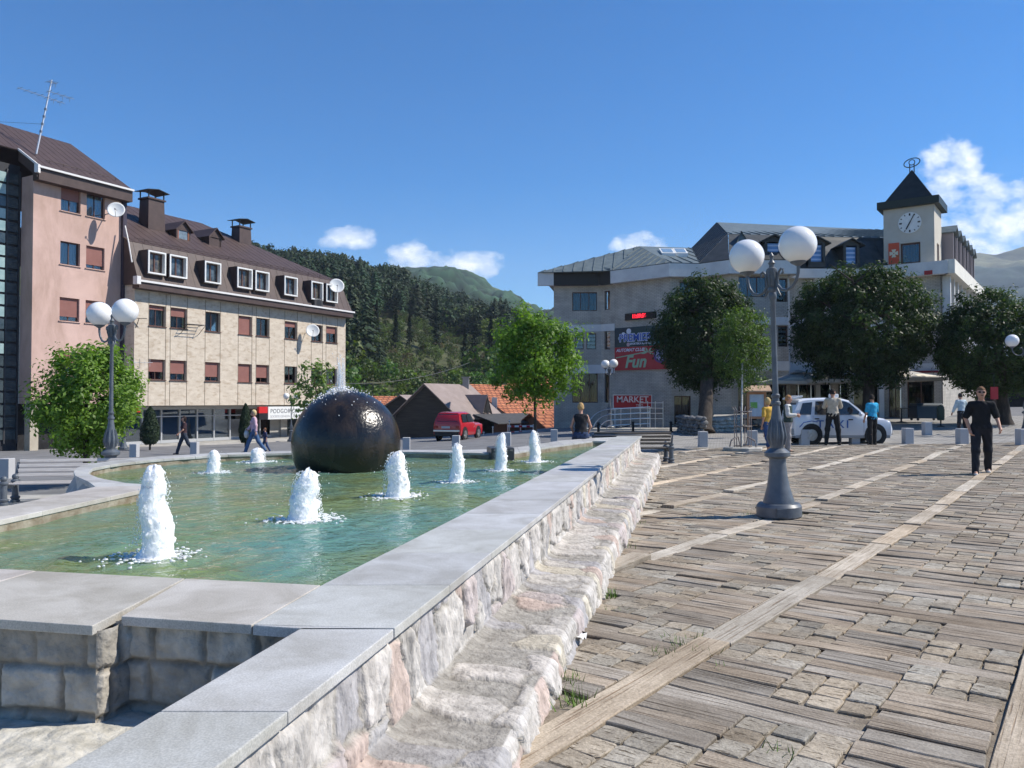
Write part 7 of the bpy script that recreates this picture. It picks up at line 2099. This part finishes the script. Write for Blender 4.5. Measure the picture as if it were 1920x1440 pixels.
for s in (-1, 1): m = MB(); m.box(B(-1.85, s * .66, .80), (.03, .2, .13)); m.build('tail_light', mat('tail%d' % s, (.30, .015, .015), rough=.2), red)
red.rotation_euler = (0, 0, rz); red.scale = (.93, .93, .93)
# ------------------------------------------------------------------ people: one skin surface each, clothes and hair over it
def snets(fn, lo, hi, h):
    lo, hi = np.array(lo), np.array(hi); n = np.ceil((hi - lo) / h).astype(int) + 1
    g = [lo[i] + h * np.arange(n[i]) for i in range(3)]
    P = np.stack(np.meshgrid(*g, indexing='ij'), -1)
    d = fn(P.reshape(-1, 3)).reshape(n); s = d < 0
    c = n - 1; acc = np.zeros((*c, 3)); k = np.zeros(c)
    sl = lambda o: tuple(slice(o[i], o[i] + c[i]) for i in range(3))
    for ax in range(3):
        o2 = [i for i in range(3) if i != ax]
        for a in (0, 1):
            for b in (0, 1):
                o = [0, 0, 0]; o[o2[0]] = a; o[o2[1]] = b; q = list(o); q[ax] = 1
                d0, d1 = d[sl(o)], d[sl(q)]; m = s[sl(o)] != s[sl(q)]
                t = np.where(m, d0 / np.where(m, d0 - d1, 1), 0)
                p = np.zeros((*c, 3)); p[..., :] = o; p[..., ax] += t
                acc += p * m[..., None]; k += m
    act = k > 0; idx = -np.ones(c, dtype=int); idx[act] = np.arange(act.sum())
    base = np.stack(np.meshgrid(*[np.arange(x) for x in c], indexing='ij'), -1)
    V = (base[act] + acc[act] / k[act][:, None]) * h + lo
    Q = []
    for ax in range(3):
        u, v = [(1, 2), (2, 0), (0, 1)][ax]
        e = np.array([0, 0, 0]); e[ax] = 1
        A = s[tuple(slice(0, n[i] - (1 if i == ax else 0)) for i in range(3))]; B_ = s[tuple(slice(1 if i == ax else 0, n[i]) for i in range(3))]
        I = np.argwhere(A != B_)
        I = I[(I[:, u] > 0) & (I[:, v] > 0) & (I[:, u] < n[u] - 1) & (I[:, v] < n[v] - 1)]
        if not len(I): continue
        U, W = np.zeros(3, int), np.zeros(3, int); U[u] = 1; W[v] = 1
        f = [idx[tuple((I - U - W).T)], idx[tuple((I - W).T)], idx[tuple(I.T)], idx[tuple((I - U).T)]]
        F = np.stack(f, -1); flip = ~A[tuple(I.T)]; F[flip] = F[flip][:, ::-1]
        Q.append(F)
    return V, np.concatenate(Q)


def cone(P, a, b, ra, rb, sq=(1, 1, 1)):
    """tapered capsule, optionally squashed"""
    a, b, sq = np.array(a), np.array(b), np.array(sq)
    p = (P - a) / sq; v = (b - a) / sq; t = np.clip(p @ v / max(1e-9, v @ v), 0, 1)
    return (np.linalg.norm(p - t[:, None] * v, axis=1) - (ra + (rb - ra) * t)) * sq.min()


def smin(ds, k=.025):
    r = ds[0]
    for d in ds[1:]:
        h = np.clip(.5 + .5 * (d - r) / k, 0, 1); r = d * (1 - h) + r * h - k * h * (1 - h)
    return r


SKIN = mat('skin', (.46, .25, .17), (.50, .28, .20), scale=12, rough=.55, spec=.3)
CLM = {}


def cloth(c):
    if c not in CLM: CLM[c] = mat('fabric_%d' % len(CLM), tuple(x * .85 for x in c), tuple(min(1, x * 1.15) for x in c), scale=9, rough=.9, bump=.25, bscale=55)
    return CLM[c]


def person(lab, px, yh, yf, yaw, legs, arms, top, bottom, shoes, hair, sleeve=.55, longhair=0, plen=1.0, lean=0, female=False, sit=None, h=.019, pos=None, vest=None, waist=1.0, hcov=1.0, headyaw=0, glasses=False, hem=None, sleevecol=None):
    p = pos if pos is not None else at_ground(px, yf)
    H = (yf - yh) * p.y / FPX if sit is None else sit
    s = H / 1.76
    A3 = lambda *q: np.array(q, dtype=float)
    hipz = .93; J = {}
    hw, shw = (.085, .150) if female else (.09, .170)
    th, shn = .43, .42
    for k, sx in (('l', -1), ('r', 1)):
        f, o, kn = [R(x) for x in legs[k]]
        hip = A3(sx * hw, 0, hipz)
        kd = A3(sx * math.sin(o), -math.sin(f) * math.cos(o), -math.cos(f) * math.cos(o)); knee = hip + kd * th
        g = f - kn; ad = A3(sx * math.sin(o) * .6, -math.sin(g), -math.cos(g)); ad /= np.linalg.norm(ad); ank = knee + ad * shn
        J[k] = (hip, knee, ank)
    low = min(J['l'][2][2], J['r'][2][2]); dz = .075 - low if sit is None else 0
    L = R(lean)

    def up(q):                                             # upper body leans about the hips
        q = A3(*q); y, z = q[1], q[2] - hipz
        return A3(q[0], y * math.cos(L) - z * math.sin(L), hipz + z * math.cos(L) + y * math.sin(L))
    for k in 'lr': J[k] = tuple(q + A3(0, 0, dz) for q in J[k])
    UP = lambda *q: up(q) + A3(0, 0, dz)
    AR = {}
    for k, sx in (('l', -1), ('r', 1)):
        f, o, el, inn = [R(x) for x in arms[k]]
        sh = UP(sx * shw, .0, 1.41)
        ud = A3(sx * math.sin(o), -math.sin(f) * math.cos(o), -math.cos(f) * math.cos(o)); elb = sh + ud * .28
        g = f + el; fd = A3(sx * math.sin(o * .5) - sx * math.sin(inn), -math.sin(g), -math.cos(g)); fd /= np.linalg.norm(fd)
        wr = elb + fd * .245; AR[k] = (sh, elb, wr, fd)
    w = .9 if female else 1
    hc = UP(0, -.02, 1.635); cy, sy_ = math.cos(R(headyaw)), math.sin(R(headyaw))

    def hd(x, y, z): return hc + A3(x * cy - y * sy_, x * sy_ + y * cy, z)

    def torso(P, k=.04):
        d = [cone(P, UP(0, 0, 1.13), UP(0, .005, 1.33), .125 * w, .150 * w, (1, .70, 1)), cone(P, UP(-shw + .035, 0, 1.395), UP(shw - .035, 0, 1.395), .058, .058),
             cone(P, UP(0, 0, 1.0), UP(0, 0, 1.14), .132 if female else .135, .122 * w, (1, .74, 1)), cone(P, A3(-.05, 0, .95 + dz), A3(.05, 0, .95 + dz), .115, .115, (1, .88, 1))]
        if female: d += [cone(P, UP(s_ * .065, -.085, 1.27), UP(s_ * .065, -.085, 1.26), .058, .058) for s_ in (-1, 1)]
        return smin(d, k)

    def legf(P, k): a, b, c = J[k]; return smin([cone(P, a, b, .088, .060), cone(P, b, c, .060, .040), cone(P, b + (c - b) * .28 + A3(0, .018, 0), b + (c - b) * .5 + A3(0, .01, 0), .048, .040)], .03)

    def armf(P, k, f0=1.0): a, b, c, _ = AR[k]; return smin([cone(P, a, b, .047 * w, .039 * w), cone(P, b, c, .039 * w, .028 * w)], .02)

    def head(P):
        q = (P - hc); x, y = q[:, 0] * cy + q[:, 1] * sy_, -q[:, 0] * sy_ + q[:, 1] * cy
        Ph = np.stack([x, y, q[:, 2]], -1)
        r = A3(.074, .092, .112); e = (np.linalg.norm(Ph / r, axis=1) - 1) * .074
        ds = [e, cone(Ph, A3(0, -.045, -.06), A3(0, -.055, -.085), .048, .032), cone(Ph, A3(0, -.088, .005), A3(0, -.108, -.028), .010, .016)]
        ds += [cone(Ph, A3(s_ * .076, .0, .01), A3(s_ * .074, .005, -.025), .018, .012, (.6, 1, 1)) for s_ in (-1, 1)]
        return smin(ds, .018)

    def body(P):
        return smin([torso(P), cone(P, UP(0, .01, 1.42), UP(0, -.012, 1.55), .056 * w, .05 * w), head(P), armf(P, 'l'), armf(P, 'r'), legf(P, 'l'), legf(P, 'r')] + [cone(P, J[k][2], J[k][2] + A3(0, -.13, -.045), .038, .028) for k in 'lr'], .02)
    pts = np.array([q for k in 'lr' for q in J[k]] + [q for k in 'lr' for q in AR[k][:3]] + [hd(0, 0, .12)])
    lo, hi = pts.min(0) - .22, pts.max(0) + .22
    root = thing('person', lab, 'person', tuple(p))
    cr, sr = math.cos(yaw), math.sin(yaw)
    seat = A3(0, 0, 0) if sit is None else A3(0, 0, -(hipz - .09))

    def place(V):
        V = (V + seat) * s
        return np.stack([V[:, 0] * cr - V[:, 1] * sr + p.x, V[:, 0] * sr + V[:, 1] * cr + p.y, V[:, 2] + p.z], -1)
    V, Q = snets(body, lo, hi, h); parts = [(V, Q)]
    for k, sx in (('l', -1), ('r', 1)):                      # palm, four unequal fingers and a side thumb
        _, e, wr, fd = AR[k]
        side_ = np.cross(fd, A3(sx, 0, .2)); side_ /= np.linalg.norm(side_); nrm = np.cross(side_, fd) * sx

        def hand(P):
            ds = [cone(P, wr - fd * .02, wr + fd * .075, .024, .030, (1, 1, 1))]
            for i, (o, ln) in enumerate(((-.030, .068), (-.010, .078), (.010, .074), (.029, .058))):
                b = wr + fd * .085 + side_ * o; c = b + fd * ln * .55 - nrm * sx * ln * .18; t = c + fd * ln * .32 - nrm * sx * ln * .42
                ds += [cone(P, b, c, .0088, .0080), cone(P, c, t, .0080, .0066)]
            b = wr + fd * .03 - side_ * .026; c = b + fd * .035 - side_ * .028; ds += [cone(P, b, c, .0115, .0095), cone(P, c, c + fd * .03 - side_ * .006, .0095, .0075)]
            return smin(ds, .006)
        Vh, Qh = snets(hand, wr - .14, wr + fd * .1 + .13, .0075 if h > .015 else .005); parts.append((Vh, Qh))
    o = 0; VV, QQ = [], []
    for v, q in parts: VV.append(v); QQ.append(q + o); o += len(v)
    np_mesh('body', place(np.concatenate(VV)), np.concatenate(QQ), SKIN, root, smooth=True)

    def wear(nm, fn, c, hh=None):
        Vc, Qc = snets(fn, lo, hi, hh or h); return np_mesh(nm, place(Vc), Qc, cloth(c) if isinstance(c, tuple) else c, root, smooth=True)
    hemz = (hem or .90) + dz; nz_ = 1.465

    def shirt(P):
        ds = [torso(P)]
        if sleeve > 0:
            for k in 'lr':
                a, b, c, _ = AR[k]; f = min(1, sleeve / .55); ds.append(cone(P, a, a + (b - a) * f, .054 * w, .052 * w))
                if sleeve > .55: ds.append(cone(P, b, b + (c - b) * min(.97, (sleeve - .55) / .45), .052 * w, .040 * w))
        wr_ = .006 * np.sin(P[:, 2] * 34 + P[:, 0] * 21) * np.sin(P[:, 0] * 40 + P[:, 1] * 27)
        d = smin(ds, .018) - .014 - wr_
        hz = UP(0, 0, nz_)[2]
        return np.maximum(np.maximum(d, hemz - P[:, 2]), P[:, 2] - hz - .01)
    wear('shirt', shirt, top)
    if vest:
        wear('waistcoat', lambda P: np.maximum(np.maximum(torso(P) - .03, hemz + .02 - P[:, 2]), P[:, 2] - UP(0, 0, 1.43)[2]), vest)

    def trousers(P):
        ds = [cone(P, A3(-.05, 0, .96 + dz), A3(.05, 0, .96 + dz), .120, .120, (1, .9, 1)), cone(P, A3(0, 0, .97 + dz), A3(0, 0, 1.05 + dz), .13, .125, (1, .78, 1))]
        for k in 'lr':
            a, b, c = J[k]; e = b + (c - b) * plen; ds.append(smin([cone(P, a, b, .094, .068), cone(P, b, e, .068, .056)], .03))
        wr_ = .007 * np.sin(P[:, 2] * 26 + P[:, 0] * 30) * np.sin(P[:, 0] * 33)
        d = smin(ds, .025) - .008 - wr_
        d = np.maximum(d, P[:, 2] - (waist + dz) - .02)
        return d
    wear('trousers', trousers, bottom)

    def shoe(P):
        ds = []
        for k in 'lr':
            c = J[k][2]; ds += [np.maximum(smin([cone(P, c + A3(0, .035, -.03), c + A3(0, -.14, -.048), .045, .036, (1, 1, .8)), cone(P, c + A3(0, .02, 0), c + A3(0, .02, -.03), .042, .045)], .02), c[2] - .075 - P[:, 2])]
        return np.minimum(ds[0], ds[1])
    wear('shoes', shoe, shoes, min(h, .016))

    def hairf(P):
        q = P - hc; x, y = q[:, 0] * cy + q[:, 1] * sy_, -q[:, 0] * sy_ + q[:, 1] * cy; z = q[:, 2]
        r = A3(.083, .100, .120); e = (np.linalg.norm(np.stack([x, y - .008, z - .006], -1) / r, axis=1) - 1) * .083 - .004 * np.sin(x * 90) * np.sin(z * 70 + y * 50)
        if longhair: e = smin([e, cone(np.stack([x, y, z], -1), A3(0, .05, .0), A3(0, .055, -longhair), .085, .06, (1, .6, 1))], .03)
        face = np.minimum(-(y + .035), .055 * hcov - z)       # >0 in the face
        low_ = (-.055 if not longhair else -longhair - .05) - z
        return np.maximum(np.maximum(e, np.minimum(.045 - z, -y - .02) if True else face), low_)
    if hair: wear('hair', hairf, hair, min(h, .013))
    fm = MB()
    for s_ in (-1, 1): fm.ball(hd(s_ * .031, -.083, .012), (.012, .007, .007), 8, 6)
    fm.ball(hd(0, -.094, -.055), (.022, .008, .006), 8, 5)
    if glasses:
        for s_ in (-1, 1): fm.ball(hd(s_ * .034, -.092, .012), (.028, .012, .019), 10, 6)
        fm.tube([hd(-.07, -.05, .016), hd(-.05, -.09, .016), hd(.05, -.09, .016), hd(.07, -.05, .016)], .005, 5)
    fm.v = [tuple(q) for q in place(np.array([tuple(q) for q in fm.v]))]; fm.build('glasses' if glasses else 'face_features', cloth((.02, .015, .015)) if glasses else cloth((.12, .05, .04)), root, smooth=60)
    return root, place, AR, UP


BLACK, JEAN, KHAKI = (.012, .012, .014), (.055, .10, .20), (.40, .34, .25)
hang = (4, 9, 12, 0)
person('man in a black tee and dark jeans walking towards the camera', 1841, 722, 891, R(-24), {'l': (16, 3, 8), 'r': (-12, 4, 14)}, {'l': (-6, 20, 26, 24), 'r': (-8, 20, 52, 4)}, (.010, .011, .013), (.018, .019, .024), (.62, .58, .52), (.17, .09, .045), sleeve=.48, h=.0125, glasses=True, lean=3, hem=.93)
person('man in a beige tee standing with his back turned before the taxi', 1562, 728, 835, R(160), {'l': (2, 8, 2), 'r': (0, 9, 2)}, {'l': (30, 14, 85, 45), 'r': (28, 16, 82, 45)}, (.50, .44, .35), (.014, .014, .016), (.03, .025, .02), (.02, .015, .012), sleeve=.5, headyaw=-40)
person('man in a bright blue tee standing at the front wheel of the taxi', 1636, 739, 835, R(196), {'l': (6, 4, 4), 'r': (-4, 4, 4)}, {'l': (10, 12, 25, 0), 'r': (4, 10, 15, 0)}, (.03, .34, .58), (.016, .015, .016), (.02, .018, .018), (.025, .018, .015), sleeve=.45, headyaw=-50)
person('person in a dark green waistcoat and grey trousers right of the lamp post', 1478, 740, 848, R(62), {'l': (4, 3, 4), 'r': (-3, 3, 4)}, {'l': (8, 10, 84, 44), 'r': (8, 8, 80, 44)}, (.55, .55, .52), (.30, .28, .27), (.04, .03, .03), (.40, .20, .08), sleeve=.95, vest=(.035, .06, .055))
person('woman in a yellow top and blue cropped trousers left of the lamp post', 1440, 744, 852, R(205), {'l': (12, 2, 10), 'r': (-14, 3, 14)}, {'l': (10, 10, 15, 0), 'r': (-10, 12, 20, 0)}, (.56, .34, .06), (.045, .085, .20), (.25, .10, .05), (.48, .34, .16), sleeve=.45, female=True, plen=.55, longhair=.06)
person('man in a pale shirt and dark trousers facing the shops behind the man in black', 1804, 736, 815, R(188), {'l': (2, 7, 3), 'r': (-2, 7, 3)}, {'l': (35, 40, 40, 10), 'r': (10, 14, 20, 0)}, (.42, .50, .54), (.025, .022, .025), (.03, .025, .025), (.05, .04, .035), sleeve=.9, lean=6)
person('dark haired woman in a dark tee and jeans striding past the bank', 345, 778, 852, R(-58), {'l': (22, 2, 6), 'r': (-22, 2, 16)}, {'l': (-14, 10, 20, 0), 'r': (18, 10, 30, 10)}, (.05, .025, .03), (.035, .045, .065), (.03, .025, .03), (.03, .015, .012), sleeve=.35, female=True, longhair=.12, h=.022)
r_, pl, AR_, UP_ = person('blonde woman in a pink blouse and blue jeans walking by the basin', 476, 765, 850, R(-68), {'l': (24, 2, 6), 'r': (-22, 2, 14)}, {'l': (16, 10, 25, 10), 'r': (-12, 12, 14, 0)}, (.60, .40, .47), (.06, .12, .24), (.05, .04, .04), (.60, .46, .24), sleeve=.92, female=True, longhair=.05, h=.022)
q = pl(np.array([AR_['l'][2] + np.array([0, -.03, -.16])]))[0]; m = MB(); m.ball(tuple(q), (.10, .16, .17), 14, 10); hb = thing('handbag', 'white handbag carried by the blonde woman in pink', 'bag', tuple(q)); m.build('bag_body', cloth((.62, .60, .56)), hb, smooth=60); m = MB(); m.tube([Vector(q) + Vector((math.cos(t) * .02, math.cos(t) * .09, .13 + math.sin(t) * .12)) for t in np.linspace(0, 3.14, 9)], .012, 6); m.build('strap', cloth((.5, .48, .45)), hb)
person('small child in a navy striped tee walking behind the blonde woman', 497, 801, 849, R(-60), {'l': (18, 2, 8), 'r': (-16, 2, 12)}, {'l': (24, 12, 30, 10), 'r': (-10, 12, 18, 0)}, (.035, .045, .10), (.05, .08, .17), (.3, .28, .26), (.16, .075, .04), sleeve=.5, h=.026)
sp_ = at_z(1080, 818, ZC); sp_ = Vector((1.62, 18.75, ZC))
person('person in a sleeveless black top sitting on the far rim with the back turned', 1080, 764, 822, R(176), {'l': (86, 8, 80), 'r': (84, 8, 80)}, {'l': (8, 20, 40, 25), 'r': (6, 18, 30, 25)}, (.012, .013, .017), (.03, .05, .11), (.05, .04, .04), (.42, .27, .12), sleeve=0, sit=1.66, pos=sp_, lean=8, female=True, h=.016)
# ------------------------------------------------------------------ sky, sun, camera
w = bpy.data.worlds.new('World'); bpy.context.scene.world = w
nt, N, L = nodes(w)
bg = N['Background']; bg.inputs['Strength'].default_value = SKY_STRENGTH
sky = N.new('ShaderNodeTexSky'); sky.sky_type = 'NISHITA'; sky.sun_disc = False
sky.sun_elevation = SUN_EL; sky.sun_rotation = SUN_AZ; sky.altitude = 1200; sky.air_density = 1.0; sky.dust_density = .0; sky.ozone_density = 3.0


def MT(op, a=None, b=None, c=None, clamp=False):
    n = N.new('ShaderNodeMath'); n.operation = op; n.use_clamp = clamp
    for i, v in enumerate((a, b, c)):
        if v is None: continue
        if isinstance(v, (int, float)): n.inputs[i].default_value = v
        else: L.new(v, n.inputs[i])
    return n.outputs[0]


tc = N.new('ShaderNodeTexCoord'); sep = N.new('ShaderNodeSeparateXYZ'); L.new(tc.outputs['Generated'], sep.inputs[0])
yc = MT('MAXIMUM', sep.outputs[1], .05)
U = MT('DIVIDE', sep.outputs[0], yc); W = MT('DIVIDE', sep.outputs[2], yc)
cb = N.new('ShaderNodeCombineXYZ'); L.new(U, cb.inputs[0]); L.new(MT('MULTIPLY', W, 1.5), cb.inputs[1])
nz = N.new('ShaderNodeTexNoise'); nz.inputs['Scale'].default_value = 22; nz.inputs['Detail'].default_value = 9; nz.inputs['Roughness'].default_value = .6; L.new(cb.outputs[0], nz.inputs['Vector'])
nv = MT('MULTIPLY', MT('SUBTRACT', nz.outputs['Fac'], .5), 4.2)
# each cloud: direction (x/y, z/y), half sizes
CL = [(-.205, .207, .036, .018), (-.130, .177, .032, .026), (-.056, .172, .056, .020), (-.025, .172, .022, .018), (.135, .197, .014, .010), (.160, .199, .030, .016), (.185, .195, .018, .016),
      (.555, .285, .038, .05), (.60, .262, .06, .03), (.635, .215, .07, .042), (.57, .295, .03, .04), (.55, .22, .05, .02), (.66, .235, .05, .03), (.60, .19, .06, .025)]
best = None
for (u0, w0, a, b) in CL:
    du = MT('DIVIDE', MT('SUBTRACT', U, u0), a); dw = MT('DIVIDE', MT('SUBTRACT', W, w0), b)
    f = MT('SUBTRACT', 1.0, MT('ADD', MT('MULTIPLY', du, du), MT('MULTIPLY', dw, dw)))
    best = f if best is None else MT('MAXIMUM', best, f)
dens = MT('MULTIPLY', MT('ADD', best, MT('SUBTRACT', nv, .05)), .75, clamp=True)
dens = MT('MULTIPLY', MT('SMOOTH_MIN', dens, 1.0, .2), .95, clamp=True)
front = MT('GREATER_THAN', sep.outputs[1], .05); dens = MT('MULTIPLY', dens, front)
hs = N.new('ShaderNodeHueSaturation'); hs.inputs['Value'].default_value = 1.1; hs.inputs['Saturation'].default_value = 1.5; hs.inputs['Hue'].default_value = .505; L.new(sky.outputs[0], hs.inputs['Color'])
mx = N.new('ShaderNodeMix'); mx.data_type = 'RGBA'; L.new(dens, mx.inputs[0]); L.new(hs.outputs[0], mx.inputs[6])
n2 = N.new('ShaderNodeTexNoise'); n2.inputs['Scale'].default_value = 30; n2.inputs['Detail'].default_value = 5; L.new(cb.outputs[0], n2.inputs['Vector'])
cr = N.new('ShaderNodeValToRGB'); cr.color_ramp.elements[0].position = .35; cr.color_ramp.elements[1].position = .6
cr.color_ramp.elements[0].color = (CLOUD * .80, CLOUD * .85, CLOUD * .93, 1); cr.color_ramp.elements[1].color = (CLOUD, CLOUD, CLOUD, 1)
L.new(n2.outputs['Fac'], cr.inputs[0])
L.new(cr.outputs[0], mx.inputs[7]); L.new(mx.outputs[2], bg.inputs['Color'])

sl = bpy.data.lights.new('sun', 'SUN'); sl.energy = SUN_STRENGTH; sl.angle = R(.53); sl.color = (1, .945, .85)
so = bpy.data.objects.new('sun', sl); C.objects.link(so)
sd = Vector((math.sin(SUN_AZ) * math.cos(SUN_EL), math.cos(SUN_AZ) * math.cos(SUN_EL), math.sin(SUN_EL)))
so.rotation_euler = sd.to_track_quat('Z', 'Y').to_euler(); so.location = (30, 0, 60)

cd = bpy.data.cameras.new('camera'); cd.sensor_width = 36; cd.lens = 28; cd.clip_end = 12000; cd.clip_start = .05
co = bpy.data.objects.new('camera', cd); C.objects.link(co); co.location = EYE; co.rotation_euler = (R(90) + PITCH, 0, 0)
sc = bpy.context.scene; sc.camera = co
sc.view_settings.view_transform = 'Standard'; sc.view_settings.look = 'None'; sc.view_settings.exposure = EXPOSURE; sc.view_settings.gamma = 1
sc.cycles.max_bounces = 10; sc.cycles.transparent_max_bounces = 24; sc.cycles.diffuse_bounces = 3; sc.cycles.glossy_bounces = 4; sc.cycles.transmission_bounces = 4; sc.cycles.volume_bounces = 1
sc.cycles.use_denoising = True
sc.cycles.sample_clamp_indirect = 6
sc.cycles.caustics_reflective = False; sc.cycles.caustics_refractive = False
